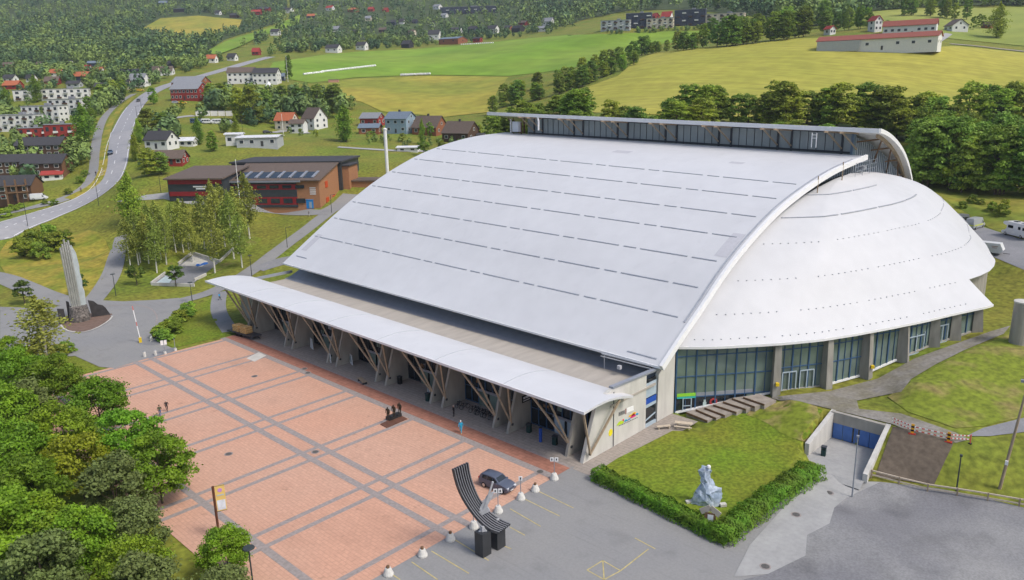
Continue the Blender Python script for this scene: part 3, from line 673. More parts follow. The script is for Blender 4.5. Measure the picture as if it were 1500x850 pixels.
# blue ribbed end wall below the shell
inner = [p*np.array([1, 0, 1])+np.array([-1.2*i/27*3, 0, -.9]) for i, p in enumerate(shell_n)]
mb = MB(); P = [(XW, 57.2, 20.)]+[(XW, 57.2, 35.2)]+[(max(p[0], XW+.1), 57.2+i*.08, p[2]) for i, p in enumerate(inner) if p[0] > XW+.3]
P.append((P[-1][0], P[-1][1], 12.)); P.append((XW, 57.2, 12.)); P = P[1:]
mb.add(P, [tuple(range(len(P)))]); ew = ap(mb, 'shell_end_wall', clad_dark)
rib = MB(); zx = np.array([p[0] for p in inner]); zz = np.array([p[2] for p in inner])
for x in np.arange(XW+.4, zx.max(), 1.15):
    z1 = np.interp(x, zx, zz)-.1; rib = MB(); rib.box((x, 57.0, (z1+16)/2), (.46, .3, z1-16)); ap(rib, 'wall_rib', rib_m, ew)
mb = MB(); mb.box((XW+.3, 56.9, 33), (1.2, .5, 5)); ap(mb, 'corner_panel', clad_blue, ew)
# laminated arch and ties under the shell edge
arch = [p+np.array([-.5, 1.1, -.75]) for p in shell_n[2:24]]
mb = MB()
for a, b in zip(arch[:-1], arch[1:]): mb.bar(a, b, .45, .7)
ap(mb, 'timber_arch', timber)
mb = MB()
for k in (2, 6, 10, 14, 18):
    a = arch[k]; 
    for q in (k, k+5):
        i = min(q+1, 26); b = np.array([max(inner[i][0]-1.5, XW+.6), 57.0, inner[i][2]-.6-(2.2 if q > k else .2)]); mb.bar(a, b, .26, .26)
ap(mb, 'arch_tie', timber_d)
# brackets carrying the wing
br0 = None
for k, y in enumerate(pairs):
    for dy in (-1.45, 1.45):
        yy = y+dy
        mb = MB(); zt = ZC(yy)+.1; z0 = ZB(yy)+.9
        mb.bar((XW-.3, yy, z0), (XW-3.4, yy+1.9, zt), .26, .26); mb.bar((XW-.2, yy, zt-.3), (XW-3.9, yy+2.2, zt+.0), .3, .5)
        ap(mb, 'wing_bracket', timber)
# plant and masts at the crest
mb = MB(); mb.box((152.6, 143., 34.9), (1.3, 2.2, 2.6)); ap(mb, 'service_cabinet', mat('cabinet_grey', (.5, .53, .57), .5, .05, 1))
mb = MB(); mb.bar((156, 143.5, 33), (156, 143.5, 37.5), .4); mb.bar((153.5, 145, 33), (155.5, 147, 37), .25); mb.bar((155.5, 145, 33), (153.5, 147, 37), .25); mb.bar((153, 141.8, 33), (153, 141.8, 36), .3); ap(mb, 'roof_support', timber_d)
mb = MB(); mb.tube([(151, 134.3, 37.5), (151.2, 134.1, 36.5), (151, 134., 34.2)], .22); ap(mb, 'vent_pipe', white_trim)
mb = MB(); mb.tube([(154, 146.5, 33.2), (154, 146.5, 36.8)], .25); ap(mb, 'vent_pipe', white_trim)
mb = MB()
for z in (34.2, 34.8): mb.tube([(151.5, 62.5, z), (151.5, 63.4, z)], .06)
for y in (62.5, 63.4): mb.tube([(151.5, y, 32.4), (151.5, y, 35.2)], .1)
ap(mb, 'access_ladder', white_trim)
mb = MB()
for x in (131, 141.5): mb.tube([(x, 53.2, np.interp(x, Nn[:, 0], Nn[:, 2])-3), (x, 53.2, np.interp(x, Nn[:, 0], Nn[:, 2])+.8)], .1)
ap(mb, 'lightning_rod', timber)
mb = MB()
for z in (28.8, 29.6, 30.3): mb.tube([(146, 52.6, z), (156.5, 52.6, z)], .035)
for x in (146, 149.5, 153, 156.5): mb.tube([(x, 52.6, 27.8), (x, 52.6, 30.4)], .045)
mb.box((152, 53.4, 29.0), (1.6, .8, .6)); ap(mb, 'maintenance_rail', grey_metal)
# ---- entrance block: deck, gable, parapet
mb = MB(); mb.box((79.0, 101, 5.85), (10.2, 94, .3)); ap(mb, 'entrance_deck', deck_m)
mb = MB(); mb.grid([[(84., 54.6, 6.03), (84., 148.5, 6.03)], [(85, 54.6, 6.15), (85, 148.5, 6.15)], [(86, 54.6, 6.5), (86, 148.5, 6.5)], [(88.5, 54.6, 7.2), (88.5, 148.5, 7.6)]]); ap(mb, 'valley_gutter', grey_metal)
mb = MB(); mb.box((89.2, 102, 8), (.3, 95, 6)); ap(mb, 'eave_wall', concrete_d)
for y in np.arange(62, 146, 6.7): mb = MB(); mb.box((87.6, y, 7.9), (.5, .5, 1.2)); ap(mb, 'gutter_outlet', grey_metal)
# gable wall (the fin at the end carries it)
GYW = 54.1
mb = MB(); out = [(68.4, 0), (81.95, 0), (81.95, 7.75), (74.6, 8.1), (71.3, 7.4)]
mb.extr([(x, GYW, z) for x, z in out], (0, .5, 0)); gable = ap(mb, 'gable_wall', concrete_l)
mb = MB(); mb.extr([(x, GYW, z) for x, z in [(84.7, 0), (88.9, 0), (88.9, 9.6), (84.9, 7.0)]], (0, .5, 0)); ap(mb, 'gable_wall', concrete_l)
mb = MB(); mb.box((83.3, GYW+.35, 3.4), (2.7, .2, 6.8)); win = ap(mb, 'gable_window', glass_d)
mb = MB(); mb.box((83.3, GYW+.2, 5.3), (2.6, .12, 2.0)); mb.box((83.3, GYW+.2, 3.1), (2.6, .12, .5)); mb.box((83.3, GYW+.2, .25), (2.6, .3, .5)); mb.bar((82.1, GYW+.2, 1.0), (84.6, GYW+.2, 1.5), .12); ap(mb, 'window_band', frame_l, win)
mb = MB(); mb.box((83.3, GYW+.15, 3.75), (2.6, .12, .75)); ap(mb, 'blue_band', mat('sign_blue', (.02, .08, .38), .5, .05), win)
mb = MB(); mb.bar((74.4, GYW+.25, 8.2), (84.9, GYW+.25, 7.75), .7, .25); ap(mb, 'parapet_cap', grey_metal)
mb = MB(); mb.bar((74.5, 148.6, 7.2), (86, 148.6, 7.2), .6, .5); ap(mb, 'parapet_cap', grey_metal)
# crane rail with lamp at the deck corner
mb = MB(); mb.bar((83.9, 63, 8.2), (84.1, 54.8, 8.2), .15); mb.bar((83.7, 63, 7.9), (83.9, 54.8, 7.9), .12); mb.tube([(84, 62.6, 6), (84, 62.6, 8.3)], .05); mb.box((83.2, 59.4, 7.2), (.5, .5, .5)); ap(mb, 'gutter_hoist', mat('hoist_grey', (.45, .46, .48), .5, .05))
# mural: dark lettering, white plate, range of coloured hills and a yellow disc
def gm(name, poly, m, d=.03, par=None):
    mb = MB(); mb.extr([(x, GYW-.002, z) for x, z in poly], (0, -d, 0)); return ap(mb, name, m, par or gable)
def gpx(*P): return [(ony(x, y, GYW)[0], ony(x, y, GYW)[2]) for x, y in P]
mq = lambda x, y: (850+x*120/1275, 560+y*120/1275)
flatm = lambda nm, c: mat(nm, c, .6, .05, 3)
mur = [('lime', (.45, .62, .03), [(565, 680), (580, 645), (610, 610), (640, 600), (680, 610), (665, 640), (620, 660)]), ('red', (.65, .04, .05), [(650, 590), (670, 570), (682, 590), (672, 606)]),
       ('blue', (.01, .16, .50), [(670, 628), (700, 600), (740, 585), (775, 560), (780, 572), (730, 600)]), ('cyan', (.02, .42, .50), [(678, 602), (712, 575), (735, 585), (700, 600)]),
       ('orange', (.75, .40, .03), [(750, 540), (770, 510), (795, 505), (815, 480), (845, 462), (870, 470), (860, 490), (780, 540)]), ('magenta', (.62, .02, .16), [(775, 558), (800, 510), (830, 485), (855, 505), (865, 525), (800, 556)]), ('sky', (.02, .30, .55), [(858, 500), (885, 475), (910, 492), (880, 515)])]
for nm, c, poly in mur: gm('mural_hill', gpx(*[mq(*p) for p in poly]), flatm('mural_'+nm, c))
gm('mural_plate', gpx(*[mq(*p) for p in [(722, 405), (825, 365), (830, 435), (722, 478)]]), flatm('plate_white', (.8, .8, .8)))
ltr = flatm('letter_grey', (.10, .10, .11))
for k in range(6):   # worn upright letters
    x0 = 598+k*17; y0 = 470-k*7
    gm('mural_letter', gpx(*[mq(*p) for p in [(x0, y0), (x0+9, y0-4), (x0+9, y0+56), (x0, y0+60)]]), ltr)
    if k % 2 == 0: gm('mural_letter', gpx(*[mq(*p) for p in [(x0, y0+22), (x0+15, y0+16), (x0+15, y0+27), (x0, y0+33)]]), ltr, .035)
gm('mural_letter', gpx(*[mq(*p) for p in [(702, 415), (714, 410), (712, 495), (702, 500)]]), flatm('letter_red', (.25, .06, .06)))
for k in range(12): gm('mural_letter', gpx(*[mq(*p) for p in [(600+k*25, 676-k*11.5), (615+k*25, 669-k*11.5), (615+k*25, 679-k*11.5), (600+k*25, 686-k*11.5)]]), ltr)
gm('yellow_disc', [(74.05+.42*math.cos(a), 2.25+.48*math.sin(a)) for a in np.linspace(0, 2*math.pi, 20)[:-1]], flatm('disc_yellow', (.80, .68, .02)))
gm('wall_joint', [(74.55, .1), (74.75, .1), (74.75, 7.6), (74.55, 7.6)], dark_metal, .02)
# ---- fins, glazing and struts of the entrance front
fin_y = [137.3, 134.9, 123.5, 121.0, 109.8, 107.1, 96.2, 93.6, 82.9, 80.3, 69.8, 67.1, 56.9]
for i, y in enumerate(fin_y):
    mb = MB(); xb = 73.8 if i % 2 else 72.0
    mb.extr([(x, y-.2, z) for x, z in [(68.5, 0), (xb, 0), (xb+.2, 7.6), (71.0, 7.6)]], (0, .4, 0)); ap(mb, 'concrete_fin', concrete)
foot = [(y, i % 2) for i, y in enumerate(fin_y)]+[(54.0, 1)]
CXF = 66.9
cfn, cff = onx(856.5, 604.5, CXF), onx(301, 411.5, CXF)      # canopy front corners
def cf(y): t = (y-cfn[1])/(cff[1]-cfn[1]); return cfn*(1-t)+cff*t
for y, right in foot:
    nd = (69.3, y-.1, 1.25)
    tops = [(4.6, .3), (1.9, .5)] if not right else [(1.6, .35), (-1.3, .6)]
    if y < 55: tops = [(-.9, .3), None]
    for tp in tops:
        mb = MB()
        if tp is None: b = (74.3, 52.9, 7.0); a_ = (69.3, 53.75, 1.0)
        else:
            q = cf(y+tp[0]); b = (q[0]+tp[1], q[1], q[2]-.25+tp[1]*.1); a_ = nd if y > 55 else (69.4, 53.7, 1.0)
        mb.bar(a_, b, .23, .23); ap(mb, 'canopy_strut', timber)
    mb = MB(); mb.box((69.35, y-.25, 1.2), (.3, .16, .3)); ap(mb, 'strut_shoe', dark_metal)
gy = [138.6]+fin_y[1:]
for i in range(0, 14, 2):
    ya = (fin_y[i+1] if i+1 < 13 else 54.3); y1 = fin_y[i-1] if i else 0
for k in range(7):
    y0 = fin_y[2*k]+.25 if k < 7 else 0
bays = [(137.6, 147)]+[(fin_y[2*k+2]+.2, fin_y[2*k+1]-.2) for k in range(6)]
for k, (a, b) in enumerate(bays[1:]):
    mb = MB(); mb.box((73.3, (a+b)/2, 3.6), (.15, b-a, 7.2)); gl = ap(mb, 'entrance_glazing', glass_d)
    mb = MB(); n = 7
    for i in range(n+1): mb.box((73.16, a+(b-a)*i/n, 3.6), (.16, .12, 7.2))
    for z in (.15, 2.5, 4.9): mb.box((73.17, (a+b)/2, z), (.12, b-a, .12))
    ap(mb, 'mullion', frame_b if k > 3 else dark_metal, gl)
    mb = MB(); c_ = (a+b)/2-(1.4 if k == 5 else 0)
    for dy in (-1.1, 1.1): mb.box((73.05, c_+dy, 1.15), (.1, 1.7, 2.2))
    dr = ap(mb, 'entrance_door', frame_l if k == 5 else glass_t, gl)
    mb = MB(); mb.box((72.98, c_, 2.45), (.1, 4.4, .35)); ap(mb, 'door_transom', grey_metal, gl)
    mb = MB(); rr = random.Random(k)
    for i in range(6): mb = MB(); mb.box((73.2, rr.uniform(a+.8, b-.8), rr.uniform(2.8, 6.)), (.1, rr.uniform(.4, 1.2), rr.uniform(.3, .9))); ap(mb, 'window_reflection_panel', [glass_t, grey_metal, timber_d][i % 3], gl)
mb = MB(); mb.box((73.6, 145, 3.2), (.4, 6.5, 6.4)); ap(mb, 'side_wall', concrete)
# black and white notice on a fin
mb = MB(); mb.box((72.3, 66.86, 4.1), (1.9, .06, 1.0)); sg = ap(mb, 'wall_notice', black_m)
mb = MB()
for i, (x, z, ww, hh) in enumerate([(71.75, 4.25, .35, .28), (72.15, 4.27, .3, .3), (72.55, 4.3, .5, .42), (72.98, 4.2, .22, .35), (72.2, 3.85, 1.3, .12)]): mb.box((x, 66.82, z), (ww, .03, hh))
ap(mb, 'notice_lettering', white_paint, sg)
# ---- canopy
cbn = ony(928, 580, cfn[1]); 
nP = 9
def can(u, t):
    a = cfn*(1-t)+cff*t; b = a+(cbn-cfn); p = a*(1-u)+b*u; p = p+np.array([0, 0, .62*math.sin(math.pi*u)]); return p
rows = [[can(u, t) for t in np.linspace(0, 1, 24)] for u in np.linspace(0, 1, nP)]
cn = ap(MB().grid(rows), 'entrance_canopy', white_roof, smooth=True)
if cn.data.polygons[0].normal.z < 0: cn.data.flip_normals()
md = cn.modifiers.new('thick', 'SOLIDIFY'); md.thickness = .28; md.offset = -1; esplit(cn)
ln = cff[1]-cfn[1]
for y in (66, 79.4, 92.8, 106.2, 119.6, 133):
    t = (y-cfn[1])/ln; mb = MB(); L = [can(u, t)+np.array([0, 0, .02]) for u in np.linspace(0, 1, 14)]
    for a, b in zip(L[:-1], L[1:]): mb.bar(a, b, .1, .06)
    ap(mb, 'canopy_joint', mat('joint_pale', (.42, .44, .47), .5, .05) if 'joint_pale' not in MATS else MATS['joint_pale'], cn)
mb = MB(); mb.bar(cfn+np.array([-.05, 0, -.12]), cff+np.array([-.05, 0, -.12]), .14, .36); ap(mb, 'canopy_fascia', white_trim, cn)
# ---- dome facade: glazing between leaning piers
pier = [(99.5, 44.0, 2.1), (106.5, 39.4, 2.1), (113.5, 36.2, 2.6), (120.5, 33.3, 4.0), (127.5, 31.0, 4.9), (132.3, 29.4, 5.2), (137.2, 27.6, 5.6)]
nodes = [(89.0, 54.0, 0.)]+pier
def inward(x, y, d):
    c = np.array([118., 60.])-np.array([x, y]); c /= np.linalg.norm(c); return x+c[0]*d, y+c[1]*d
def eave_z(x): return 9.75
for k in range(len(nodes)-1):
    (xa, ya, za), (xb, yb, zb) = nodes[k], nodes[k+1]
    a = np.array(inward(xa, ya, 1.3 if k else .2)); b = np.array(inward(xb, yb, 1.3)); d = b-a; l = np.linalg.norm(d); d /= l; nn = np.array([d[1], -d[0]])
    if nn @ (np.array([118, 60])-a) > 0: nn = -nn
    za2, zb2 = (za-.1, zb-.1)
    mb = MB(); mb.add([(*a, za2), (*b, zb2), (*b, 9.7), (*a, 9.7)], [(0, 1, 2, 3)]); gl = ap(mb, 'dome_glazing', glass_t)
    fr = MB(); n = 10 if k == 0 else 6 if k < 5 else 3
    for i in range(n+1):
        p = a+d*l*i/n+nn*.06; z0 = za2+(zb2-za2)*i/n
        big = i % 2 == 0; fr.bar((*p, z0), (*p, 9.7), .2 if big else .09, .16 if big else .08, up=(nn[0], nn[1], 0))
    zl = [8.3, 5.3, 2.2] if k == 0 else [8.3, 5.6] if k < 3 else [8.6]
    for z in zl:
        t0 = 0 if za2 < z-.3 else 1; t1 = min(1, max(0, (z-za2)/(zb2-za2+1e-6))) if zb2 > z else 1
        if t1 > .05: fr.bar((*(a+nn*.06), z), (*(a+d*l*t1+nn*.06), z), .12, .14)
    ap(fr, 'glazing_frame', frame_b, gl)
    sl = MB(); sl.bar((*(a+nn*.1), za2+.12), (*(b+nn*.1), zb2+.12), .25, .28); ap(sl, 'sill', white_trim if k in (0, 2, 3) else concrete, gl)
    if k == 0:
        bnd = MB(); bnd.bar((*(a+nn*.03), 2.5), (*(a+d*l*.78+nn*.03), 2.5), .06, .55); ap(bnd, 'spandrel', grey_metal, gl)
        low = MB(); low.add([(*(a+nn*.02), za2), (*(a+d*l*.72+nn*.02), zb2*.72+.02), (*(a+d*l*.72+nn*.02), 2.25), (*(a+nn*.02), 2.25)], [(0, 1, 2, 3)]); ap(low, 'lower_glazing', glass_d, gl)
        sg = MB(); sg.bar((*(a+d*.2+nn*.16), 2.62), (*(a+d*2.9+nn*.16), 2.62), .08, .45); ap(sg, 'green_sign', mat('sign_green', (.28, .62, .05), .5, .04), gl)
        sg = MB(); sg.bar((*(a+d*.2+nn*.17), 2.22), (*(a+d*2.9+nn*.17), 2.22), .08, .24); ap(sg, 'turquoise_sign', mat('sign_turq', (.05, .45, .42), .5, .04), gl)
        dr = MB(); p = a+d*1.7+nn*.15
        for q in (-.6, .6): dr.bar((*(p+d*q), .05), (*(p+d*q), 2.1), .13, .1, up=(nn[0], nn[1], 0))
        dr.bar((*(p-d*.6), 2.1), (*(p+d*.6), 2.1), .1, .14); dr.bar((*(p-d*.6), .95), (*(p+d*.6), .95), .1, .1); ap(dr, 'shop_door', frame_l, gl)
        dc = MB(); p = a+d*5.6+nn*.1
        for an in np.linspace(0, 2*math.pi, 13)[:-1]: dc.bar((*(p+d*.45*math.cos(an)), 1.25+.45*math.sin(an)), (*(p+d*.45*math.cos(an+.53)), 1.25+.45*math.sin(an+.53)), .06, .26)
        ap(dc, 'red_roundel', mat('roundel_red', (.42, .05, .05), .5, .1), gl)
        dc = MB(); p = a+d*4.3+nn*.1; dc.bar((*p, .7), (*p, 1.3), .5, .06, up=(nn[0], nn[1], 0)); dc.bar((*(p), 1.3), (*p, 1.65), .3, .06, up=(nn[0], nn[1], 0)); ap(dc, 'window_sticker', mat('sticker_pale', (.5, .62, .6), .5, .2), gl)
    if k in (1, 4, 5):
        dr = MB()
        for q0 in ((.14, .42), (.5, .78)) if k == 1 else ((.25, .75),):
            for t in (q0[0], (q0[0]+q0[1])/2, q0[1]):
                p = a+d*l*t+nn*.2; z0 = za2+(zb2-za2)*t; dr.bar((*p, z0), (*p, z0+2.9), .14, .1, up=(nn[0], nn[1], 0))
            pa, pb = a+d*l*q0[0]+nn*.2, a+d*l*q0[1]+nn*.2; z0 = za2+(zb2-za2)*q0[0]; dr.bar((*pa, z0+2.9), (*pb, z0+2.9), .1, .16); dr.bar((*pa, z0+.1), (*pb, z0+.1), .1, .16)
        ap(dr, 'glazed_door', frame_l, gl)
for x, y, z in pier:
    c = np.array([118., 60.])-np.array([x, y]); c /= np.linalg.norm(c); s_ = np.array([-c[1], c[0]])*.55; p = np.array([x, y])
    o1, o2 = p-c*.15, p+c*1.5; t1, t2 = p+c*.3, p+c*1.5
    mb = MB(); mb.add([(*(o1-s_), z-.4), (*(o1+s_), z-.4), (*(o2+s_), z-.4), (*(o2-s_), z-.4), (*(t1-s_*.8), 9.7), (*(t1+s_*.8), 9.7), (*(t2+s_*.8), 9.7), (*(t2-s_*.8), 9.7)], [(3, 2, 1, 0), (4, 5, 6, 7), (0, 1, 5, 4), (1, 2, 6, 5), (2, 3, 7, 6), (3, 0, 4, 7)]); pr = ap(mb, 'concrete_pier', concrete_d)
    if (x, y, z) in (pier[0], pier[2]):
        mb = MB(); q = o1-c*.12; mb.box((*q, z+1.7), (.45, .45, .45), .6); ap(mb, 'yellow_light', mat('lamp_yellow', (.7, .5, .02), .5, .1), pr)
# end wall beyond the last pier
mb = MB(); mb.add([(138, 31.6, 4), (156, 31.6, 6), (156, 31.6, 12.8), (138, 31.6, 12.8)], [(0, 1, 2, 3)]); ap(mb, 'dome_wall', concrete_d)
# terraced steps along the glazing
UPX = [(1016.6, 607), (1030.4, 602.7), (1043.4, 600), (1056.4, 595.8), (1071, 591.4), (1084, 586.2), (1100.5, 584.5), (1122, 581)]
LPX = [(1036.5, 616), (1049, 612), (1062, 608), (1079, 603.5), (1093, 599), (1106, 595.5), (1120, 592), (1136, 587)]
step_m = mat('step_concrete', (.30, .265, .23), .9, .2, 1, W, bump=.2)
for i in range(7):
    z = .3*(i+1); A_, B_, A2, B2 = at(*UPX[i], z)[:2], at(*LPX[i], z)[:2], at(*UPX[i+1], z)[:2], at(*LPX[i+1], z)[:2]
    A_ = A_+np.array([0, 1.2]); A2 = A2+np.array([0, 1.2])
    mb = MB(); mb.prism([tuple(A_), tuple(B_), tuple(B2+np.array([.25, 0])), tuple(A2+np.array([.25, 0]))], -.6, z); st_p = ap(mb, 'terrace_step', step_m)
    mb = MB(); mb.bar((*(A_+np.array([-.03, 0])), z-.15), (*(B_+np.array([-.03, 0])), z-.15), .05, .27); ap(mb, 'step_riser', timber_d, st_p)
# ------------------------------------------------------------------ vegetation
def leaf_quads(C, Nrm, size):
    """small leaf-clump faces: centres, facing directions, sizes"""
    n = len(C); r = rng.normal(size=(n, 3)); t = np.cross(Nrm, r); t /= np.linalg.norm(t, axis=1, keepdims=True)+1e-9; b = np.cross(Nrm, t); b /= np.linalg.norm(b, axis=1, keepdims=True)+1e-9
    s = size[:, None]; k = rng.uniform(.55, 1.0, (n, 1))
    V = np.stack([C-t*s*.5, C-b*s*k*.5+t*s*.1, C+t*s*.5, C+b*s*k*.5-t*s*.1], 1).reshape(-1, 3)
    return V, np.arange(n*4).reshape(-1, 4)
def unit(n):
    v = rng.normal(size=(n, 3)); return v/np.linalg.norm(v, axis=1, keepdims=True)
def crown_round(Ht, R, zb, nclump, nleaf, lsize, flat_=.0, jag=.3):
    """crown built from leaf clumps in the envelope; returns V,F and clump centres"""
    cs = []
    while len(cs) < nclump:
        fr = rng.uniform(.06, .93); wmax = R*(math.sin(math.pi*(fr*.80+.17))**.8)*.86 if zb > .05 else R*math.sqrt(1-(fr*.97)**2)*.9; a = rng.uniform(0, 6.283); q = wmax*rng.uniform(.25, 1.)**.5*rng.uniform(.82, 1.08)
        p = np.array([q*math.cos(a), q*math.sin(a), zb+(Ht-zb)*fr])
        if len(cs) and min(np.linalg.norm((c-p)*np.array([1, 1, .8])) for c in cs) < R*.19: continue
        cs.append(p)
    cs = np.array(cs); cr = rng.uniform(.15, .31, nclump)*R
    k = rng.integers(0, nclump, nleaf); u = unit(nleaf); u[:, 2] = np.where(u[:, 2] < -.2, -u[:, 2]*.6, u[:, 2])
    rad_ = cr[k]*rng.uniform(.25, 1., nleaf)**.5*(1+.5*np.maximum(rng.normal(0, .5, nleaf), 0))
    P = cs[k]+u*rad_[:, None]*np.array([1.05, 1.05, .9])
    nr = u*.7+unit(nleaf)*.8+np.array([0, 0, .35]); nr /= np.linalg.norm(nr, axis=1, keepdims=True)
    return (*leaf_quads(P, nr, lsize*rng.uniform(.6, 1.25, nleaf)), cs)
def crown_birch(Ht, R, zb, nleaf, lsize):
    nb = 26; P = []; cs = []
    for i in range(nb):
        f = (i+.5)/nb; z = zb+(Ht-zb)*f; r = R*(math.sin(math.pi*min(.16+f*.84, 1))**.8)*rng.uniform(.6, 1.1); a = rng.uniform(0, 6.28)
        c = np.array([r*.55*math.cos(a), r*.55*math.sin(a), z]); cs.append(c); m = nleaf//nb
        q = rng.normal(size=(m, 3))*np.array([r*.40, r*.40, (Ht-zb)*.045]); q[:, 2] -= .12*np.hypot(q[:, 0], q[:, 1]); P.append(c+q)
    P = np.concatenate(P); nr = unit(len(P))+np.array([0, 0, .3]); nr /= np.linalg.norm(nr, axis=1, keepdims=True)
    return (*leaf_quads(P, nr, lsize*rng.uniform(.6, 1.2, len(P))), np.array(cs))
def crown_spruce(Ht, R, zb, nleaf, lsize):
    f = rng.uniform(0, 1, nleaf)**1.35; z = zb+(Ht-zb)*f; lay = (np.floor(f*11)+1-(f*11) % 1)/11; r = R*(1-f)*(.55+.45*((f*11) % 1 < .5))*rng.uniform(.4, 1, nleaf)**.5; a = rng.uniform(0, 6.283, nleaf)
    P = np.stack([r*np.cos(a), r*np.sin(a), z-.15*r], 1); nr = np.stack([np.cos(a)*.6, np.sin(a)*.6, np.full(nleaf, .9)], 1)+unit(nleaf)*.5; nr /= np.linalg.norm(nr, axis=1, keepdims=True)
    return (*leaf_quads(P, nr, lsize*rng.uniform(.6, 1.2, nleaf)), np.zeros((0, 3)))
PROTO = {}
def proto(kind, Ht, R, zb, leafm, barkm, form, nclump, nleaf, lsize, var, tr=.02, catn='tree', nm='tree', limbs=True):
    L = []
    for v in range(var):
        if form == 'round': V, Fq_, cs = crown_round(Ht, R, zb, nclump, nleaf, lsize)
        elif form == 'birch': V, Fq_, cs = crown_birch(Ht, R, zb, nleaf, lsize)
        else: V, Fq_, cs = crown_spruce(Ht, R, zb, nleaf, lsize)
        cm = np_mesh('crown', V, Fq_, leafm)
        mb = MB(); r0 = Ht*tr; lean = rng.normal(0, .02*Ht, 2); tz_ = Ht*(.92 if form != 'round' else .72)
        mb.tube([(0, 0, -.4), (lean[0]*.3, lean[1]*.3, tz_*.35), (lean[0], lean[1], tz_*.7), (lean[0]*.8, lean[1]*.8, tz_)], [r0*1.15, r0*.85, r0*.5, r0*.12], 7)
        if len(cs) and limbs:
            for c in cs[rng.permutation(len(cs))[:9]]:
                b = np.array([lean[0]*.5, lean[1]*.5, max(zb*.8, min(c[2]-R*.5, tz_*.6))]); mid = (b+c)/2+np.array([0, 0, -.05*Ht*.5]); mb.tube([tuple(b), tuple(mid), tuple(c)], [r0*.42, r0*.28, r0*.08], 5)
        tm = mb.obj('trunk', barkm); tmesh = tm.data; bpy.data.objects.remove(tm)
        L.append((nm, tmesh, cm))
    PROTO[kind] = L
proto('maple', 9.2, 4.7, 1.9, leaf_near, bark, 'round', 46, 13000, .34, 5, .016)
proto('maple_yellow', 8.2, 4.4, 1.7, leaf_yel, bark, 'round', 36, 11000, .34, 1, .016)
proto('whitebeam', 7.6, 3.8, 1.4, mat('leaf_grey_green', (.15, .19, .05), .65, .3, 1.2, W, rand=.15, trans=.15), bark, 'round', 36, 8500, .34, 2, .016)
proto('lollipop', 4.6, 2.0, 1.5, mat('leaf_deep', (.075, .13, .016), .65, .3, 1.2, W, rand=.15, trans=.15), bark, 'round', 20, 2600, .32, 2, .022)
proto('birch', 15, 2.7, 4.2, leaf_birch, bark_w, 'birch', 0, 2900, .42, 4, .011)
proto('broad', 16, 4.9, .4, leaf_mid, bark, 'round', 60, 7500, .62, 6, .014)
proto('broad_dark', 17, 5.0, .4, leaf_dark, bark, 'round', 60, 7500, .62, 3, .014)
proto('poplar', 20, 3.8, 1.5, leaf_mid, bark, 'birch', 0, 3600, .75, 3, .012)
proto('far', 12, 4.0, .2, leaf_mid, bark, 'round', 26, 1000, 1.15, 5, .016, limbs=False)
proto('far_dark', 12, 4.0, .2, leaf_dark, bark, 'round', 26, 1000, 1.15, 3, .016, limbs=False)
proto('spruce', 15, 3.3, .8, leaf_dark, bark, 'spruce', 0, 900, 1.1, 2, .014, limbs=False)
proto('shrub', 3.0, 1.7, .0, leaf_mid, bark, 'round', 26, 2400, .30, 4, .01, limbs=False)
proto('shrub_far', 4.0, 3.0, .1, leaf_mid, bark, 'round', 12, 380, .8, 2, .01, limbs=False)
TREES = []
def tree(kind, p, h, label, group=None, wide=1., nm='tree', cat_='tree'):
    n, tm, cm = PROTO[kind][random.randrange(len(PROTO[kind]))]
    H0 = {'maple': 9.2, 'maple_yellow': 8.2, 'whitebeam': 7.6, 'lollipop': 4.6, 'birch': 15, 'broad': 16, 'broad_dark': 17, 'poplar': 20, 'far': 12, 'far_dark': 12, 'spruce': 15, 'shrub': 3., 'shrub_far': 4.}[kind]
    k = h/H0; r = thing(nm, label, cat_, (p[0], p[1], tz(p[0], p[1])), random.uniform(0, 6.28), group); r.scale = (k*wide, k*wide, k)
    for nn, m in (('trunk', tm), ('crown', cm)):
        if nn == 'trunk' and kind in ('shrub', 'shrub_far'): continue
        o = bpy.data.objects.new(nn if kind not in ('shrub', 'shrub_far') else 'foliage', m); COL.objects.link(o); o.parent = r
    TREES.append(r); return r
# trees under the lower left edge of the plaza
NT_ = [('maple', 30, 590, 8.5), ('maple', 85, 600, 8.5), ('whitebeam', 45, 640, 8), ('maple', 150, 640, 8.8), ('maple', 95, 690, 9), ('maple_yellow', 125, 730, 8.5), ('maple', 195, 700, 9), ('maple', 25, 720, 9), ('maple', 238, 738, 8.4), ('whitebeam', 180, 778, 8.4), ('maple', 60, 790, 9), ('maple', 60, 840, 8), ('maple', 130, 845, 7.5), ('maple', 15, 660, 9), ('whitebeam', 205, 822, 6.6), ('maple', 20, 850, 9.5), ('whitebeam', 70, 900, 8), ('maple', 205, 890, 7.), ('whitebeam', 220, 930, 7.5), ('maple', 335, 850, 5.4), ('whitebeam', 330, 925, 6), ('maple', 15, 560, 7.6), ('maple', 105, 985, 7)]
NL_ = ['at the top corner of the plaza edge', 'nearest the top corner of the brick plaza', 'with grey green leaves behind the front row at the picture edge', 'leaning over the left plaza edge', 'in the middle of the grove left of the plaza', 'turning yellow in the middle of the grove', 'in the centre row of the grove beside the plaza', 'at the left picture edge in the middle of the grove', 'with its crown closest to the banner pole', 'grey green, just behind the banner pole', 'low on the left with a pale bare trunk below', 'grey green, below the yellowing tree', 'in the lower middle of the grove over open grass', 'at the left picture edge in the back of the grove', 'small grey green one left of the banner pole foot', 'in the lower left corner of the picture', 'grey green, cut by the bottom edge at the left', 'small, just left of the street lamp at the bottom', 'grey green, cut by the bottom edge beside the lamp', 'young with open branches beside the banner pole and lamp', 'grey green bush like one at the foot of the lamp', 'at the left picture edge by the forecourt lawn', 'cut by the bottom edge under the grove']
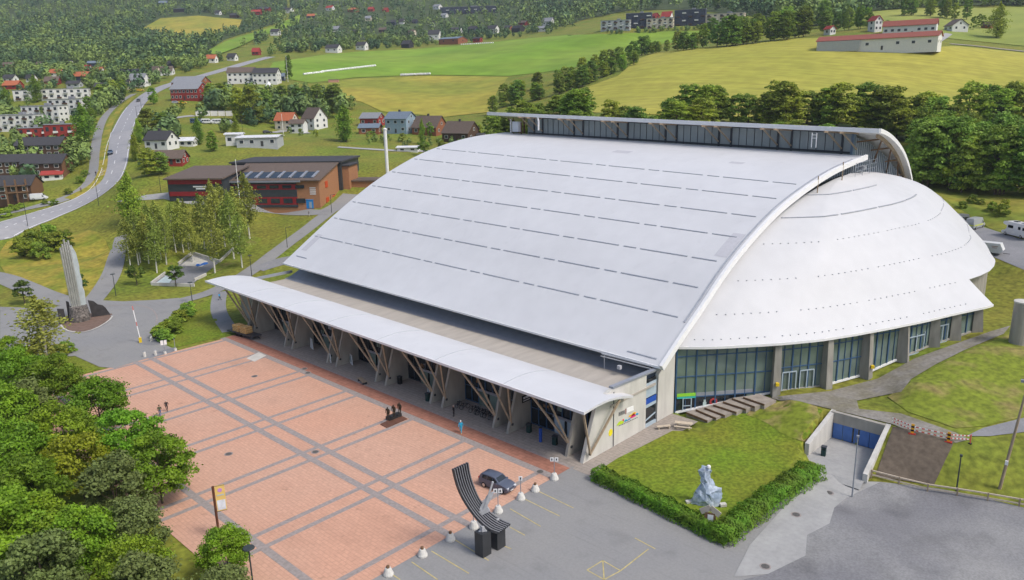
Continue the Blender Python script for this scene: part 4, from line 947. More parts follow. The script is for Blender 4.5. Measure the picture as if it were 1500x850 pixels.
for (k, x, y, h), lb in zip(NT_, NL_):
    p = at(x, y, 0); tree(k, p, h, 'green deciduous tree '+lb, 'trees left of the brick plaza')
tree('birch', at(72, 548, 0), 13.2, 'solitary slender birch in front of the turning circle', None, 1.75)
# birch grove
bg_ = [(192, 395, 13), (203, 388, 14), (206, 385, 12), (218, 386, 13), (230, 400, 14), (244, 388, 13), (258, 370, 13), (269, 370, 14), (277, 366, 13), (236, 380, 15), (315, 400, 16.5), (343, 380, 17), (318, 372, 19), (349, 372, 17.5), (366, 350, 18), (300, 365, 15), (330, 362, 17), (222, 372, 13), (283, 385, 11), (355, 392, 14)]
for i, (x, y, h) in enumerate(bg_):
    tree('birch', gp(x, y), h, 'white stemmed birch in the small grove before the red brick school' if i not in (2, 10) else ['', 'leftmost white stemmed birch of the grove, above the path'][0] or ('birch standing nearest the arena canopy beside the sunken court' if i == 10 else 'white stemmed birch at the path side of the grove'), 'birches of the grove', 1.05)
tree('poplar', gp(195, 330), 15, 'tall full poplar beside the road bend left of the grove', None, 1.25)
for x, y, lb in ((201, 418, 'small round tree at the grass edge left of the sunken court'), (258, 420, 'small round dark tree in front of the sunken court wall'), (37, 446, 'small round tree beside the left footpath'), (118, 432, 'small round tree behind the steel torch sculpture')):
    tree('lollipop', gp(x, y), 5.2 if x > 50 else 5.6, lb)
for i, (x, y, s_) in enumerate(((40, 372, 5), (60, 360, 5.5), (80, 362, 5.5), (95, 355, 4.5), (50, 352, 4.5), (72, 348, 5), (30, 362, 4), (62, 373, 4.6))):
    tree('shrub', gp(x, y+6), s_*1.05, 'dense green thicket bush on the rough meadow left of the path', 'thicket on the rough meadow', 1.15, 'bush', 'bush')
for i, (x, y) in enumerate(((236, 494), (243, 488), (250, 484), (258, 478), (265, 471), (271, 466), (277, 459), (242, 500), (256, 488))):
    tree('shrub', gp(x, y), 2.5, 'low clipped bush bordering the forecourt lawn beside the barrier', 'bushes by the forecourt barrier', 1.35, 'bush', 'bush')
for x, y in ((90, 520), (100, 516), (82, 524), (55, 530), (40, 536)): tree('shrub', gp(x, y), 2.2, 'bush at the foot of the solitary birch', 'bushes under the solitary birch', 1.3, 'bush', 'bush')
# belt behind the hall and along the field edge
def belt(poly_px, n, kinds, h, label, group, wide=1., jit=6, dmin=0):
    P = [np.array(p, float) for p in poly_px]; seg = np.array([np.linalg.norm(P[i+1]-P[i]) for i in range(len(P)-1)]); cum = np.concatenate([[0], np.cumsum(seg)]); 
    for i in range(n):
        s = (i+random.uniform(.2, .8))/n*cum[-1]; k = min(np.searchsorted(cum, s)-1 if s > 0 else 0, len(seg)-1); a = (s-cum[k])/seg[k]; q = P[k]*(1-a)+P[k+1]*a
        p = gp(q[0], q[1]); p = p+np.array([random.uniform(-jit, jit), random.uniform(-jit, jit), 0])
        tree(random.choice(kinds), p, random.uniform(*h), label, group, wide*random.uniform(.85, 1.15))
def belt3(A, B, n, kinds, h, label, group, wide=1., jit=4):
    for i in range(n):
        t = (i+random.uniform(.1, .9))/n; p = np.array(A)*(1-t)+np.array(B)*t; tree(random.choice(kinds), (p[0]+random.uniform(-jit, jit), p[1]+random.uniform(-jit, jit)), random.uniform(*h), label, group, wide*random.uniform(.85, 1.15))
gB = 'trees of the belt behind the arena'
BL, BM, BR = atd(720, 178, 285), atd(1100, 175, 262), atd(1340, 200, 255)
dd = lambda p: np.array([p[0], p[1]])
belt3(dd(BL), dd(BM), 24, ['broad', 'broad', 'broad_dark'], (9, 15.5), 'leafy tree in the belt behind the long clerestory roof', gB, 1.45, 6)
belt3(dd(BM), dd(BR), 18, ['broad', 'broad', 'broad_dark'], (10, 17), 'leafy tree in the belt behind the right end of the clerestory roof', gB, 1.45, 6)
belt3(dd(atd(760, 190, 262)), dd(atd(1250, 190, 238)), 16, ['broad'], (8, 11.5), 'lower lighter tree in front of the belt behind the arena', gB, 1.7, 5)
gW = 'trees of the wood right of the dome'
belt3(dd(gp(1333, 272)), dd(gp(1560, 290)), 14, ['broad_dark', 'broad', 'broad_dark', 'broad'], (15, 20), 'tall dark tree at the front of the wood above the meadow', gW, 1.1, 3)
belt3(dd(atd(1340, 240, 215)), dd(atd(1560, 240, 215)), 11, ['broad', 'broad_dark'], (15, 19), 'tall tree inside the wood right of the dome', gW, 1.25, 5)
belt3(dd(atd(1330, 200, 240)), dd(atd(1560, 200, 240)), 9, ['broad', 'broad_dark'], (13, 18), 'tree deep in the wood right of the dome', gW, 1.25, 5)
belt3(dd(atd(1400, 170, 268)), dd(atd(1560, 160, 268)), 7, ['broad'], (15, 20), 'tall pale tree rising over the top of the wood at the right', gW, 1.25, 5)
for x, y, s_ in ((1410, 305, 1.8), (1425, 298, 2.2), (1455, 310, 2.4), (1466, 316, 2.8), (1472, 304, 2.), (1438, 300, 1.4)): tree('shrub', gp(x, y), s_, 'small bush on the weedy meadow above the car park', 'bushes on the meadow', 1.2, 'bush', 'bush')
# hedgerow between the green field and the barley
gH = 'trees of the hedgerow between the fields'
belt([(735, 158), (770, 150), (815, 140), (860, 124), (905, 106), (930, 92)], 22, ['broad', 'broad_dark', 'broad'], (8, 14), 'bushy tree in the hedgerow between green and yellow field', gH, 1.2, 4)
belt([(725, 152), (760, 140), (810, 124), (860, 110), (915, 92)], 14, ['broad', 'broad'], (8, 12), 'lighter tree on the green field side of the hedgerow', gH, 1.25, 4)
belt([(925, 84), (960, 78), (1000, 74), (1030, 71)], 12, ['broad', 'broad_dark', 'broad'], (7, 13), 'tree in the upper part of the hedgerow', gH, 1.2, 4)
belt([(1035, 70), (1080, 67), (1120, 63), (1150, 58), (1195, 52)], 18, ['broad', 'broad', 'broad_dark'], (12, 20), 'tall tree in the copse above the barley field', 'trees of the copse above the barley', 1.1, 6)
belt([(1040, 62), (1100, 54), (1160, 46), (1200, 42)], 12, ['broad', 'broad_dark'], (13, 20), 'tree at the back of the copse above the barley field', 'trees of the copse above the barley', 1.2, 8)
belt([(1215, 47), (1245, 44), (1270, 42)], 7, ['broad', 'broad_dark'], (11, 15), 'tree beside the white farm tower house', 'trees at the farm', .8, 4)
belt([(1320, 24), (1345, 22), (1380, 26), (1415, 30)], 9, ['broad_dark', 'broad'], (11, 15), 'dark tree behind the red roofed farm buildings', 'trees at the farm', .9, 4)
for x, y in ((1425, 44), (1433, 40), (1440, 42)): tree('far_dark', gp(x, y), 8, 'round tree beside the white farmhouse', 'trees at the farm', .9)
tree('poplar', gp(1459, 56), 18.5, 'solitary airy tree standing in the pale field', None, 1.5)
tree('broad_dark', gp(424, 116), 17, 'dense conical tree standing behind the flagpole by the green field', None, .62)
# trees in the valley on the left
V = [('broad', 372, 182, 20, 'big dense tree left of the orange roofed house', 1.), ('broad', 352, 178, 18, 'broad tree left of the big dense tree by the orange roofed house', .9), ('broad_dark', 392, 172, 15, 'dark tree right behind the big dense tree', 1.), ('broad', 325, 155, 13, 'bushy tree below the red timber building', 1.3), ('broad', 310, 150, 11, 'low wide tree right of the red timber building', 1.4), ('broad_dark', 490, 165, 16, 'dark spreading tree behind the white gabled house', 1.4), ('broad_dark', 465, 160, 14, 'dark tree right above the white gabled house', 1.2), ('broad', 440, 160, 13, 'tree behind the orange roofed house', 1.2), ('broad', 415, 155, 12, 'tree behind the lawn above the orange roof', 1.2),
     ('poplar', 507, 208, 15.5, 'full tree standing right of the white gabled house', 1.5), ('broad', 225, 153, 10, 'round tree beside the road by the red building', 1.), ('broad', 150, 155, 13, 'tree behind the white apartment blocks', 1.2), ('broad', 168, 148, 13, 'tree left of the road at the parked vehicles', 1.1), ('broad', 180, 140, 11, 'tree at the far bend of the road', 1.1), ('broad_dark', 132, 168, 10, 'dark tree at the right end of the white blocks', 1.2),
     ('poplar', 126, 210, 16, 'tall tree between the red row and the cycle path', 1.5), ('broad', 137, 188, 10, 'tree at the end of the red townhouse row', .9), ('poplar', 55, 150, 16, 'tall airy tree in front of the white apartment blocks', 1.3), ('poplar', 12, 165, 14, 'tree at the left edge beside the white blocks', 1.2), ('far', 112, 222, 6.5, 'yellow green tree beside the brown row house', 1.2), ('spruce', 58, 256, 5, 'narrow conifer by the white garage', .8),
     ('broad', 218, 192, 10, 'wide low tree above the white house by the road', 1.5), ('broad', 240, 190, 8, 'low tree right above the white house', 1.5), ('poplar', 205, 212, 10, 'narrow tree left of the white house by the road', .9), ('poplar', 200, 236, 10, 'tall tree between the road and the school', 1.0), ('broad', 218, 258, 10, 'dark tree left of the school hall', 1.2), ('broad_dark', 236, 256, 8, 'dark bush like tree at the school corner', 1.4), ('poplar', 292, 212, 11, 'slim tree right of the white garage', 1.1), ('broad', 312, 222, 8, 'tree behind the school roof', 1.), ('poplar', 346, 205, 10, 'slim tree before the flat white building', .9), ('far', 268, 160, 5, 'round bush by the gravel bend', 1.),
     ('far', 425, 196, 3.4, 'small garden tree on the lawn before the white house', 1.2), ('far', 441, 199, 3.4, 'second small garden tree on the lawn, right of its neighbour', 1.2), ('far', 463, 201, 3.8, 'garden tree in front of the white gabled house', 1.2), ('far', 630, 202, 7.5, 'garden tree before the brown gabled house', .8), ('poplar', 619, 212, 11, 'thin pale tree between the houses right of the mast', .7), ('far', 648, 224, 5.5, 'bushy tree below the dark brown house', 1.2), ('far', 620, 228, 7, 'bushy tree beside the arena roof edge', 1.2), ('far', 590, 208, 4, 'shrubby tree below the blue house', 1.5), ('far', 700, 205, 8, 'tree right of the dark brown house', 1.), ('far', 714, 195, 8, 'tree at the left tip of the clerestory roof', 1.), ('far', 545, 205, 4, 'garden shrub tree below the red house', 1.6), ('broad', 722, 168, 10, 'tree at the lower end of the straw field', 1.)]
for k, x, y, h, lb, wd in V: tree(k, gp(x, y), h, lb, None, wd)
for x, y, s_ in ((20, 310, 2.5), (8, 318, 3), (32, 306, 2), (80, 300, 2), (100, 285, 2.2), (118, 268, 2.4), (125, 258, 2.2), (66, 300, 1.6)): tree('shrub', gp(x, y), s_, 'hedge bush between the brown row houses and the cycle path', 'bushes along the cycle path', 1.3, 'bush', 'bush')
# ------------------------------------------------------------------ far woods: a mass nobody could count
def wood(name, pts, nleaf, kinds):
    Vs, Fs, n0 = [], [], 0
    for x, y, h, k in pts:
        if k == 's':
            f = rng.uniform(0, 1, nleaf)**1.2; r = h*.21*(1-f)*rng.uniform(.5, 1, nleaf); a = rng.uniform(0, 6.283, nleaf); P = np.stack([r*np.cos(a), r*np.sin(a), h*f], 1); nr = np.stack([np.cos(a)*.7, np.sin(a)*.7, np.full(nleaf, .7)], 1)+unit(nleaf)*.4
        else:
            u = unit(nleaf); P = u*np.array([h*.34, h*.34, h*.46])*rng.uniform(.6, 1.05, (nleaf, 1))+np.array([0, 0, h*.52]); nr = u+unit(nleaf)*.6
        nr /= np.linalg.norm(nr, axis=1, keepdims=True)
        Vv, Ff_ = leaf_quads(P+np.array([x, y, tz(x, y)]), nr, h*.2*rng.uniform(.7, 1.3, nleaf)); Vs.append(Vv); Fs.append(Ff_+n0); n0 += len(Vv)
    o = bpy.data.objects.new(name, np_mesh(name, np.concatenate(Vs), np.concatenate(Fs), leaf_far)); COL.objects.link(o); return tag(o, kind='stuff')
def inpoly(P, x, y):
    c = False; n = len(P)
    for i in range(n):
        a, b = P[i], P[(i+1) % n]
        if (a[1] > y) != (b[1] > y) and x < (b[0]-a[0])*(y-a[1])/(b[1]-a[1])+a[0]: c = not c
    return c
HOUSES = []
def clear(p):
    for h, rr in HOUSES:
        d = h[:2]-p[:2]; dist = math.hypot(*d)
        if dist < rr: return False
        if dist < 60:
            v = h[:2]/np.linalg.norm(h[:2]); al = d @ v
            if 0 < al and abs(d[0]*v[1]-d[1]*v[0]) < rr*.9: return False
    return True
def fill(poly, n, h, ps, holes=()):
    xs = [p[0] for p in poly]; ys = [p[1] for p in poly]; out = []
    while len(out) < n:
        x, y = random.uniform(min(xs), max(xs)), random.uniform(min(ys), max(ys))
        if inpoly(poly, x, y) and not any(inpoly(q, x, y) for q in holes):
            p = gp(x, y)
            if not clear(p) and random.random() < .93: continue
            out.append((p[0], p[1], random.uniform(*h), 's' if random.random() < ps else 'r'))
    return out
HM1 = [(205, 46), (235, 26), (290, 22), (360, 28), (352, 44), (300, 58), (275, 60)]; HM2 = [(298, 80), (330, 60), (400, 38), (445, 18), (440, 40), (380, 58), (350, 74), (318, 85)]; HM3 = [(478, 5), (520, 3), (566, 0), (566, -14), (478, -14)]
# ------------------------------------------------------------------ houses and other buildings
PAL = dict(white=(.66, .66, .64), cream=(.58, .52, .40), grey=(.40, .42, .43), blue=(.27, .36, .44), red=(.27, .035, .028), rust=(.26, .10, .05), brown=(.085, .05, .032), wood=(.16, .085, .045), dark=(.035, .034, .036), navy=(.045, .055, .085), brick=(.37, .18, .09), yellow=(.55, .38, .10))
RPAL = dict(dark=(.055, .054, .058), brown=(.13, .098, .078), grey=(.24, .25, .27), orange=(.42, .13, .06), red=(.34, .05, .04), black=(.03, .03, .034), blue=(.15, .19, .24), white=(.62, .63, .65), tile=(.27, .085, .06))
def wm(k): return MATS.get('wall_'+k) or mat('wall_'+k, PAL[k], .8, .08, 1.2, stretch=(1, 1, 3))
def rm(k): return MATS.get('roof_'+k) or mat('roof_'+k, RPAL[k], .7, .12, 1.5)
pane = mat('window_pane', (.03, .04, .05), .12, .2, 1, spec=.7)
wframe = mat('window_frame', (.68, .68, .66), .6, .04, 3)
RV, FV = RT[:2]/np.linalg.norm(RT[:2]), FW[:2]/np.linalg.norm(FW[:2])
def local_rot(p, a):
    """world angle of an axis turned a degrees from the sight line's right-hand side"""
    v = np.array(p[:2]); v = v/np.linalg.norm(v); r = np.array([v[1], -v[0]]); ang = math.atan2(r[1], r[0]); return ang+rad(a)
def window(par, c, wd, ht, face, frame=True, m=None):
    """pane set 3 cm proud in a frame; face: 'f','b','l','r' of the local box"""
    mb = MB(); fr = MB(); t = .05
    dx = {'f': (wd, t), 'b': (wd, t), 'l': (t, wd), 'r': (t, wd)}[face]; o = {'f': (0, -1), 'b': (0, 1), 'l': (-1, 0), 'r': (1, 0)}[face]
    mb.box((c[0]+o[0]*.03, c[1]+o[1]*.03, c[2]), (*dx, ht)); w_ = mb.obj('window', m or pane, par)
    if frame:
        f = .12; q = (c[0]+o[0]*.05, c[1]+o[1]*.05)
        for sgn in (-1, 1):
            if face in 'fb': fr.box((q[0]+sgn*(wd/2+f/2), q[1], c[2]), (f, .07, ht+2*f))
            else: fr.box((q[0], q[1]+sgn*(wd/2+f/2), c[2]), (.07, f, ht+2*f))
            fr.box((*q, c[2]+sgn*(ht/2+f/2)), ((wd, .07, f) if face in 'fb' else (.07, wd, f)))
        fr.obj('frame', wframe, w_)
def house(px, py, wpx, hw, hr, a, wall, roof, label, group=None, ratio=.72, nw=3, floors=1, detail=True, chim=False, base=None, cat_='house', name='house', gwin=True, eaves=.5):
    p = gp(px, py); d = dep(p); m = d/F; ca, sa = abs(math.cos(rad(a))), abs(math.sin(rad(a)))
    L = wpx*m/(ca+ratio*sa); Wd = L*ratio; hw_, hr_ = hw*m, hr*m
    r = thing(name, label, cat_, p, local_rot(p, a), group); hx, hy = L/2, Wd/2
    mb = MB(); zb = -2.0
    mb.add([(-hx, -hy, zb), (hx, -hy, zb), (hx, hy, zb), (-hx, hy, zb), (-hx, -hy, hw_), (hx, -hy, hw_), (hx, hy, hw_), (-hx, hy, hw_), (-hx, 0, hw_+hr_), (hx, 0, hw_+hr_)],
           [(0, 1, 5, 4), (2, 3, 7, 6), (1, 2, 6, 9, 5), (3, 0, 4, 8, 7), (4, 5, 9, 8), (6, 7, 8, 9), (3, 2, 1, 0)])
    wl = mb.obj('wall', wm(wall), r)
    e = min(eaves, .12*L+.1); t = .22; mb = MB(); sl = hr_/hy
    for s in (-1, 1):
        x0, x1 = -hx-e, hx+e; yo = s*(hy+e); zo = hw_-sl*e
        A = [(x0, yo, zo+.05), (x1, yo, zo+.05), (x1, 0, hw_+hr_+.05), (x0, 0, hw_+hr_+.05)]
        mb.add(A+[(x, y, z+t) for x, y, z in A], [(3, 2, 1, 0), (4, 5, 6, 7), (0, 1, 5, 4), (1, 2, 6, 5), (2, 3, 7, 6), (3, 0, 4, 7)])
    rf = mb.obj('roof', rm(roof), r)
    if chim:
        mb = MB(); mb.box((-hx*.1, .25, hw_+hr_+.35), (.8, .8, 1.6)); mb.obj('chimney', rm('dark'), rf)
    if detail:
        fh = hw_/floors
        for k in range(floors):
            z = fh*(k+.55); wh = min(1.3, fh*.48)
            for i in range(nw):
                x = -hx+L*(i+.5)/nw
                if k == 0 and i == nw//2 and nw > 2:
                    q = MB(); q.box((x, -hy-.03, 1.0), (1.0, .06, 2.0)); q.obj('door', rm('dark') if wall != 'dark' else wframe, r); continue
                window(r, (x, -hy, z), min(1.5, L/nw*.5), wh, 'f', wall != 'white')
            if gwin:
                sd_ = 'r' if a < 0 else 'l'
                for yy in (-.25, .25): window(r, (hx if a < 0 else -hx, Wd*yy, z), 1.1, wh, sd_, wall != 'white')
        if hr_ > 1.8 and gwin: window(r, (hx if a < 0 else -hx, 0, hw_+hr_*.32), 1.0, 1.1, 'r' if a < 0 else 'l', wall != 'white')
    elif wpx > 8:
        for i in range(2): window(r, (-hx+L*(i+.5)/2, -hy, hw_*.55), min(1.6, L*.2), min(1.4, hw_*.4), 'f', False)
        if gwin: window(r, ((hx if a < 0 else -hx), 0, hw_*.6), 1.3, 1.3, 'r' if a < 0 else 'l', False)
    return r
# --- nearer houses on the valley floor
house(238, 217, 46, 13, 11, -38, 'white', 'dark', 'white gabled house with dark roof beside the main road bend', chim=True, nw=3)
house(276, 214, 25, 8, 4, -25, 'white', 'white', 'small white garage right of the white house by the road', nw=2, name='garage', cat_='garage')
house(252, 240, 48, 9, 10, -22, 'red', 'brown', 'low dark red house with brown roof left of the school', nw=4)
house(421, 190, 34, 14, 10, -32, 'cream', 'orange', 'cream house with bright orange roof in the valley', nw=2, floors=2)
wh_ = house(462, 188, 36, 15, 14, -52, 'white', 'brown', 'tall white house with steep brown gable right of the orange roof', nw=2, floors=2, ratio=.9)
house(438, 195, 26, 14, 5, -25, 'white', 'brown', 'white wing with blue balcony in front of the tall white gable', nw=2, floors=2, name='house', gwin=False)
house(546, 184, 36, 11, 7, -30, 'red', 'grey', 'dark red house with grey roof left of the blue house', nw=3)
house(543, 196, 34, 9, 5, -15, 'rust', 'blue', 'wooden garage with blue grey roof in front of the dark red house', nw=2, name='garage', cat_='garage')
house(588, 194, 46, 20, 9, -33, 'blue', 'blue', 'pale blue two storey house with grey roof in the valley', nw=3, floors=2, chim=True, ratio=.8)
house(630, 196, 52, 10, 15, -35, 'rust', 'brown', 'rust red house with big brown roof right of the blue house', nw=3, chim=True)
house(676, 207, 56, 13, 15, -35, 'brown', 'brown', 'dark brown wooden house with brown roof nearest the arena', nw=3, chim=True)
house(706, 206, 14, 8, 2, -20, 'white', 'dark', 'low white annex at the edge behind the dark brown house', nw=1, gwin=False)
house(599, 221, 34, 5, 1.5, -12, 'white', 'white', 'long low white garage on the lawn below the blue house', nw=2, name='garage', cat_='garage', gwin=False)
house(382, 213, 66, 12, 2, -14, 'grey', 'white', 'flat roofed pale grey hall behind the school', nw=4, gwin=False, name='hall', cat_='hall')
house(345, 212, 26, 15, 1.5, -14, 'white', 'white', 'small flat white block left of the pale grey hall', nw=2, gwin=False, name='hall', cat_='hall')
# red timber landmark by the junction
house(279, 146, 52, 15, 9, -30, 'red', 'grey', 'big red timber house with rows of white windows by the junction', nw=7, floors=2)
house(281, 128, 54, 7, 8, -28, 'rust', 'grey', 'rust red hall with grey roof behind the big red timber house', nw=4)
mb = MB(); 
house(356, 121, 42, 14, 7, -12, 'white', 'brown', 'long white house with brown roof at the foot of the green field', nw=5, floors=2, gwin=False)
house(392, 122, 40, 14, 7, -16, 'white', 'dark', 'long white house with dark roof right of its brown roofed twin', nw=5, floors=2)
house(412, 118, 14, 6, 4, -20, 'navy', 'blue', 'small dark blue shed at the end of the long white houses', nw=1)
# white apartment blocks stepping up the slope
def block(x0, x1, y1, h, a, label, nfl, nb, wall='white', group=None, ratio=.5, pit=1.5):
    p = gp((x0+x1)/2, y1); d = dep(p); m = d/F; ca, sa = abs(math.cos(rad(a))), abs(math.sin(rad(a))); L = (x1-x0)*m/(ca+ratio*sa); Wd = L*ratio; hh = h*m
    r = thing('apartment_block', label, 'apartments', p, local_rot(p, a), group)
    mb = MB(); mb.box((0, 0, (hh-2)/2), (L, Wd, hh+2)); mb.obj('wall', wm(wall), r)
    mb = MB(); mb.box((0, 0, hh+.15), (L+.5, Wd+.5, .3)); mb.box((L*.1, 0, hh+.9), (L*.12, Wd*.3, 1.2)); mb.obj('roof', rm('grey'), r)
    fh = hh/nfl
    for k in range(nfl):
        for i in range(nb):
            x = -L/2+L*(i+.5)/nb; window(r, (x, -Wd/2, fh*(k+.5)), L/nb*.42, fh*.5, 'f', False)
            if (i+k) % 2 == 0:
                q = MB(); q.box((x+L/nb*.1, -Wd/2-.5, fh*k+.55), (L/nb*.62, 1.0, .9)); q.obj('balcony', wm('grey' if wall == 'white' else 'white') if i % 2 else wm('brown'), r)
        for yy in (-.25, .2): window(r, (L/2, Wd*yy, fh*(k+.55)), Wd*.18, fh*.35, 'r', False)
    return r
gA = 'white apartment blocks'
block(0, 62, 190, 21, -28, 'white apartment block at the left edge, lowest of the stepped row', 3, 6, group=gA)
block(39, 99, 180, 24, -30, 'white apartment block second from the bottom of the stepped row', 3, 6, group=gA)
block(76, 132, 168, 22, -30, 'white apartment block third in the stepped row, beside the dark trees', 3, 5, group=gA)
block(66, 130, 144, 13, -10, 'long white block at the top of the stepped row', 2, 7, group=gA, ratio=.25)
block(24, 68, 146, 13, -10, 'white block behind the airy tree at the left end of the top row', 2, 4, group=gA, ratio=.3)
block(31, 72, 205, 17, -14, 'dark red flat roofed townhouses, left half of the row', 2, 4, 'red', 'red townhouses', .4)
block(70, 112, 207, 24, -16, 'dark red flat roofed townhouses, taller right half of the row', 2, 4, 'red', 'red townhouses', .45)
# brown row houses
def rowhouse(px, py, wpx, hw, hr, a, label, nw):
    r = house(px, py, wpx, hw, hr, a, 'brown', 'dark', label, 'brown row houses', .55, nw, 2, name='row_house')
    wl = [c for c in r.children if c.name.startswith('wall')][0]; co = [v.co for v in wl.data.vertices]; P = [Vector(co[i])+Vector((.03, 0, 0)) for i in (1, 2, 6, 9, 5)]
    q = MB(); q.extr(P, (.06, 0, 0)); q.obj('gable_panel', wm('wood'), r); return r
rowhouse(66, 229, 72, 17, 10, -28, 'brown wooden row house highest up, below the red townhouses', 6)
rowhouse(30, 254, 56, 18, 9, -24, 'brown wooden row house in the middle row at the left edge', 5)
rowhouse(72, 256, 66, 18, 11, -30, 'brown wooden row house in the middle row beside the white garage', 4)
rowhouse(24, 292, 72, 22, 12, -28, 'brown wooden row house lowest down at the left edge', 4)
house(79, 262, 30, 7, 4, -14, 'white', 'red', 'white garage with red roof below the brown row houses', nw=2, name='garage', cat_='garage', gwin=False)
house(24, 294, 30, 8, 2, -14, 'white', 'red', 'white garage with red roof at the lowest brown row house', nw=2, name='garage', cat_='garage', gwin=False)
t = thing('timber_frame', 'tall open timber frame with three posts beside the white van', 'frame', gp(28, 300), local_rot(gp(28, 300), -10))
for x in (-3, 0, 3): mb = MB(); mb.box((x, 0, 4), (.5, .5, 9)); mb.obj('post', timber_d, t)
for z in (4.2, 6.4): mb = MB(); mb.box((0, -.3, z), (7, .25, .4)); mb.obj('beam', timber_d, t)
# village on the left and the hillside: wall, roof, place
far_h = [(84, 112, 20, 5, 5, 'white', 'orange', 'white house with orange roof in the left village, above the dark red one'), (78, 124, 22, 5, 6, 'red', 'brown', 'dark red house below the orange roofs of the left village'), (20, 130, 27, 5, 6, 'red', 'orange', 'house with broad orange roof at the left edge of the village'),
    (47, 120, 15, 5, 5, 'white', 'dark', 'white gabled house right of the broad orange roof'), (16, 120, 21, 5, 5, 'white', 'dark', 'white house above the broad orange roof'), (188, 111, 50, 6, 3, 'dark', 'black', 'long black house in the middle of the left village'), (246, 110, 20, 6, 6, 'white', 'brown', 'white chalet below the hill road'), (228, 108, 14, 5, 5, 'cream', 'brown', 'cream house left of the white chalet'),
    (122, 117, 28, 5, 6, 'navy', 'orange', 'dark blue house with orange roof, left of the long black house'), (130, 107, 11, 6, 5, 'white', 'red', 'white house with red roof behind the dark blue one'), (147, 108, 12, 5, 4, 'white', 'orange', 'white house with orange roof left of the long black house'), (161, 125, 12, 5, 4, 'white', 'dark', 'small white gable below the long black house'), (205, 127, 30, 9, 9, 'white', 'grey', 'big white house with grey roof at the top of the road'), (187, 131, 10, 9, 5, 'cream', 'dark', 'narrow cream house left of the big white one'),
    (104, 96, 8, 4, 3, 'white', 'dark', 'tiny white house at the forest edge'), (140, 97, 22, 4, 3, 'navy', 'blue', 'dark blue house at the forest edge'), (14, 99, 16, 4, 3, 'rust', 'brown', 'rust red house at the left edge below the forest'), (60, 98, 12, 4, 3, 'brown', 'rust' if False else 'brown', 'brown house among trees below the forest'), (252, 99, 12, 5, 4, 'navy', 'dark', 'dark house right above the white chalet'), (150, 133, 20, 6, 5, 'brown', 'dark', 'brown house behind the top white block'), (110, 128, 22, 5, 4, 'grey', 'dark', 'grey house behind the top white block'),
    (311, 92, 17, 6, 5, 'white', 'orange', 'white house with orange roof beside the hill road'), (341, 89, 16, 5, 5, 'white', 'dark', 'white house right of the hill road bend'), (376, 81, 13, 5, 5, 'red', 'red', 'small red house where the hill road meets the green field'), (240, 9, 14, 4, 3, 'navy', 'blue', 'blue house on the forest hill at the top edge'), (262, 18, 26, 3, 2, 'dark', 'black', 'black cabins row on the forest hill'), (376, 22, 15, 4, 3, 'red', 'red', 'red house beside the upper hill meadow'), (320, 22, 10, 3, 3, 'white', 'dark', 'white dot of a house on the forest hill'), (345, 26, 16, 3, 3, 'brown', 'dark', 'brown cabin above the hill meadow'),
    (489, 77, 24, 6, 5, 'white', 'dark', 'white house at the left upper corner of the green field'), (531, 73, 19, 6, 5, 'white', 'dark', 'white house above the middle of the green field'), (597, 70, 18, 5, 5, 'dark', 'dark', 'dark gabled house above the bales'), (637, 59, 20, 8, 6, 'white', 'dark', 'white gabled house left of the brown school like hall'), (664, 64, 42, 6, 3, 'rust', 'blue', 'long brick coloured hall with grey roof above the green field'), (669, 49, 18, 5, 3, 'white', 'dark', 'white house behind the brick coloured hall'), (693, 49, 16, 6, 4, 'navy', 'dark', 'navy house right behind the brick coloured hall'), (722, 49, 20, 6, 5, 'white', 'dark', 'white double gabled house above the green field'), (700, 62, 14, 5, 2, 'red', 'dark', 'small red shed right of the brick coloured hall'),
    (589, 36, 8, 4, 4, 'white', 'dark', 'tiny white house high on the middle hillside'), (575, 37, 17, 4, 3, 'navy', 'dark', 'dark blue house high on the middle hillside'), (493, 47, 11, 4, 4, 'white', 'grey', 'white house in the trees above the left field corner'), (540, 31, 10, 4, 3, 'cream', 'grey', 'cream house in the trees of the middle hillside'), (518, 18, 17, 3, 3, 'rust', 'orange', 'orange roofed house near the top of the middle hillside'), (484, 16, 13, 4, 3, 'white', 'red', 'white house with reddish roof near the top edge'), (422, 19, 17, 4, 3, 'white', 'dark', 'white house near the top left hillside clearing'), (544, 17, 10, 3, 3, 'red', 'red', 'red house near the top, left one of a pair'), (565, 18, 10, 3, 3, 'red', 'red', 'red house near the top, right one of a pair'), (404, 52, 15, 5, 4, 'white', 'dark', 'white house with dark roof beside the sloping hill meadow'), (457, 27, 14, 3, 3, 'navy', 'orange', 'blue house with orange roof at the hillside clearing'), (385, 17, 26, 3, 3, 'red', 'dark', 'long red house at the top of the hill meadow'),
    (641, 14, 14, 4, 3, 'white', 'grey', 'white house left of the long navy terrace'), (651, 26, 12, 3, 3, 'white', 'grey', 'white house below the long navy terrace'), (608, 35, 9, 3, 3, 'navy', 'dark', 'dark house left of the navy terrace gardens'), (632, 40, 10, 4, 3, 'grey', 'dark', 'grey house in the trees below the terrace'), (561, 48, 12, 4, 3, 'brown', 'brown', 'brown cottage in the trees above the bales'), (604, 52, 12, 5, 3, 'cream', 'brown', 'cream cottage in the trees above the bales'), (520, 52, 9, 4, 3, 'dark', 'dark', 'dark cottage above the white field houses'),
    (795, 46, 19, 4, 3, 'white', 'grey', 'white house at the right upper end of the green field'), (803, 38, 18, 6, 5, 'white', 'grey', 'white double gabled house at the forest edge'), (759, 47, 19, 5, 4, 'dark', 'black', 'dark house left of the white field end houses'), (767, 38, 16, 4, 3, 'red', 'brown', 'reddish house behind the dark one at the forest edge'), (745, 45, 12, 4, 3, 'rust', 'dark', 'rust coloured house right of the white double gable')]
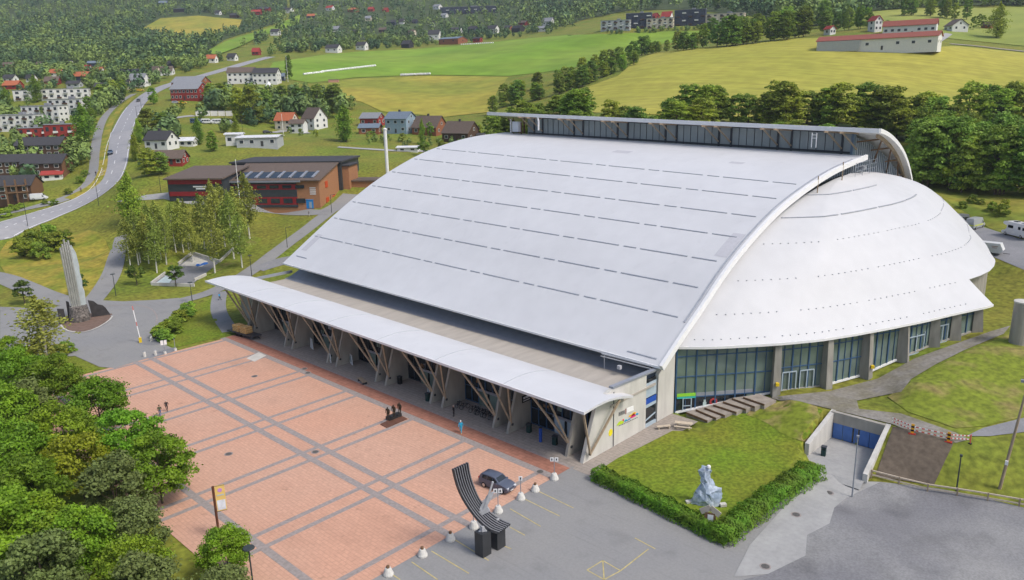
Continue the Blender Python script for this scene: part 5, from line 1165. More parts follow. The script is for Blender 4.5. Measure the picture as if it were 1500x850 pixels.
for x, y, wd, hw, hr, wl_, rf_, lb in far_h:
    house(x, y, wd, hw, hr, random.choice([-35, -28, -20, -40]), wl_, rf_, lb, 'houses on the far slopes', nw=2, detail=False)
block(645, 728, 20, 9, -8, 'long navy terraced block near the top of the middle hillside', 2, 12, 'navy', None, .14)
for x0, x1, y, h, nb, nf, lb, wl_ in ((880, 924, 43, 12, 5, 3, 'leftmost grey terraced flats above the green field', 'grey'), (917, 955, 41, 20, 4, 4, 'taller dark terraced flats second from the left', 'navy'), (947, 987, 41, 13, 5, 3, 'cream fronted terraced flats below the red roofed house', 'cream'), (988, 1034, 37, 21, 5, 4, 'big dark terraced flats right of the red roofed house', 'navy'), (1034, 1091, 35, 14, 6, 3, 'rightmost pale terraced flats next to the copse', 'cream')):
    block(x0, x1, y, h, -10, lb, nf, nb, wl_, 'terraced flats', .28)
house(977, 30, 18, 5, 7, -25, 'white', 'red', 'house with bright red roof behind the terraced flats', nw=2, detail=False)
house(960, 28, 12, 4, 4, -60, 'red', 'red', 'small red gable left of the bright red roof', nw=1, detail=False)
# farm
br_ = house(1284, 74, 166, 16, 6.5, -14, 'white', 'tile', 'long white farm barn with red tiled roof on the barley slope', nw=8, ratio=.17, floors=1, name='barn', cat_='barn', eaves=.6)
mb = MB(); p = gp(1284, 74); m = dep(p)/F; mb.box((-168*m*.30, -.2*165*m/2-.12, 7.5*m), (60*m, .16, 15*m)); mb.obj('timber_front', wm('grey'), br_)
house(1332, 52, 72, 14, 7, -8, 'white', 'tile', 'white farm dwelling with red tiled roof behind the barn', nw=8, ratio=.25, floors=1, name='farm_house', gwin=False)
house(1281, 46, 19, 15, 6, -55, 'white', 'red', 'tall narrow white farm tower house behind the barn', nw=1, floors=2, name='farm_house')
house(1215, 51, 16, 8, 4, -50, 'white', 'red', 'small white outbuilding left of the tower house', nw=1)
house(1400, 46, 31, 8, 8, -60, 'white', 'brown', 'white farmhouse with wide gable right of the farm', nw=2, floors=1, ratio=1.1)
house(1446, 42, 16, 5, 4, -20, 'rust', 'brown', 'small brown shed beside the solitary tree', nw=1, detail=False)
# ---- red brick school
sp = gp(470, 305); m = dep(sp)/F
SC = thing('school', 'large red brick and dark panelled school with skylit brown roof behind the birches', 'school', sp, local_rot(sp, -20))
# local axes: x right along the front, y away; front runs to the left from the gable corner
brick_w = wm('brick'); dpan = mat('dark_panel', (.045, .052, .058), .5, .1, 1); rpan = mat('red_panel', (.25, .022, .026), .5, .08, 1)
Lf = 27.; Wg = 17; h1, h2 = 8.2, 11.5
mb = MB(); mb.add([(0, 0, -2), (0, Wg, -2), (0, Wg, h2), (0, 0, h1), (-Lf, 0, -2), (-Lf, Wg, -2), (-Lf, Wg, h2), (-Lf, 0, h1)], [(0, 1, 2, 3), (4, 7, 6, 5), (0, 3, 7, 4), (1, 5, 6, 2), (3, 2, 6, 7), (0, 4, 5, 1)]); mb.obj('wall', brick_w, SC)
def slope(y, dz=0): return h1+(h2-h1)*y/Wg+dz
mb = MB(); A = [(-Lf-1, -.9, slope(-.9, .05)), (.6, -.9, slope(-.9, .05)), (.6, Wg+.5, slope(Wg+.5, .05)), (-Lf-1, Wg+.5, slope(Wg+.5, .05))]
mb.add(A+[(x, y, z+.35) for x, y, z in A], [(3, 2, 1, 0), (4, 5, 6, 7), (0, 1, 5, 4), (1, 2, 6, 5), (2, 3, 7, 6), (3, 0, 4, 7)]); rf = mb.obj('roof', rm('brown'), SC)
for i in range(7):
    x = -Lf+2.2+i*3.3; mb = MB(); mb.add([(x, 1.0, slope(1.0, .45)), (x+2.5, 1.0, slope(1.0, .45)), (x+2.5, 6, slope(6, .75)), (x, 6, slope(6, .75))], [(0, 1, 2, 3)]); mb.obj('skylight', glass_d, rf)
    mb = MB(); mb.bar((x+2.9, .9, slope(.9, .6)), (x+2.9, 6.2, slope(6.2, .8)), .7, .35); mb.obj('skylight_rib', grey_metal, rf)
mb = MB(); mb.box((-Lf/2-2.5, -.8, h1-.15), (Lf-5, .5, .5)); mb.obj('gutter', grey_metal, SC)
for k, (z0, z1, mm) in enumerate(((.3, 1.1, dpan), (1.1, 3.4, rpan), (3.4, 5.6, dpan), (5.6, 7.2, rpan), (7.2, 8.0, dpan))):
    mb = MB(); mb.box((-Lf/2-3, -.12, (z0+z1)/2), (Lf-7, .22, z1-z0)); pn_ = mb.obj('facade_panel', mm, SC)
    if mm is rpan:
        for i in range(6):
            q = MB(); q.box((-Lf+3+i*3.7, -.27, (z0+z1)/2), (2.6, .06, (z1-z0)*.6)); q.obj('window', pane, pn_)
for y0, z0, hh, ww in ((6, 6.3, 1.9, 2.1), (6, 1.6, 1.5, 2.3), (12, 1.6, 1.3, 2.5)):
    mb = MB(); mb.box((.06, y0, z0), (.12, ww, hh)); mb.obj('window', mat('orange_panel', (.50, .07, .02), .5, .1), SC)
for z in (4.2, 4.8, 5.4, 6.0): mb = MB(); mb.box((-1.9, -.05, z), (1.7, .1, .28)); mb.obj('wall_lettering', white_paint, SC)
mb = MB(); mb.box((-1.5, Wg+5.5, 4.2), (9, 9, 12.4)); mb.obj('stair_wing', brick_w, SC)
mb = MB(); mb.box((-1.5, Wg+5.5, 10.6), (9.8, 9.8, .4)); mb.box((-1.5, Wg+4.5, 11.1), (2, 2, .5)); mb.obj('wing_roof', rm('dark'), SC)
mb = MB(); mb.box((.05, Wg+.6, 4), (.1, 1.3, 10)); mb.obj('stair_glazing', glass_d, SC)
mb = MB(); mb.box((7, Wg+7, 1.8), (8, 8, 7)); mb.obj('side_wing', brick_w, SC)
mb = MB(); mb.box((7, Wg+7, 5.5), (8.8, 8.8, .4)); mb.obj('wing_roof', rm('brown'), SC)
SC.scale = (1.12, 1.12, 1.06)
# entrance head on the left
mb = MB(); mb.box((-Lf-6.5, 3, 6.4), (16, 16, 6.6)); mb.obj('entrance_wing', dpan, SC)
for z in (5.2, 8.7): mb = MB(); mb.box((-Lf-6.5, -5.06, z), (15.4, .16, 1.3)); mb.obj('facade_panel', rpan, SC)
for x in (-13.5, -10.5, -5.5, -.5): mb = MB(); mb.tube([(-Lf+x, -4.4, -1), (-Lf+x, -4.4, 3.1)], .3); mb.obj('column', white_paint, SC)
for z, ww in ((7.3, 4.2), (6.7, 2.6)): mb = MB(); mb.box((-Lf-5, -5.12, z), (ww, .1, .4)); mb.obj('wall_lettering', white_paint, SC)
mb = MB(); mb.add([(-Lf-15.1, -6, 9.4), (-Lf+2.1, -6, 9.4), (-Lf+2.1, 12, 11.3), (-Lf-15.1, 12, 11.3), (-Lf-15.1, -6, 9.8), (-Lf+2.1, -6, 9.8), (-Lf+2.1, 12, 11.7), (-Lf-15.1, 12, 11.7)], [(3, 2, 1, 0), (4, 5, 6, 7), (0, 1, 5, 4), (1, 2, 6, 5), (2, 3, 7, 6), (3, 0, 4, 7)]); mb.obj('wing_roof', rm('brown'), SC)
mb = MB(); mb.box((-16, Wg+9, 5), (34, 18, 13.4)); mb.obj('rear_wing', dpan, SC)
mb = MB(); mb.box((-16, Wg+9, 11.95), (35, 19, .5)); mb.obj('wing_roof', rm('dark'), SC)
# portable cabins by the school corner
cb = gp(449, 304); 
for i, (x, c, lb) in enumerate(((445, (.62, .63, .62), 'white portable cabin at the brick school corner'), (457, (.02, .22, .55), 'bright blue portable cabin at the brick school corner'))):
    p = gp(x, 304.5); r = thing('portable_cabin', lb, 'cabin', p, local_rot(p, -20))
    mb = MB(); mb.box((0, 0, 1.35), (2.3, 3.2, 2.7)); mb.obj('body', mat('cabin_%d' % i, c, .5, .05, 1), r)
    mb = MB(); mb.box((0, 0, 2.78), (2.45, 3.35, .16)); mb.obj('roof', grey_metal if i == 0 else mat('cabin_roof', (.05, .28, .6), .5, .05), r)
    mb = MB(); mb.box((.2, -1.62, 1.1), (.85, .06, 2.0)); mb.obj('door', mat('cabin_door', (.3, .36, .42), .5, .05), r)
# ------------------------------------------------------------------ service tunnel, walls, hedge
tun = thing('service_entrance', 'concrete service entrance with blue doors sunk into the bank', 'entrance', (97.9, 32.3, -1.0))
TO = (97.9, 32.3, -1.0)
mb = MB(); mb.box((97.95, 32.1, 1.9), (.6, 6.8, 1.5)); mb.obj('lintel', concrete, tun, off=TO)
def sidewall(y0, y1, x0, x1, za, zb):
    mb = MB(); mb.add([(x0, y0-.28, -1.6), (x1, y1-.28, -1.6), (x1, y1+.28, -1.6), (x0, y0+.28, -1.6), (x0, y0-.28, za), (x1, y1-.28, zb), (x1, y1+.28, zb), (x0, y0+.28, za)], [(3, 2, 1, 0), (4, 5, 6, 7), (0, 1, 5, 4), (1, 2, 6, 5), (2, 3, 7, 6), (3, 0, 4, 7)]); mb.obj('side_wall', concrete_l, tun, off=TO)
lw = (90.3, 35.7, .3); rw = (88.1, 27.5, -.1)
sidewall(35.45, 35.45, 98.3, lw[0], 2.68, .7); sidewall(28.5, rw[1], 98.3, rw[0], 2.68, .1)
for i in range(4):
    y = 28.75+i*1.7; mb = MB(); mb.box((97.75, y+.84, .1), (.12, 1.64, 2.2)); mb.obj('door_leaf', blue_door, tun, off=TO)
    mb = MB(); mb.box((97.67, y+(1.35 if i % 2 else .35), .1), (.05, .2, 2.0)); mb.obj('door_glass', glass_d, tun, off=TO)
mb = MB(); mb.box((98.3, 32.4, .2), (.3, 7.2, 3.0)); mb.obj('back_wall', concrete_d, tun, off=TO)
# hedge
hd_a, hd_b, hd_c = at(873, 700, 0), at(1058, 792, 0), at(1194, 690, -.2)
hd = thing('hedge', 'clipped green hedge in an L shape round the corner of the front lawn', 'hedge', hd_b)
def hedge_run(a, b, wd, h, name):
    a, b = np.array(a), np.array(b); d = (b-a)[:2]; L = np.linalg.norm(d); d /= L; nn = np.array([-d[1], d[0]])
    n = int(L*620); t = rng.uniform(0, 1, n); s = rng.uniform(-1, 1, n); z = rng.uniform(0, 1, n)**.7
    edge = rng.random(n); sgn = np.where(rng.random(n) < .5, -1, 1); s = np.where(edge < .5, sgn*rng.uniform(.8, 1.1, n), s); z = np.where(edge >= .5, rng.uniform(.85, 1.08, n), z)
    bulge = 1+.07*np.sin(t*L*1.3+s)+.05*np.sin(t*L*3.7)
    P = a[None, :2]+d*(t*L)[:, None]+nn*(s*wd/2*(1.08-.25*z)*bulge)[:, None]; zz = T(P[:, 0], P[:, 1])+z*h*bulge
    C = np.stack([P[:, 0], P[:, 1], zz], 1)-np.array(hd_b); nr = np.stack([nn[0]*s, nn[1]*s, np.where(edge >= .5, 1.2, .3)], 1)+unit(n)*.7; nr /= np.linalg.norm(nr, axis=1, keepdims=True)
    V, Fq_ = leaf_quads(C, nr, .2*rng.uniform(.6, 1.3, n)); o = bpy.data.objects.new(name, np_mesh(name, V, Fq_, leaf_hedge)); COL.objects.link(o); o.parent = hd
_e = (hd_b-hd_a)/np.linalg.norm(hd_b-hd_a); hedge_run(hd_a, hd_b+_e*1.2, 2.1, 1.4, 'foliage'); hedge_run(hd_b-(hd_c-hd_b)*.03, hd_c, 2.7, 1.6, 'foliage')
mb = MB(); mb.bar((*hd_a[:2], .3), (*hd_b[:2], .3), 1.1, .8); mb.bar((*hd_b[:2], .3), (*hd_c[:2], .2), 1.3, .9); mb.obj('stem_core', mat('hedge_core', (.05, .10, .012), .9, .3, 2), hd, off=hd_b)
# ------------------------------------------------------------------ vehicles
def skin_sections(mb, secs, cap=True):
    mb.grid(secs, close=True); n = len(secs[0]); b = len(mb.v)-n*len(secs)
    if cap: mb.f += [tuple(b+i for i in range(n)), tuple(b+n*(len(secs)-1)+i for i in range(n-1, -1, -1))]; mb.m += [mb.mi]*2
def make_car(label, cat_, paint, L=4.4, Wd=1.8, Hh=1.55, style='hatch', name='car', group=None, stripe=None):
    """body lofted from cross sections, glazing, wheels with rims, lamps, plates"""
    r = thing(name, label, cat_, (0, 0, 0), 0, group)
    if style == 'hatch': prof = [(-.5, .45, .75, .76), (-.485, .34, .9, .98), (-.46, .27, .96, 1.28), (-.41, .25, .97, 1.46), (-.28, .24, .97, 1.53), (-.10, .22, .97, 1.55), (.06, .22, .97, 1.50), (.20, .22, .97, 1.05), (.30, .23, .96, .98), (.42, .25, .88, .88), (.48, .33, .72, .74), (.5, .48, .6, .6)]
    else: prof = [(-.5, .45, .9, 2.2), (-.49, .32, 1.0, 2.32), (-.30, .27, 1.0, 2.36), (.0, .26, 1.0, 2.36), (.22, .26, 1.0, 2.30), (.33, .26, 1.0, 1.50), (.38, .26, .98, 1.15), (.46, .28, .9, 1.02), (.49, .36, .8, .8), (.5, .48, .65, .65)]
    k = Hh/max(p[3] for p in prof); mb = MB(); secs = []
    for fx, z0, zb_, zt in prof:
        z0, zb_, zt = z0*k if style != 'hatch' else z0, zb_*k, zt*k; hw = Wd/2*(1-.10*(abs(fx)*2)**6); tw = hw*(.80 if zt > zb_*1.15 else .96)*(1 if style == 'hatch' else 1.12); tw = min(tw, hw)
        x = fx*L; secs.append([(x, -hw*.94, z0), (x, -hw, (z0+zb_)/2), (x, -hw*.985, zb_), (x, -tw, zt-.04*(zt > zb_)), (x, -tw*.85, zt), (x, tw*.85, zt), (x, tw, zt-.04*(zt > zb_)), (x, hw*.985, zb_), (x, hw, (z0+zb_)/2), (x, hw*.94, z0)])
    skin_sections(mb, secs); body = mb.obj('body', paint, r, smooth=True); es = body.modifiers.new('crisp', 'EDGE_SPLIT'); es.split_angle = rad(35)
    def sec(fx):
        for i in range(len(prof)-1):
            if prof[i][0] <= fx <= prof[i+1][0]:
                a = (fx-prof[i][0])/(prof[i+1][0]-prof[i][0]); return [np.array(p)*(1-a)+np.array(q)*a for p, q in zip(secs[i], secs[i+1])]
    def lerp(p, q, t): return p*(1-t)+q*t
    wins = [(-.36, -.20), (-.185, -.01), (.005, .13)] if style == 'hatch' else ([(.20, .31)] if style == 'van' else [(-.44, -.26), (-.24, -.05), (-.03, .16), (.19, .31)])
    for s_ in (0, 1):
        for f0, f1 in wins:
            mb = MB(); row = []
            A, B = sec(f0), sec(f1); i, j = (2, 3) if s_ == 0 else (7, 6); o = np.array([0, -.012 if s_ == 0 else .012, .004]); lo_, hi_ = (.12, .86) if style == 'hatch' else (.12, .62)
            mb.add([lerp(A[i], A[j], lo_)+o, lerp(B[i], B[j], lo_)+o, lerp(B[i], B[j], hi_)+o, lerp(A[i], A[j], hi_)+o], [(0, 1, 2, 3)]); mb.obj('side_window', glass_d, r)
    def cross(f0, f1, nm, lift=.015):
        A, B = sec(f0), sec(f1); o = np.array([0, 0, lift]); mb = MB(); mb.add([lerp(A[4], A[5], .04)+o, lerp(A[4], A[5], .96)+o, lerp(B[4], B[5], .98)+o, lerp(B[4], B[5], .02)+o], [(0, 1, 2, 3)]); mb.obj(nm, glass_d, r)
    if style == 'hatch': cross(.075, .185, 'windscreen'); cross(-.472, -.425, 'rear_window')
    else: cross(.235, .318, 'windscreen')
    wr = .32 if style == 'hatch' else .34
    for fx in (-.30, .31):
        for s_ in (-1, 1):
            mb = MB(); c = np.array([fx*L, s_*(Wd/2-.09), wr]); mb.tube([c-[0, .11, 0], c+[0, .11, 0]], wr, 18); ty = mb.obj('wheel', rubber, r)
            mb = MB(); mb.tube([c+[0, s_*.10, 0], c+[0, s_*.125, 0]], wr*.66, 14); mb.obj('rim', chrome, ty)
    for s_ in (-1, 1):
        mb = MB(); mb.box((L*.468, s_*Wd*.34, .70*k if style == 'hatch' else .85*k), (.22, .34, .16), s_*-.35); mb.obj('headlight', mat('lamp_clear', (.65, .67, .7), .15, .05) if 'lamp_clear' not in MATS else MATS['lamp_clear'], r)
        mb = MB(); mb.box((-L*.478, s_*Wd*.40, .92*k), (.16, .2, .26)); mb.obj('tail_light', MATS.get('lamp_red') or mat('lamp_red', (.35, .01, .01), .25, .05), r)
        mb = MB(); mb.box((L*.16, s_*(Wd/2+.06), 1.0*k if style == 'hatch' else 1.35*k), (.16, .2, .13)); mb.obj('mirror', paint, r)
    mb = MB(); mb.box((L*.497, 0, .45), (.03, .5, .11)); mb.obj('number_plate', white_paint, r)
    mb = MB(); mb.box((L*.488, 0, .62*k), (.06, Wd*.5, .14)); mb.obj('grille', black_m, r)
    if stripe:
        for s_ in (-1, 1): mb = MB(); mb.box((-L*.1, s_*(Wd/2+.005), .95), (L*.7, .02, .22)); mb.obj('stripe', stripe, r)
        mb = MB(); mb.box((-L*.503, 0, .95), (.02, Wd*.9, .22)); mb.obj('stripe', stripe, r)
    return r
def heading(pa, pb):
    return math.atan2(pb[1]-pa[1], pb[0]-pa[0])
paint_g = mat('car_grey', (.085, .10, .14), .28, .04, 1, spec=.6)
c = make_car('dark grey compact car parked on the salmon brick plaza', 'car', paint_g, 4.4, 1.8, 1.68); ra, rb = at(708.4, 714, 0), at(735.9, 724.8, 0)
h_ = heading(ra, rb); lf = np.array([-math.sin(h_), math.cos(h_)]); ce = (ra+rb)/2; ce[:2] += lf*.82; c.location = (ce[0], ce[1], .075); c.rotation_euler = (0, 0, h_)
p_w = mat('car_white', (.66, .67, .68), .3, .04, 1, spec=.6); p_b = mat('car_blue', (.05, .09, .15), .3, .04, 1, spec=.6); p_s = mat('car_silver', (.34, .36, .38), .3, .04, 1, spec=.6); p_k = mat('car_black', (.02, .022, .025), .3, .04, 1, spec=.6)
def park(c, px, py, ang=None, to=None):
    p = gp(px, py); c.location = (p[0], p[1], p[2]+.12); c.rotation_euler = (0, 0, heading(p, gp(*to)) if to else local_rot(p, ang)); return c
park(make_car('dark blue car driving up the main road bend', 'car', p_b), 162, 226, to=(160, 245))
park(make_car('dark car driving near the top of the main road', 'car', p_k), 203, 149, to=(190, 165))
park(make_car('white delivery van parked by the cycle path below the brown row houses', 'van', p_w, 5.2, 2., 2.1, 'van', 'van'), 58, 293, -12)
vb = make_car('dark minibus, leftmost in the parked row by the gravel bend', 'minibus', p_b, 5.6, 2., 2.4, 'bus', 'minibus', 'minibuses by the gravel bend'); park(vb, 288, 181, -10)
park(make_car('white minibus second from left in the parked row by the gravel bend', 'minibus', p_w, 5.6, 2., 2.4, 'bus', 'minibus', 'minibuses by the gravel bend'), 304, 181.5, -10)
park(make_car('white long minibus third in the parked row by the gravel bend', 'minibus', p_w, 6.4, 2., 2.5, 'bus', 'minibus', 'minibuses by the gravel bend'), 321, 182, -10)
park(make_car('white van, rightmost in the parked row by the gravel bend', 'minibus', p_s, 5., 2., 2.2, 'van', 'minibus', 'minibuses by the gravel bend'), 336, 183, -10)
park(make_car('black car on the drive left of the white gabled house', 'car', p_k), 392, 196, 10)
for i, (x, y, pm, lb) in enumerate(((258, 152, p_s, 'silver car left of the red timber house'), (268, 152.5, mat('car_yellow', (.6, .4, .03), .4, .05), 'yellow car in front of the red timber house'), (206, 134, MATS['car_yellow'], 'yellow vehicle at the top of the main road'))): park(make_car(lb, 'car', pm), x, y, -15)
# containers row above the minibuses
for i in range(5):
    p = gp(292+i*11, 170); r = thing('storage_box', 'white storage box in the row behind the parked minibuses', 'container', p, local_rot(p, -8), 'white storage boxes'); mb = MB(); mb.box((0, 0, 1.3), (3.2, 2.4, 2.6)); mb.obj('body', wm('white'), r); mb = MB(); mb.box((0, 0, 2.66), (3.3, 2.5, .14)); mb.obj('lid', rm('grey'), r)
# vehicles in the car park right of the dome
park(make_car('dark grey minibus half hidden behind the dome edge', 'minibus', mat('car_dark_grey', (.13, .14, .15), .35, .05), 5.6, 2., 2.5, 'bus', 'minibus'), 1407, 330, to=(1438, 318))
park(make_car('silver patrol van with yellow side stripe beside the dark minibus', 'van', p_s, 5.6, 2., 2.5, 'van', 'van', None, mat('stripe_yellow', (.55, .62, .04), .4, .05)), 1428, 335, to=(1447, 324))
mh = make_car('white motorhome with sleeping alcove in the car park', 'motorhome', p_w, 7.2, 2.2, 2.1, 'van', 'motorhome'); p = gp(1490, 347); mh.location = (p[0], p[1], p[2]+.1); mh.rotation_euler = (0, 0, heading(gp(1500, 350), gp(1470, 342)))
mb = MB(); mb.add([(-3.65, -1.12, .75), (2.0, -1.12, .75), (2.0, 1.12, .75), (-3.65, 1.12, .75), (-3.65, -1.12, 3.0), (2.0, -1.12, 3.0), (2.0, 1.12, 3.0), (-3.65, 1.12, 3.0)], [(3, 2, 1, 0), (4, 5, 6, 7), (0, 1, 5, 4), (1, 2, 6, 5), (2, 3, 7, 6), (3, 0, 4, 7)]); mb.obj('living_box', p_w, mh)
mb = MB(); mb.extr([(2.0, -1.1, 2.1), (2.9, -1.1, 2.25), (3.2, -1.1, 2.45), (3.0, -1.1, 2.85), (2.0, -1.1, 3.02)], (0, 2.2, 0)); mb.obj('alcove', p_w, mh)
for s_ in (-1, 1):
    for x, wd in ((.9, 1.5), (-1.6, .7), (-2.9, .8)): mb = MB(); mb.box((x, s_*1.13, 2.0), (wd, .03, .6)); mb.obj('side_window', glass_d, mh)
mb = MB(); mb.box((.6, 0, 3.06), (1.1, .8, .12)); mb.obj('roof_hatch', pane, mh); mb = MB(); mb.box((-1.6, .2, 3.08), (.8, .6, .16)); mb.obj('roof_hatch', grey_metal, mh)
p = gp(1452, 373); tr_ = thing('box_trailer', 'white box trailer with sloping front beside the dome edge', 'trailer', p, heading(gp(1435, 372), gp(1470, 374)))
mb = MB(); mb.extr([(-2.0, -1, .55), (1.7, -1, .55), (2.1, -1, 1.2), (1.5, -1, 2.5), (-2.0, -1, 2.5)], (0, 2, 0)); mb.obj('body', p_w, tr_)
for s_ in (-1, 1): mb = MB(); mb.tube([(.1, s_*.85, .33), (.1, s_*1.02, .33)], .33, 14); mb.obj('wheel', rubber, tr_)
mb = MB(); mb.bar((2.0, 0, .5), (3.2, 0, .5), .1); mb.obj('drawbar', dark_metal, tr_)
mb = MB(); mb.box((.6, -1.01, 1.9), (1.1, .02, .12)); mb.box((.6, -1.01, 1.6), (.8, .02, .1)); mb.obj('side_lettering', mat('letter_brown', (.35, .2, .15), .6, .1), tr_)
# flat trailer stacked with split wood at the canopy end
p0, p1 = at(334, 489, 0), at(371, 500, 0); ce = (p0+p1)/2; L_ = np.linalg.norm(p1-p0)
ft = thing('flat_trailer', 'dark flat trailer parked at the far end of the canopy', 'trailer', ce, heading(p0, p1))
mb = MB(); mb.box((0, .9, .75), (L_, 2.1, .2)); mb.obj('bed', dark_metal, ft)
for x in (-1.2, -.2): 
    for y in (.1, 1.7): mb = MB(); mb.tube([(x, y-.1, .35), (x, y+.1, .35)], .35, 12); mb.obj('wheel', rubber, ft)
mb = MB(); mb.bar((L_/2, .9, .7), (L_/2+1, .9, .5), .12); mb.obj('drawbar', dark_metal, ft)
wood_m = [mat('split_wood', (.50, .30, .11), .8, .3, 4), mat('split_wood_pale', (.58, .40, .18), .8, .3, 4)]
for i, x in enumerate((-1.6, .75)):
    hd_ = heading(p0, p1); q = ce[:2]+np.array([math.cos(hd_), math.sin(hd_)])*x+np.array([-math.sin(hd_), math.cos(hd_)])*.9
    r = thing('wood_pallet', ('pallet of stacked firewood at the left on the flat trailer', 'pallet of stacked firewood at the right on the flat trailer')[i], 'firewood', (q[0], q[1], .86), hd_)
    mb = MB()
    for a in range(5):
        for b in range(5): mb.mi = (a+b) % 2; mb.box((-.8+a*.4, random.uniform(-.03, .03), .15+b*.24), (.36, 1.5, .21), random.uniform(-.05, .05))
    mb.obj('log_stack', wood_m, r); mb = MB(); mb.box((0, 0, .02), (2.1, 1.6, .06)); mb.obj('pallet_base', timber_d, r)
# ------------------------------------------------------------------ slatted steel sculpture
b1, b2 = at(708, 812, 0), at(729, 801, 0)
sc_ = thing('slat_sculpture', 'curved sculpture of black slats on two black plinths', 'sculpture', (b1+b2)/2); SO = (b1+b2)/2
slat_m = mat('slat_black', (.05, .052, .06), .35, .1, 2, spec=.5); slat_e = mat('slat_edge', (.15, .155, .17), .5, .1, 3)
stone_k = mat('black_stone', (.03, .032, .036), .4, .2, 1.5, spec=.5)
for b, ht in ((b1, 2.6), (b2, 2.3)):
    mb = MB(); mb.box((b[0], b[1], ht/2), (1.15, 1.15, ht)); pl = mb.obj('plinth', stone_k, sc_, off=SO)
# the curve: lies roughly along the image, low end right, rising end left
def vdist(b, px, py):   # point on the vertical plane through b facing the camera
    d = ray(px, py); n = np.array([b[0], b[1], 0]); t = (n @ n)/(n @ d); return C0+d*t
Lc = [vdist(b1, *q) for q in smooth_poly([(664, 687), (668, 705), (674, 722), (683, 738), (694, 754), (706, 767), (719, 777), (731, 781)], 2, False)]
Rc = [vdist(b2+(b2-b1)*.1, *q) for q in smooth_poly([(684, 678), (687, 697), (693, 715), (701, 733), (711, 746), (722, 756), (735, 764), (747, 769)], 2, False)]
Lc, Rc = arc_resample(Lc, 22), arc_resample(Rc, 22)
away = np.array([b1[0], b1[1], 0])/np.hypot(b1[0], b1[1])
NSL = 7
for k in range(NSL):
    t = k/(NSL-1); P = Lc*(1-t)+Rc*t; mb = MB(); t2 = t
    for a, b in zip(P[:-1], P[1:]): mb.bar(a, b, .16, .30, up=tuple(np.cross(b-a, Rc[10]-Lc[10])))
    s_ = mb.obj('slat', slat_m if k % 1 == 0 else slat_e, sc_, off=SO)
    mb = MB()
    for a, b in zip(P[:-1], P[1:]):
        n = np.cross(b-a, Rc[10]-Lc[10]); n /= np.linalg.norm(n); n *= -np.sign(n @ ray(700, 740)); mb.bar(a+n*.16, b+n*.16, .12, .03, up=tuple(n))
    mb.obj('slat_edge', slat_e, s_, off=SO)
mb = MB()
for i in (3, 9, 15, 19):
    mb.bar(Lc[i]-np.array([0, 0, .22]), Rc[i]-np.array([0, 0, .22]), .14)
mb.obj('cross_bar', dark_metal, sc_, off=SO)
pm = (Lc[14]+Rc[14])/2; plate = [vdist(pm, *q) for q in ((700, 752), (712, 745), (724, 722), (721, 721), (713, 727), (703, 744))]
mb = MB(); mb.extr(plate, tuple(away*.12)); mb.obj('steel_plate', mat('plate_grey', (.42, .43, .45), .5, .12, 2), sc_, off=SO)
mb = MB(); mb.bar(vdist(pm, 708, 750), vdist(pm, 722, 706), .18, .18); mb.obj('steel_mast', MATS['plate_grey'], sc_, off=SO)
mb = MB(); mb.bar(vdist(pm, 697, 755), vdist(pm, 716, 745), .3, .5); mb.obj('steel_clamp', MATS['plate_grey'], sc_, off=SO)
mb = MB()
for b in (b1, b2): mb.bar((b[0], b[1], 2.3), (b[0], b[1], 3.2), .35)
mb.bar(vdist(b1, 703, 782), vdist(b1, 712, 776), .3, .6); mb.obj('bracket', MATS['plate_grey'], sc_, off=SO)
# ------------------------------------------------------------------ concrete cones, posts
cone_m = mat('cone_concrete', (.58, .57, .53), .8, .12, 3)
def cone(px, py, label, sign=0):
    p = at(px, py, .06); r = thing('bollard', label, 'bollard', p)
    mb = MB(); mb.lathe([(.52, 0), (.52, .12), (.30, .72), (.26, .76)], n=14); mb.obj('base', cone_m, r)
    if sign == 0: mb = MB(); mb.lathe([(.16, .76), (.18, .80), (.15, 1.0), (.08, 1.02)], n=10); mb.obj('cap', timber_d, r)
    else:
        mb = MB(); mb.tube([(0, 0, .7), (0, 0, 2.7)], .045, 8); mb.obj('post', grey_metal, r)
        a = local_rot(p, 0)
        for s_ in ((-1, 1) if sign == 2 else (0,)):
            mb = MB(); mb.box((s_*.27*math.cos(a), s_*.27*math.sin(a), 2.55), (.42, .05, .5), a); sg = mb.obj('sign_plate', white_paint, r)
            mb = MB(); mb.box((s_*.27*math.cos(a)+.04*math.sin(a), s_*.27*math.sin(a)-.04*math.cos(a), 2.56), (.14, .02, .26), a); mb.obj('sign_mark', dark_metal, sg)
cone(569, 842, 'concrete cone bollard nearest the bottom edge of the picture'); cone(619, 814, 'concrete cone bollard second along the plaza edge from the bottom'); cone(660, 791, 'concrete cone bollard closest to the black sculpture plinths'); cone(784, 719, 'concrete cone bollard right of the parked car')
cone(694, 773, 'sign post on a concrete cone half hidden behind the slatted sculpture', 1); cone(730, 750, 'sign post on a concrete cone right behind the slatted sculpture', 2); cone(763, 731, 'sign post on a concrete cone just in front of the parked car', 1); cone(812, 702, 'double sign post on a concrete cone at the corner of the entrance paving', 2)
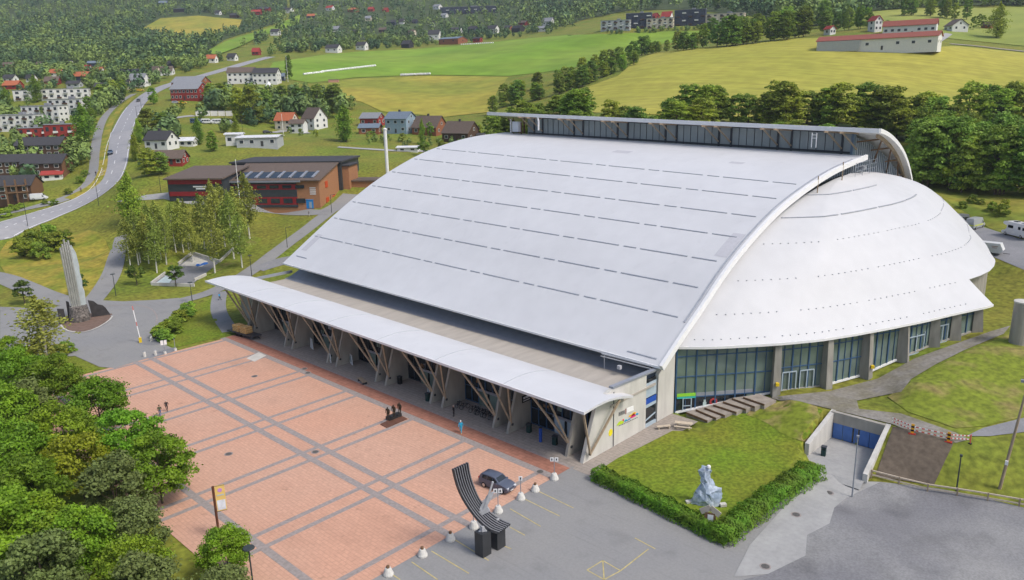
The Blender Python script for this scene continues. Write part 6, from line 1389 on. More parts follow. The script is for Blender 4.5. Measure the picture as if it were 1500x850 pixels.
# manhole covers
for x, y, lb in ((335, 666, 'dark square drain cover in the middle of the left paving field'), (462, 663, 'round manhole between the paving bands at the plaza centre'), (373, 552, 'dark round cover on the far paving field'), (446, 541, 'round cover at the dark paving edge'), (451, 547, 'small dark cover beside the round cover'), (791, 692, 'small dark cover on the paving band near the entrance corner'), (1190, 702, 'round cover highest on the service ramp'), (1214, 723, 'round cover in the middle of the service ramp'), (1166, 755, 'oval cover low on the service ramp'), (1121, 831, 'big round cover at the bottom of the service ramp')):
    p = gp(x, y); r = thing('manhole_cover', lb, 'manhole', (p[0], p[1], p[2]+.085)); mb = MB(); mb.lathe([(.40, 0), (.40, .02), (.34, .025)], n=16); mb.obj('cover', mat('cover_iron', (.10, .095, .09), .7, .2, 3) if 'cover_iron' not in MATS else MATS['cover_iron'], r); mb = MB(); mb.lathe([(.55, 0), (.55, .012)], n=16); mb.obj('ring', dark_pave, r)
mb = MB(); p = at(378, 524, 0); q = [(378-21, 524+1), (378-3, 524-8), (378+8, 524-3), (378-9, 524+6)]
tag(MB().add([(*at(a+4, b, .078)[:2], .078) for a, b in q], [(0, 1, 2, 3)]).obj('pale_slab', concrete_l, recalc=False), kind='structure')
# three bronze figures on a plinth
pp = at(576, 617, 0); st = thing('statue_group', 'three slim bronze figures on a low dark plinth in a brown bed', 'statue', pp, rad(0)); bronze = mat('bronze', (.055, .045, .03), .45, .2, 3, metal=.5)
q0, q1 = at(568, 617, 0), at(586, 610, 0); ax_ = (q1-q0); ax_[2] = 0
mb = MB(); mb.add([(*at(a, b, .1)[:2], z) for z in (.08, .16) for a, b in ((557, 622), (585, 608), (597, 614), (567, 627))], [(0, 1, 2, 3)][::-1]+[(4, 5, 6, 7), (0, 1, 5, 4), (1, 2, 6, 5), (2, 3, 7, 6), (3, 0, 4, 7)]); mb.obj('bed', mat('bed_brown', (.13, .06, .04), .9, .2, 2), st, off=pp)
mb = MB(); mb.bar(q0+np.array([0, 0, .35]), q1+np.array([0, 0, .35]), .9, .5, up=(0, 0, 1)); mb.obj('plinth', stone_k, st, off=pp)
# ------------------------------------------------------------------ people: one skinned body each
skin_c = mat('skin', (.48, .28, .20), .6, .05, 5); hair_c = mat('hair', (.06, .04, .025), .7, .1, 5)
def person(p, ang, label, top, legs, pose='walk', shoes=None, hair=None, Ht=1.74, group=None, nm='person', bag=None, lean=0.):
    r = thing(nm, label, 'person', p, ang, group); k = Ht/1.75
    st_ = .30 if pose == 'walk' else .02
    J = dict(pel=(0, 0, .95), waist=(.0, 0, 1.10), chest=(.03+lean, 0, 1.32), neck=(.03+lean, 0, 1.47), head=(.05+lean*1.2, 0, 1.57), crown=(.055+lean*1.2, 0, 1.70),
             hipL=(0, .10, .92), kneeL=(.16*st_/.3, .11, .50), ankL=(st_, .11, .09), toeL=(st_+.17, .12, .04), hipR=(0, -.10, .92), kneeR=(.03 if pose == 'walk' else .02, -.11, .50), ankR=(-st_*.95, -.11, .12 if pose == 'walk' else .09), toeR=(-st_*.95+.16, -.12, .04),
             shL=(.02+lean, .19, 1.40), elL=(-.08 if pose == 'walk' else .02, .26, 1.15), wrL=(.06 if pose == 'walk' else .10, .26, .92), haL=(.09 if pose == 'walk' else .12, .25, .83), shR=(.02+lean, -.19, 1.40), elR=(.08 if pose == 'walk' else .02, -.26, 1.15), wrR=(.24 if pose == 'walk' else .10, -.25, .97), haR=(.30 if pose == 'walk' else .12, -.24, .90))
    if pose == 'photo': J.update(elL=(.22, .24, 1.2), wrL=(.36, .10, 1.32), haL=(.38, .04, 1.37), elR=(.22, -.24, 1.2), wrR=(.36, -.10, 1.32), haR=(.38, -.04, 1.37))
    Rr = dict(pel=.135, waist=.13, chest=.155, neck=.055, head=.095, crown=.075, hipL=.095, kneeL=.062, ankL=.042, toeL=.035, hipR=.095, kneeR=.062, ankR=.042, toeR=.035, shL=.065, elL=.045, wrL=.032, haL=.038, shR=.065, elR=.045, wrR=.032, haR=.038)
    E = [('pel', 'waist'), ('waist', 'chest'), ('chest', 'neck'), ('neck', 'head'), ('head', 'crown'), ('pel', 'hipL'), ('hipL', 'kneeL'), ('kneeL', 'ankL'), ('ankL', 'toeL'), ('pel', 'hipR'), ('hipR', 'kneeR'), ('kneeR', 'ankR'), ('ankR', 'toeR'), ('chest', 'shL'), ('shL', 'elL'), ('elL', 'wrL'), ('wrL', 'haL'), ('chest', 'shR'), ('shR', 'elR'), ('elR', 'wrR'), ('wrR', 'haR')]
    names = list(J); me = bpy.data.meshes.new('body'); me.from_pydata([tuple(np.array(J[n])*k) for n in names], [(names.index(a), names.index(b)) for a, b in E], [])
    o = bpy.data.objects.new('tmp', me); COL.objects.link(o); o.modifiers.new('s', 'SKIN'); sm = o.modifiers.new('u', 'SUBSURF'); sm.levels = 1
    for i, n in enumerate(names):
        v = me.skin_vertices[0].data[i]; v.radius = (Rr[n]*k, Rr[n]*k); v.use_root = (n == 'pel')
    dg = bpy.context.evaluated_depsgraph_get(); m2 = bpy.data.meshes.new_from_object(o.evaluated_get(dg)); bpy.data.objects.remove(o)
    m2.name = 'body'
    for m in (top, legs, skin_c, shoes or black_m): m2.materials.append(m)
    wr = [np.array(J[n])*k for n in ('haL', 'haR')]
    for f in m2.polygons:
        c = np.array(f.center); z = c[2]/k
        f.material_index = 3 if z < .10 else 1 if z < .97 and abs(c[1]) < .2*k else 2 if z > 1.47 else 0
        if min(np.linalg.norm(c-w_) for w_ in wr) < .075*k: f.material_index = 2
        f.use_smooth = True
    b = bpy.data.objects.new('body', m2); COL.objects.link(b); b.parent = r
    hd_ = np.array(J['crown'])*k; mb = MB(); mb.lathe([(.02, .085), (.06, .075), (.09, .03), (.10, -.03), (.085, -.08)], (hd_[0]-.02, 0, hd_[2]-.01), 10); mb.obj('hair', hair or hair_c, r, smooth=True)
    if bag: mb = MB(); mb.box((-.20*k, 0, 1.2*k), (.18, .28, .42)); mb.obj('backpack', bag, r)
    return r
C_ = lambda n, c: MATS.get('cloth_'+n) or mat('cloth_'+n, c, .85, .12, 4)
blue_c = C_('bright_blue', (.03, .40, .62)); black_c = C_('black', (.015, .015, .018)); jean = C_('jeans', (.06, .13, .27)); olive = C_('olive', (.07, .08, .045)); dark_c = C_('charcoal', (.03, .028, .03)); grey_c = C_('grey', (.3, .34, .4))
def pz(px, py): p = gp(px, py); return (p[0], p[1], p[2]+.075)
person(pz(675.5, 635), rad(215), 'person in bright blue jacket and trousers with white cap walking on the red paving strip', blue_c, blue_c, 'walk', C_('yellow_shoe', (.6, .45, .1)), white_paint, 1.82, bag=C_('blue_bag', (.02, .12, .35)))
person(pz(665, 611), rad(160), 'person in black clothes standing near the bicycles', black_c, black_c, 'stand', None, C_('light_hair', (.5, .42, .36)))
person(pz(235, 610.5), rad(60), 'person in olive jacket and blue jeans walking on the plaza', olive, jean, 'walk')
person(pz(245, 603.5), rad(60), 'person in dark clothes walking on the plaza beside the one in jeans', dark_c, dark_c, 'walk', None, C_('light_hair', (.5, .42, .36)))
person(pz(138, 588), rad(100), 'person in pale blue grey top partly behind the grove trees', grey_c, jean, 'stand')
person(pz(128, 577), rad(100), 'person in dark red coat beside the grove trees', C_('maroon', (.10, .03, .03)), dark_c, 'stand')
person(pz(322, 440.5), rad(-60), 'person in bright blue top on the curved footpath at the canopy end', C_('sky_top', (.02, .30, .60)), dark_c, 'walk')
person(pz(453, 318), rad(150), 'person in black jacket and pale trousers on the path below the school', black_c, C_('pale_trouser', (.45, .42, .4)), 'stand')
person(pz(141, 258), rad(80), 'person in black walking on the cycle path', black_c, black_c, 'walk')
person(pz(119, 282), rad(80), 'person in purple grey clothes low on the cycle path', C_('mauve', (.14, .08, .11)), dark_c, 'stand')
# bronze statues reuse the figure builder, as parts of their group
for i, (x, y) in enumerate(((569, 616), (577.5, 612.5), (586, 609))):
    g = person((0, 0, 0), 0, 'x', bronze, bronze, 'stand', bronze, bronze, 2.1)
    f = g.children[0]; m2 = f.data
    for q in m2.polygons: q.material_index = 0
    P = at(x, y, .6); f.parent = st; f.name = 'figure'; f.location = (P[0]-pp[0], P[1]-pp[1], .6); f.rotation_euler = (0, 0, rad(200))
    for ch in list(g.children): bpy.data.objects.remove(ch)
    bpy.data.objects.remove(g)
# ------------------------------------------------------------------ street furniture
lampm = mat('lamp_post', (.04, .05, .05), .5, .1, 2); lamp_g = mat('lamp_globe', (.6, .62, .62), .3, .05)
def lamp(px, py, h, label, kind='disc', group=None, tint=None):
    p = gp(px, py); r = thing('street_lamp', label, 'lamp', p, local_rot(p, 0), group); m = tint or lampm
    mb = MB(); mb.tube([(0, 0, -.2), (0, 0, h*.5), (0, 0, h)], [.09, .075, .06], 8); mb.obj('post', m, r)
    if kind == 'disc':
        mb = MB(); mb.lathe([(.12, h), (.55, h+.06), (.5, h+.16), (.1, h+.22)], n=16); mb.obj('lamp_head', m, r)
    elif kind == 'twin':
        for s_ in (-1, 1): mb = MB(); mb.bar((0, 0, h-.1), (s_*.5, 0, h), .06); mb.obj('arm', m, r); mb = MB(); mb.box((s_*.62, 0, h), (.5, .3, .14)); mb.obj('lamp_head', grey_metal, r)
    elif kind == 'none2':
        mb = MB(); mb.box((0, 0, h), (.3, .3, .2)); mb.obj('lamp_head', m, r)
    else:
        mb = MB(); mb.bar((0, 0, h), (.9, 0, h+.1), .07); mb.obj('arm', m, r); mb = MB(); mb.box((1.1, 0, h+.08), (.6, .25, .12)); mb.obj('lamp_head', m, r)
    return r
lamp(372, 868, 4.6, 'dark street lamp with flat disc head at the bottom edge of the plaza')
lamp(170, 434, 5.1, 'slim dark lamp post beside the path left of the sunken court'); lamp(282, 444, 4.6, 'slim dark lamp post at the path by the forecourt lawn'); lamp(369, 405, 5.2, 'slim dark lamp post on the grass behind the canopy tip'); lamp(421, 363, 5.6, 'slim dark lamp post on the lawn below the brick school', 'arm'); lamp(405, 308, 5.5, 'slim dark lamp post in front of the school facade', 'arm'); lamp(486, 312, 5.5, 'slim dark lamp post at the school gable corner', 'arm')
lamp(47, 452, 5.2, 'dark lamp post with pale globe by the left footpath'); lamp(236, 283, 5.5, 'lamp post on the school forecourt', 'arm'); lamp(248, 280, 5, 'second lamp post on the school forecourt', 'arm')
for x, y, h, lb in ((145, 302, 9, 'tall road lamp at the inner side of the road bend'), (41, 332, 9, 'tall road lamp at the left end of the road'), (203, 188, 10, 'tall road lamp on the right side of the upper road'), (209, 172, 10, 'tall road lamp farther up the right side of the road'), (356, 198, 9, 'tall pale lamp behind the birches near the flat hall')): lamp(x, y, h, lb, 'arm')
lamp(1248, 729, 7.6, 'grey lamp post standing on the service ramp in front of the blue doors', 'none2', None, grey_metal); lamp(1401, 719, 4.4, 'short dark lamp post on the bank behind the rail fence', 'none2')
p = gp(1464, 716); r = thing('floodlight_pole', 'tall leaning wooden pole with two floodlights on the right bank', 'pole', p, local_rot(p, 0))
mb = MB(); mb.tube([(0, 0, -.3), (.55, 0, 6), (1.15, 0, 13.2)], [.18, .15, .11], 8); mb.obj('post', timber, r)
for s_ in (-1, 1): mb = MB(); mb.box((1.15+s_*.45, -.1, 13.2), (.5, .35, .28)); mb.obj('floodlight', grey_metal, r)
mb = MB(); mb.bar((.6, 0, 13.2), (1.7, 0, 13.2), .1); mb.obj('crossarm', grey_metal, r); mb = MB(); mb.box((.3, -.22, 3.4), (.3, .2, .5)); mb.obj('junction_box', white_paint, r)
# banner pole
p = at(322, 793, 0); r = thing('banner_pole', 'rust brown pole with a yellow banner at the plaza edge', 'banner', p, local_rot(p, 0)); mb = MB(); mb.tube([(0, 0, -.2), (0, 0, 6.3)], .13, 8); mb.obj('post', mat('rust_post', (.12, .045, .025), .7, .2, 3), r)
mb = MB(); mb.box((.62, 0, 4.85), (.95, .04, 2.9)); bn = mb.obj('banner', mat('banner_yellow', (.72, .50, .16), .7, .05, 1), r); mb = MB(); mb.box((.62, -.03, 4.1), (.8, .02, 1.1)); mb.obj('banner_panel', mat('banner_pale', (.68, .70, .76), .7, .15, 2), bn); mb = MB(); mb.tube([(.62, -.03, 5.75), (.62, -.045, 5.75)], .22, 14); mb.obj('banner_emblem', mat('banner_violet', (.5, .25, .55), .7, .1), bn)
mb = MB(); mb.box((.62, -.03, 5.2), (.7, .02, .14)); mb.obj('banner_text', mat('banner_ink', (.45, .5, .5), .7, .1), bn)
for z in (6.25, 3.4): mb = MB(); mb.bar((0, 0, z), (1.1, 0, z), .05); mb.obj('banner_arm', dark_metal, r)
# white mast and flagpoles
p = gp(569, 275); r = thing('mast', 'thick white mast rising behind the left roof edge', 'mast', p); mb = MB(); dm_ = dep(p)/F; mb.tube([(0, 0, -6), (0, 0, 84*dm_)], .55, 12); mb.obj('shaft', white_trim, r); mb = MB(); mb.lathe([(.7, 84*dm_-.2), (.7, 84*dm_+.2), (.2, 84*dm_+.4)], n=12); mb.obj('cap', white_trim, r)
for x, y, t, lb in ((352, 300, 235, 'slim white flagpole in front of the school roof'), (422, 120, 84, 'white flagpole before the conical tree by the green field'), (415, 196, 168, 'slim flagpole beside the flat hall')):
    p = gp(x, y); h = (y-t)*dep(p)/F; r = thing('flagpole', lb, 'flagpole', p); mb = MB(); mb.tube([(0, 0, 0), (0, 0, h)], [.14, .07], 8); mb.obj('pole', white_paint, r); mb = MB(); mb.lathe([(.05, h), (.14, h+.1), (.05, h+.2)], n=8); mb.obj('finial', white_paint, r)
# steel torch sculpture on the turning circle
p = at(118, 470, 0); tc_ = thing('torch_sculpture', 'tall leaning sculpture of steel tubes on a rubble stone drum', 'sculpture', p, local_rot(p, 0)); mS = dep(p)/F
steel = mat('steel_tube', (.50, .50, .47), .3, .15, 1, metal=.6); glassy = mat('frosted_blade', (.42, .47, .47), .35, .15, .8)
stone = mat('rubble_stone', (.20, .18, .16), .9, .5, 2.5, col2=(.08, .07, .065), sc2=3.)
mb = MB(); mb.lathe([(1.9, -.1), (1.95, 1.2), (1.75, 2.6), (1.65, 3.2)], n=20); mb.obj('stone_drum', stone, tc_)
top_z = [15.6, 16.3, 17.2, 16.6, 16.9]
for i, x in enumerate((-1.15, -.75, -.35, .05, .4)): mb = MB(); mb.tube([(x*.9, -.3, 2.8), (x-.1, -.2, 9), (x-.25, .0, top_z[i])], .2, 8); mb.obj('steel_tube', steel, tc_)
mb = MB(); mb.extr([(.45, .1, 3), (1.5, .1, 3.3), (1.6, .1, 6.), (1.35, .1, 7.2), (1.5, .1, 8.2), (1.3, .1, 10.2), (1.4, .1, 11.5), (1.2, .1, 14.2), (.6, .1, 15.9), (.1, .1, 15.6), (.2, .1, 9)], (0, .35, 0)); mb.obj('frosted_blade', glassy, tc_)
for nm, ou, lb in (('slate_slab', [(-3.9, 0), (-2.4, 0), (-2.5, 4.3), (-3.9, 4.6)], 'upright dark slate slab left of the torch sculpture'), ('slate_slab', [(2.0, .2), (6., .2), (5.2, 2.3), (4.6, 3.2), (3.6, 3.6), (2.8, 4.7), (1.6, 5.2)], 'broad jagged slate slab right of the torch sculpture'), ('slate_slab', [(-2.2, 0), (-1.3, 0), (-1.5, 5.4), (-2.1, 5.8)], 'narrow slate slab close behind the stone drum')):
    y_ = -1.2 if ou[0][0] < -3 else .9; q = tc_.matrix_world if False else None
    a = local_rot(p, 0); cx = sum(o[0] for o in ou)/len(ou); base = (p[0]+cx*math.cos(a)-y_*math.sin(a), p[1]+cx*math.sin(a)+y_*math.cos(a), p[2])
    r = thing(nm, lb, 'stone slab', base, a); mb = MB(); mb.extr([((x-cx)*.85, 0, z*.74) for x, z in ou], (0, .5, 0)); mb.obj('slab', mat('slate', (.045, .042, .042), .7, .3, 1) if 'slate' not in MATS else MATS['slate'], r); mb = MB(); mb.box((0, .25, .05), (abs(ou[1][0]-ou[0][0])+.6, 1.1, .25)); mb.obj('footing', bed_red, r)
sheet('planting_bed', [(88, 474), (95, 484), (118, 488), (140, 482), (160, 470), (166, 464), (150, 460), (120, 460), (95, 464)], bed_red, .12, .6, sm=1)
kb = strip('kerb', [(165, 464), (160, 471), (140, 483), (118, 489), (95, 485), (87, 474)], .35, concrete_l, .18, sm=1)
strip('kerb', [(130, 452), (165, 448), (200, 447), (222, 452), (231, 464), (229, 474)], .3, dark_pave, .1, sm=2)
# barrier, sign, posts on the forecourt
p = at(206, 502, 0); r = thing('barrier', 'raised red and white barrier boom at the forecourt', 'barrier', p, local_rot(p, 0)); mb = MB(); mb.box((0, 0, .5), (.5, .5, 1.0)); mb.obj('pedestal', MATS.get('lamp_yellow') or white_paint, r)
h = 56*dep(p)/F
for i in range(8): mb = MB(); mb.bar((-.06*i, 0, 1+i*(h-1)/8), (-.06*(i+1), 0, 1+(i+1)*(h-1)/8), .16); mb.obj('boom', [white_paint, mat('boom_red', (.55, .16, .14), .5, .05) if 'boom_red' not in MATS else MATS['boom_red']][i % 4 == 3], r)
for x, y, lb in ((222, 500, 'grey control post right of the raised barrier'), (212, 523, 'short white bollard farthest left on the forecourt'), (228, 521, 'short white bollard second from left on the forecourt')):
    p = at(x, y, 0); r = thing('post', lb, 'bollard', p); mb = MB(); mb.lathe([(.28, 0), (.25, .8), (.2, .95)], n=10); mb.obj('body', cone_m, r); mb = MB(); mb.lathe([(.15, .95), (.12, 1.05)], n=10); mb.obj('cap', grey_metal, r)
for x, y, lb, n in ((242, 519, 'pair of white traffic signs on a short post on the forecourt', 2), (257, 514, 'thin sign post on the dark patch of the forecourt', 0)):
    p = at(x, y, 0); a = local_rot(p, 0); r = thing('traffic_sign', lb, 'sign', p, a); mb = MB(); mb.lathe([(.3, 0), (.22, .5)], n=10); mb.obj('base', cone_m, r); mb = MB(); mb.tube([(0, 0, .4), (0, 0, 2.4)], .05); mb.obj('post', grey_metal, r)
    for s_ in ((-.28, .28) if n else ()): mb = MB(); mb.box((s_, -.06, 2.2), (.45, .05, .85)); mb.obj('sign_plate', white_paint, r)
for q in ([(195, 503), (225, 492), (245, 500), (225, 508)], [(212, 524), (255, 508), (262, 514), (220, 526)]): sheet('dark_patch', q, asphalt_d, .085, .6, sm=1)
# bins, boards and totems under the canopy
binm = mat('bin_green', (.012, .045, .042), .5, .1, 2)
def bin_(p, label, m=binm, h=1.15, s=.55):
    r = thing('litter_bin', label, 'bin', (p[0], p[1], p[2]+.07), rad(10)); mb = MB(); mb.box((0, 0, h/2), (s, s, h)); mb.obj('body', m, r); mb = MB(); mb.box((0, 0, h+.06), (s+.1, s+.1, .12)); mb.obj('lid', dark_metal, r); mb = MB(); mb.box((-s/2-.01, 0, h*.8), (.03, s*.6, .14)); mb.obj('slot', black_m, r)
bin_(at(586, 563, 0), 'black litter bin beside the middle concrete fin', black_m); bin_(at(627, 588, 0), 'dark green litter bin at the foot of a strut under the canopy'); bin_(at(775, 634, 0), 'dark green litter bin left of the glazed entrance doors'); bin_(at(813, 652, 0), 'dark green litter bin in front of the glazed entrance doors'); bin_(at(1206, 668, -.95), 'dark green litter bin at the service entrance wall')
def aboard(px, py, label, h=1.5, wd=1.0):
    p = at(px, py, .07); r = thing('display_board', label, 'sign board', p, local_rot(p, 15)); mb = MB(); mb.bar((0, -.3, 0), (0, 0, h), wd, .06); mb.bar((0, .3, 0), (0, 0, h), wd, .06); bd = mb.obj('board', white_paint, r); mb = MB(); mb.bar((0, -.31, h*.35), (0, -.11, h*.9), wd*.5, .02); mb.obj('poster', mat('poster_grey', (.25, .32, .33), .6, .2, 3) if 'poster_grey' not in MATS else MATS['poster_grey'], r)
aboard(457, 511, 'white display board at the far concrete fin', 1.9, 1.2); aboard(515, 534, 'white display board beside the third concrete fin', 1.7); aboard(484, 531, 'narrow white display board at the foot of a strut', 1.6, .5); aboard(628, 578, 'white display board beside the litter bin under the canopy', 1.5, .6)
p = at(792, 648, 0); r = thing('info_totem', 'slim dark blue totem in front of the entrance doors', 'totem', p); mb = MB(); mb.box((0, 0, 1.0), (.3, .3, 2.0)); mb.obj('body', MATS['sign_blue'], r); mb = MB(); mb.box((0, 0, 2.04), (.36, .36, .08)); mb.obj('cap', dark_metal, r)
p = at(531, 561, 0); r = thing('bench', 'low slatted timber bench under the canopy', 'bench', (p[0], p[1], .07), rad(75)); 
for i in range(4): mb = MB(); mb.box((0, -.3+i*.2, .45), (2.6, .14, .06)); mb.obj('slat', timber, r)
for x in (-1, 1): mb = MB(); mb.box((x, 0, .21), (.12, .7, .42)); mb.obj('leg', dark_metal, r)
# bicycles
def bike():
    r = thing('bicycle', 'bicycle', 'bicycle')
    for x in (-.52, .52):
        mb = MB(); n = 18; P = [(x+.33*math.cos(a), 0, .34+.33*math.sin(a)) for a in np.linspace(0, 2*math.pi, n+1)]
        for a, b in zip(P[:-1], P[1:]): mb.bar(a, b, .05, .05)
        wl = mb.obj('wheel', rubber, r); mb = MB()
        for a in np.linspace(0, math.pi, 5)[:-1]: mb.bar((x-.31*math.cos(a), 0, .34-.31*math.sin(a)), (x+.31*math.cos(a), 0, .34+.31*math.sin(a)), .015)
        mb.obj('spokes', chrome, wl)
    mb = MB(); 
    for a, b in (((-.52, 0, .34), (-.1, 0, .32)), ((-.1, 0, .32), (-.22, 0, .85)), ((-.52, 0, .34), (-.2, 0, .75)), ((-.2, 0, .75), (.36, 0, .82)), ((-.1, 0, .32), (.38, 0, .75)), ((.52, 0, .34), (.35, 0, .95))): mb.bar(a, b, .05)
    mb.obj('frame', dark_metal, r); mb = MB(); mb.box((-.24, 0, .9), (.26, .14, .07)); mb.obj('saddle', black_m, r); mb = MB(); mb.bar((.34, -.28, .98), (.34, .28, .98), .04); mb.obj('handlebar', grey_metal, r); return r
bk = bike(); first = True
for i, (x, y, lb) in enumerate(((672, 596, 'bicycle parked alone left of the bicycle row'), (681, 599, 'bicycle beside the lone left one'), (694, 603, 'bicycle at the left end of the dense bicycle row'), (699, 605, 'bicycle second in the dense row'), (704, 607, 'bicycle in the middle of the dense row'), (709, 609, 'bicycle right of the middle in the dense row'), (714, 611, 'bicycle second last in the dense row'), (719, 613, 'bicycle at the right end of the row beside the concrete fin'))):
    p = at(x, y, .07); o = bk if i == 0 else dup(bk, p); o.location = p; o.rotation_euler = (0, 0, rad(random.uniform(-20, 20))); o['label'] = lb; o['group'] = 'bicycles under the canopy'
# ------------------------------------------------------------------ lawn things
p = at(1034, 738, 0); sr = thing('faceted_sculpture', 'pale blue grey faceted sculpture like draped rock on the front lawn', 'sculpture', p, local_rot(p, 0)); k = dep(p)/F
ice = mat('ice_stone', (.30, .38, .50), .5, .3, 2.5, col2=(.42, .48, .56), sc2=1.2)
pts = [(-20, 2, -8), (-19, 3, 6), (-4, 0, -10), (8, -1, -10), (16, 2, -6), (21, 12, 2), (18, 6, 10), (-6, 3, 10), (-14, 20, -5), (-6, 34, -6), (-9, 46, -2), (-12, 54, -2), (-7, 64, 0), (1, 62, 2), (5, 55, -1), (4, 44, 2), (10, 33, 3), (20, 27, 3), (22, 19, 0), (4, 22, -9), (-2, 12, -11), (0, 40, -5), (-3, 55, -5), (-16, 12, 7), (-4, 40, 5)]
bm = bmesh.new()
vs_ = [bm.verts.new((x*k*1.05, z*k*1.0, y*k*.97)) for x, y, z in pts]
def hull(sub):
    b2 = bmesh.new(); [b2.verts.new(vs_[i].co) for i in sub]; bmesh.ops.convex_hull(b2, input=b2.verts); m = bpy.data.meshes.new('block'); b2.to_mesh(m); b2.free(); return m
allv, allf = MB(), None
mbs = MB()
for sub in ((0, 1, 2, 3, 4, 7, 8, 20, 23, 19), (3, 4, 5, 6, 7, 16, 17, 18, 19, 20, 16), (8, 9, 19, 16, 15, 21, 24, 23, 7, 20), (9, 10, 15, 21, 24, 22, 14), (10, 11, 12, 13, 14, 22, 15, 24)):
    m = hull(sub); mbs.add([v.co for v in m.vertices], [tuple(f.vertices) for f in m.polygons])
bm.free(); body = mbs.obj('body', ice, sr, recalc=False)
b2 = bmesh.new(); b2.from_mesh(body.data); bmesh.ops.triangulate(b2, faces=b2.faces); bmesh.ops.subdivide_edges(b2, edges=b2.edges, cuts=1); bmesh.ops.triangulate(b2, faces=b2.faces)
for v in b2.verts: v.co += Vector(rng.uniform(-.13, .13, 3).tolist())
b2.to_mesh(body.data); b2.free()
mb = MB(); mb.lathe([(.02, -.24), (.18, -.16), (.24, 0), (.18, .16), (.02, .24)], (.12, -.1, 62*k*.97), 10); mb.obj('head_stone', white_paint, sr)
for x, y in ((-24, 2), (24, 8), (12, -2)): mb = MB(); mb.box((x*k, -.3, y*k*.3+.1), (.7, .5, .3), .4); mb.obj('foot_stone', concrete_l, sr)
p = at(1039, 781, 0); r = thing('notice_board', 'small wooden notice board with gabled roof in the hedge', 'notice board', p, local_rot(p, -10)); mb = MB(); 
for x in (-.45, .45): mb = MB(); mb.box((x, 0, .8), (.1, .1, 1.6)); mb.obj('post', timber_d, r)
mb = MB(); mb.box((0, -.02, 1.35), (.85, .08, .9)); bd = mb.obj('panel', timber_d, r); mb = MB(); mb.box((.05, -.08, 1.35), (.5, .02, .62)); mb.obj('paper', white_paint, bd)
mb = MB()
for s_ in (-1, 1): mb.bar((s_*.85, 0, 1.75), (0, 0, 2.25), .5, .07, up=(0, 1, 0))
mb.obj('roof', mat('board_roof', (.42, .38, .32), .8, .1), r)
r.scale = (1.15, 1.15, 1.3)
# picnic table and slab
p = at(1001, 628, 0); r = thing('picnic_table', 'pale wooden picnic table with benches below the terrace steps', 'picnic table', (p[0], p[1], .09), local_rot(p, -6)); pw = mat('pale_wood', (.52, .44, .34), .8, .12, 3)
mb = MB(); mb.box((0, 0, .75), (2.3, .8, .08)); mb.obj('tabletop', pw, r)
for y in (-.75, .75): mb = MB(); mb.box((0, y, .45), (2.3, .3, .07)); mb.obj('bench', pw, r)
for x in (-.8, .8): mb = MB(); mb.bar((x, -.8, .42), (x, .8, .42), .08, .1); mb.bar((x, -.5, 0), (x, -.15, .74), .08); mb.bar((x, .5, 0), (x, .15, .74), .08); mb.obj('leg', pw, r)
p = at(972, 629, 0); r = thing('bench', 'low pale wooden bench beside the gable wall window', 'bench', (p[0], p[1], .08), local_rot(p, 22)); mb = MB(); mb.box((0, 0, .4), (1.9, .5, .08)); mb.obj('seat', pw, r)
for x in (-.7, .7): mb = MB(); mb.box((x, 0, .18), (.1, .45, .36)); mb.obj('leg', pw, r)
# rail fence, barricades and tape
F0, F1 = gp(1276, 700), gp(1500, 741); F2 = gp(1640, 766)
rf_ = thing('rail_fence', 'two rail wooden fence along the edge of the gravel lot', 'fence', F0)
nP_ = 9
for i in range(nP_):
    q = F0+(F2-F0)*i/(nP_-1); mb = MB(); mb.box((q[0], q[1], tz(q[0], q[1])+.45), (.16, .16, 1.2)); mb.obj('post', timber, rf_, off=F0)
for z in (.42, .95):
    for i in range(nP_-1):
        a, b = F0+(F2-F0)*i/(nP_-1), F0+(F2-F0)*(i+1)/(nP_-1); a[2] = tz(a[0], a[1])+z; b[2] = tz(b[0], b[1])+z; mb = MB(); mb.bar(a, b, .14, .14); mb.obj('rail', pw, rf_, off=F0)
red_t, yel_t = mat('tape_red', (.60, .10, .08), .6, .05), mat('warn_yellow', (.75, .38, .02), .5, .05)
ends = [gp(1306, 623), gp(1336, 636), gp(1389, 648), gp(1421, 650)]
tp = thing('barrier_tape', 'red and white barrier tape strung above the bare soil slope', 'barrier tape', ends[0])
for hz in (.55, 1.0):
  for w_i, wm_ in ((0, white_paint), (1, red_t)):
    mb = MB()
    for a, b in zip(ends[:-1], ends[1:]):
        n = 12
        for i in range(n):
            if i % 2 != w_i: continue
            A_, B_ = a+(b-a)*i/n, a+(b-a)*(i+1)/n; A_[2] = a[2]+(b[2]-a[2])*i/n+hz; B_[2] = a[2]+(b[2]-a[2])*(i+1)/n+hz; mb.bar(A_, B_, .04, .13)
    mb.obj('tape', wm_, tp, off=ends[0])
for q, lb in ((ends[1], 'orange black striped warning beacon nearest the tunnel roof'), (ends[2], 'orange black striped warning beacon at the right end of the soil slope')):
    r = thing('warning_beacon', lb, 'beacon', q, local_rot(q, 0)); mb = MB(); mb.box((0, 0, .06), (.8, .5, .12)); mb.obj('foot', mat('foot_red', (.4, .03, .02), .7, .1) if 'foot_red' not in MATS else MATS['foot_red'], r)
    for i in range(5): mb = MB(); mb.box((0, 0, .25+i*.24), (.36, .1, .24)); mb.obj('panel', black_m if i % 2 else yel_t, r)
q = ends[3]; r = thing('marker_post', 'thin red marker post at the right end of the tape', 'post', q); mb = MB(); mb.tube([(0, 0, 0), (0, 0, 1.2)], .06); mb.obj('post', red_t, r); mb = MB(); mb.box((0, 0, .03), (.4, .4, .06)); mb.obj('foot', black_m, r)
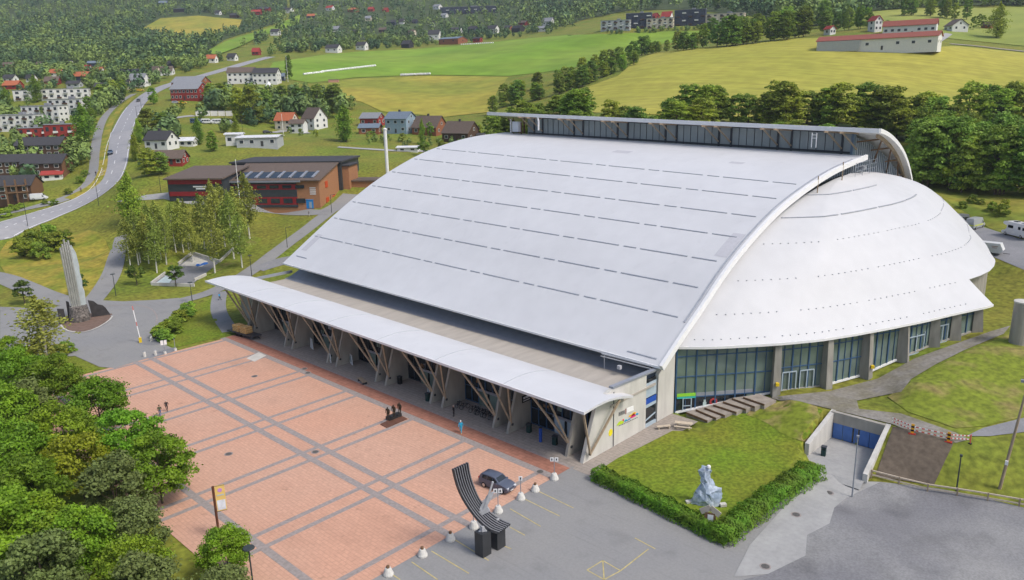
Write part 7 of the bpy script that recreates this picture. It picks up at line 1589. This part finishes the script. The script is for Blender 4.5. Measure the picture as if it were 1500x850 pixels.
p = gp(1492, 503); r = thing('concrete_drum', 'round concrete shaft on the grass at the right edge', 'shaft', p); hh = 62*dep(p)/F; rr_ = 13*dep(p)/F; mb = MB(); mb.lathe([(rr_, -.5), (rr_*.97, hh)], n=24); mb.obj('body', concrete, r); mb = MB(); mb.lathe([(rr_*1.03, hh), (rr_*1.03, hh+.2), (rr_*.6, hh+.3)], n=24); mb.obj('lid', concrete_l, r)
# sunken court beside the birches
p = gp(262, 400); r = thing('sunken_court', 'low concrete walled court with pool and skate surfaces beside the birches', 'court', p)
def wall_px(a, b, h, wd=.35): A_, B_ = gp(*a), gp(*b); mb = MB(); mb.bar(A_+np.array([0, 0, h/2-.3]), B_+np.array([0, 0, h/2-.3]), wd, h+.6, up=(0, 0, 1)); mb.obj('court_wall', concrete_l, r, off=p)
for a, b in (((222, 417), (242, 402)), ((262, 388), (282, 372)), ((282, 372), (322, 385)), ((322, 385), (342, 366)), ((285, 412), (302, 404)), ((222, 418), (285, 420))): wall_px(a, b, .7)
sheet('court_floor', [(224, 417), (242, 403), (283, 374), (320, 386), (300, 402), (282, 417)], asphalt_d, .12, .8); sheet('court_floor', [(265, 390), (282, 376), (305, 384), (296, 392)], concrete_l, .17, .8); sheet('court_floor', [(226, 418), (243, 405), (252, 410), (246, 419)], mat('pool_pale', (.42, .52, .56), .3, .1, 1, W), .18, .8)
p = gp(297, 388); r = thing('tarpaulin', 'bright blue tarpaulin heap on the sunken court floor', 'tarpaulin', p); mb = MB(); mb.grid([[(x*1.1, y*.5, .25+.35*math.sin(x*2.3+y)*math.cos(y*1.7) if abs(y) < 1.5 and abs(x) < 1.5 else .02) for y in np.linspace(-1.6, 1.6, 8)] for x in np.linspace(-1.6, 1.6, 8)]); mb.obj('sheet', mat('tarp_blue', (.02, .12, .42), .5, .1, 2), r)
# hay bales wrapped in white
bale = MB(); bale.tube([(-.75, 0, .65), (.75, 0, .65)], .68, 12); bmsh = bale.obj('bale', white_paint).data; bpy.data.objects.remove(bpy.data.objects['bale'])
def bales(a, b, n, label, group, sc=1.):
    for i in range(n):
        t = i/(n-1); p = gp(a[0]+(b[0]-a[0])*t, a[1]+(b[1]-a[1])*t); o = bpy.data.objects.new('hay_bale', bmsh); COL.objects.link(o); o.location = (p[0], p[1], p[2]+.25); o.scale = (sc,)*3; o.rotation_euler = (0, 0, random.uniform(-.3, .3)+.5); tag(o, label, 'bale', group)
bales((446, 110.5), (472, 107.5), 12, 'white wrapped bale in the loose left end of the long row on the green field', 'white wrapped bales', 1.1); bales((472, 107), (549, 98), 46, 'white wrapped bale in the long straight row on the green field', 'white wrapped bales', 1.15); bales((588, 111.5), (629, 110), 22, 'white wrapped bale in the short row at the field boundary', 'white wrapped bales', 1.1); bales((676, 66.5), (722, 64), 16, 'white wrapped bale at the far upper edge of the green field', 'white wrapped bales', 1.0)
p = gp(394, 129); r = thing('tent', 'white pointed tent beside the long white houses', 'tent', p); mb = MB(); mb.lathe([(2.6, 0), (2.4, 1.2), (.1, 4.2)], n=8); mb.obj('canvas', white_paint, r); mb = MB(); mb.tube([(0, 0, 4.1), (0, 0, 4.8)], .06); mb.obj('pole', dark_metal, r)
p = gp(489, 121); r = thing('field_shelter', 'low salmon coloured shelter at the field boundary', 'shelter', p, local_rot(p, -8)); mb = MB(); mb.box((0, 0, 1.0), (7, 3, 2)); mb.obj('wall', mat('salmon', (.5, .27, .2), .8, .1), r); mb = MB(); mb.box((0, 0, 2.08), (7.6, 3.6, .16)); mb.obj('roof', rm('grey'), r)
# small flower planter at the forecourt lawn
p = at(142, 540, 0)

# ------------------------------------------------------------------ air between the camera and the far slopes
hm = bpy.data.materials.new('haze_air'); hm.use_nodes = True; hn = hm.node_tree; hn.nodes.remove(hn.nodes['Principled BSDF'])
pv = hn.nodes.new('ShaderNodeVolumePrincipled'); pv.inputs['Color'].default_value = (.80, .88, 1, 1); pv.inputs['Density'].default_value = .00011; pv.inputs['Anisotropy'].default_value = .2
hn.links.new(pv.outputs[0], hn.nodes['Material Output'].inputs['Volume'])
zmin, zmax = float(GZ.min())-3, float(GZ.max())+60
hz_ = MB().box((1700, 1700, (zmin+zmax)/2), (6600+2200, 6600+2200, zmax-zmin)).obj('haze', hm); tag(hz_, kind='stuff')
S.cycles.volume_bounces = 0
for o in COL.objects:
    if o.parent is None and o.get('category') in ('house', 'apartments', 'garage', 'hall', 'minibus', 'container', 'cabin'):
        HOUSES.append((np.array(o.location), 8. if o.get('category') != 'apartments' else 14.))
forest_floor = mat('forest_floor', (.055, .08, .025), .95, .3, .05, W)
sheet('hills', [(-90, 92), (-90, -60), (200, -60), (420, -60), (420, 15), (400, 36), (330, 58), (300, 78), (300, 86), (240, 94), (150, 96), (60, 94)], forest_floor, .5, 18)
sheet('hills', [(420, 60), (425, 20), (425, -60), (860, -60), (870, 5), (840, 36), (740, 46), (600, 56), (480, 62)], forest_floor, .5, 18)
sheet('hills', [(770, 34), (790, -50), (1600, -50), (1600, 6), (1500, 8), (1400, 9), (1280, 16), (1240, 34), (1180, 40), (1100, 24), (1000, 14), (920, 16), (860, 28), (820, 40)], forest_floor, .5, 18)
wood('forest', fill([(-90, 96), (-90, -70), (420, -75), (420, 20), (395, 62), (300, 86), (240, 96), (150, 98), (60, 96)], 4600, (9, 15), .3, (HM1, HM2)), 30, 0)
wood('forest', fill([(400, 62), (400, -70), (860, -70), (880, 8), (840, 40), (740, 50), (600, 60), (480, 66)], 1500, (9, 15), .25, (HM3,)), 32, 0)
wood('forest', fill([(760, 38), (780, -60), (1640, -60), (1640, 8), (1500, 10), (1400, 11), (1280, 18), (1240, 36), (1180, 42), (1100, 26), (1000, 16), (920, 18), (860, 30), (820, 42)], 2000, (11, 19), .25), 42, 0)
wood('forest', fill([(0, 118), (0, 90), (300, 88), (300, 96), (210, 105), (100, 112)], 260, (6, 10), .2), 40, 0)

# small garden trees and bushes between the houses, as one mass
HOLE = [[(130, 300), (150, 300), (185, 190), (225, 140), (300, 112), (400, 84), (385, 80), (280, 104), (200, 138), (150, 170), (135, 230)]]
g_ = fill([(0, 128), (0, 96), (120, 100), (300, 92), (370, 84), (330, 98), (250, 118), (190, 138)], 300, (5, 10), .12, HOLE)
g_ += fill([(0, 260), (0, 130), (190, 135), (140, 175), (128, 230), (120, 262)], 110, (4, 9), .08, HOLE)
g_ += fill([(225, 200), (240, 165), (320, 140), (420, 128), (520, 150), (540, 165), (420, 172), (330, 200), (240, 205)], 110, (3, 9), .0)
g_ += fill([(520, 200), (700, 208), (660, 225), (540, 215)], 36, (1.5, 4), .0)
g_ += fill([(395, 84), (440, 78), (620, 67), (800, 48), (835, 40), (700, 48), (480, 62), (400, 66)], 230, (6, 11), .2)
g_ += fill([(400, 80), (410, 74), (600, 66), (820, 46), (820, 50), (600, 71)], 60, (5, 8), .0)
g_ += fill([(885, 48), (1060, 41), (1060, 44), (890, 52)], 50, (3, 5), .0)
g_ += fill([(300, 185), (305, 145), (420, 140), (500, 152), (535, 170), (480, 175), (395, 185)], 45, (7, 13), .0)
g_ += fill([(130, 165), (150, 130), (225, 118), (215, 135), (165, 160)], 36, (7, 12), .05, HOLE)
g_ += fill([(0, 300), (0, 130), (30, 132), (60, 240), (40, 300)], 40, (5, 11), .1, HOLE)
g_ += fill([(205, 250), (215, 205), (260, 190), (240, 235), (245, 255)], 22, (4, 9), .0)
wood('garden_greenery', g_, 90, 0)
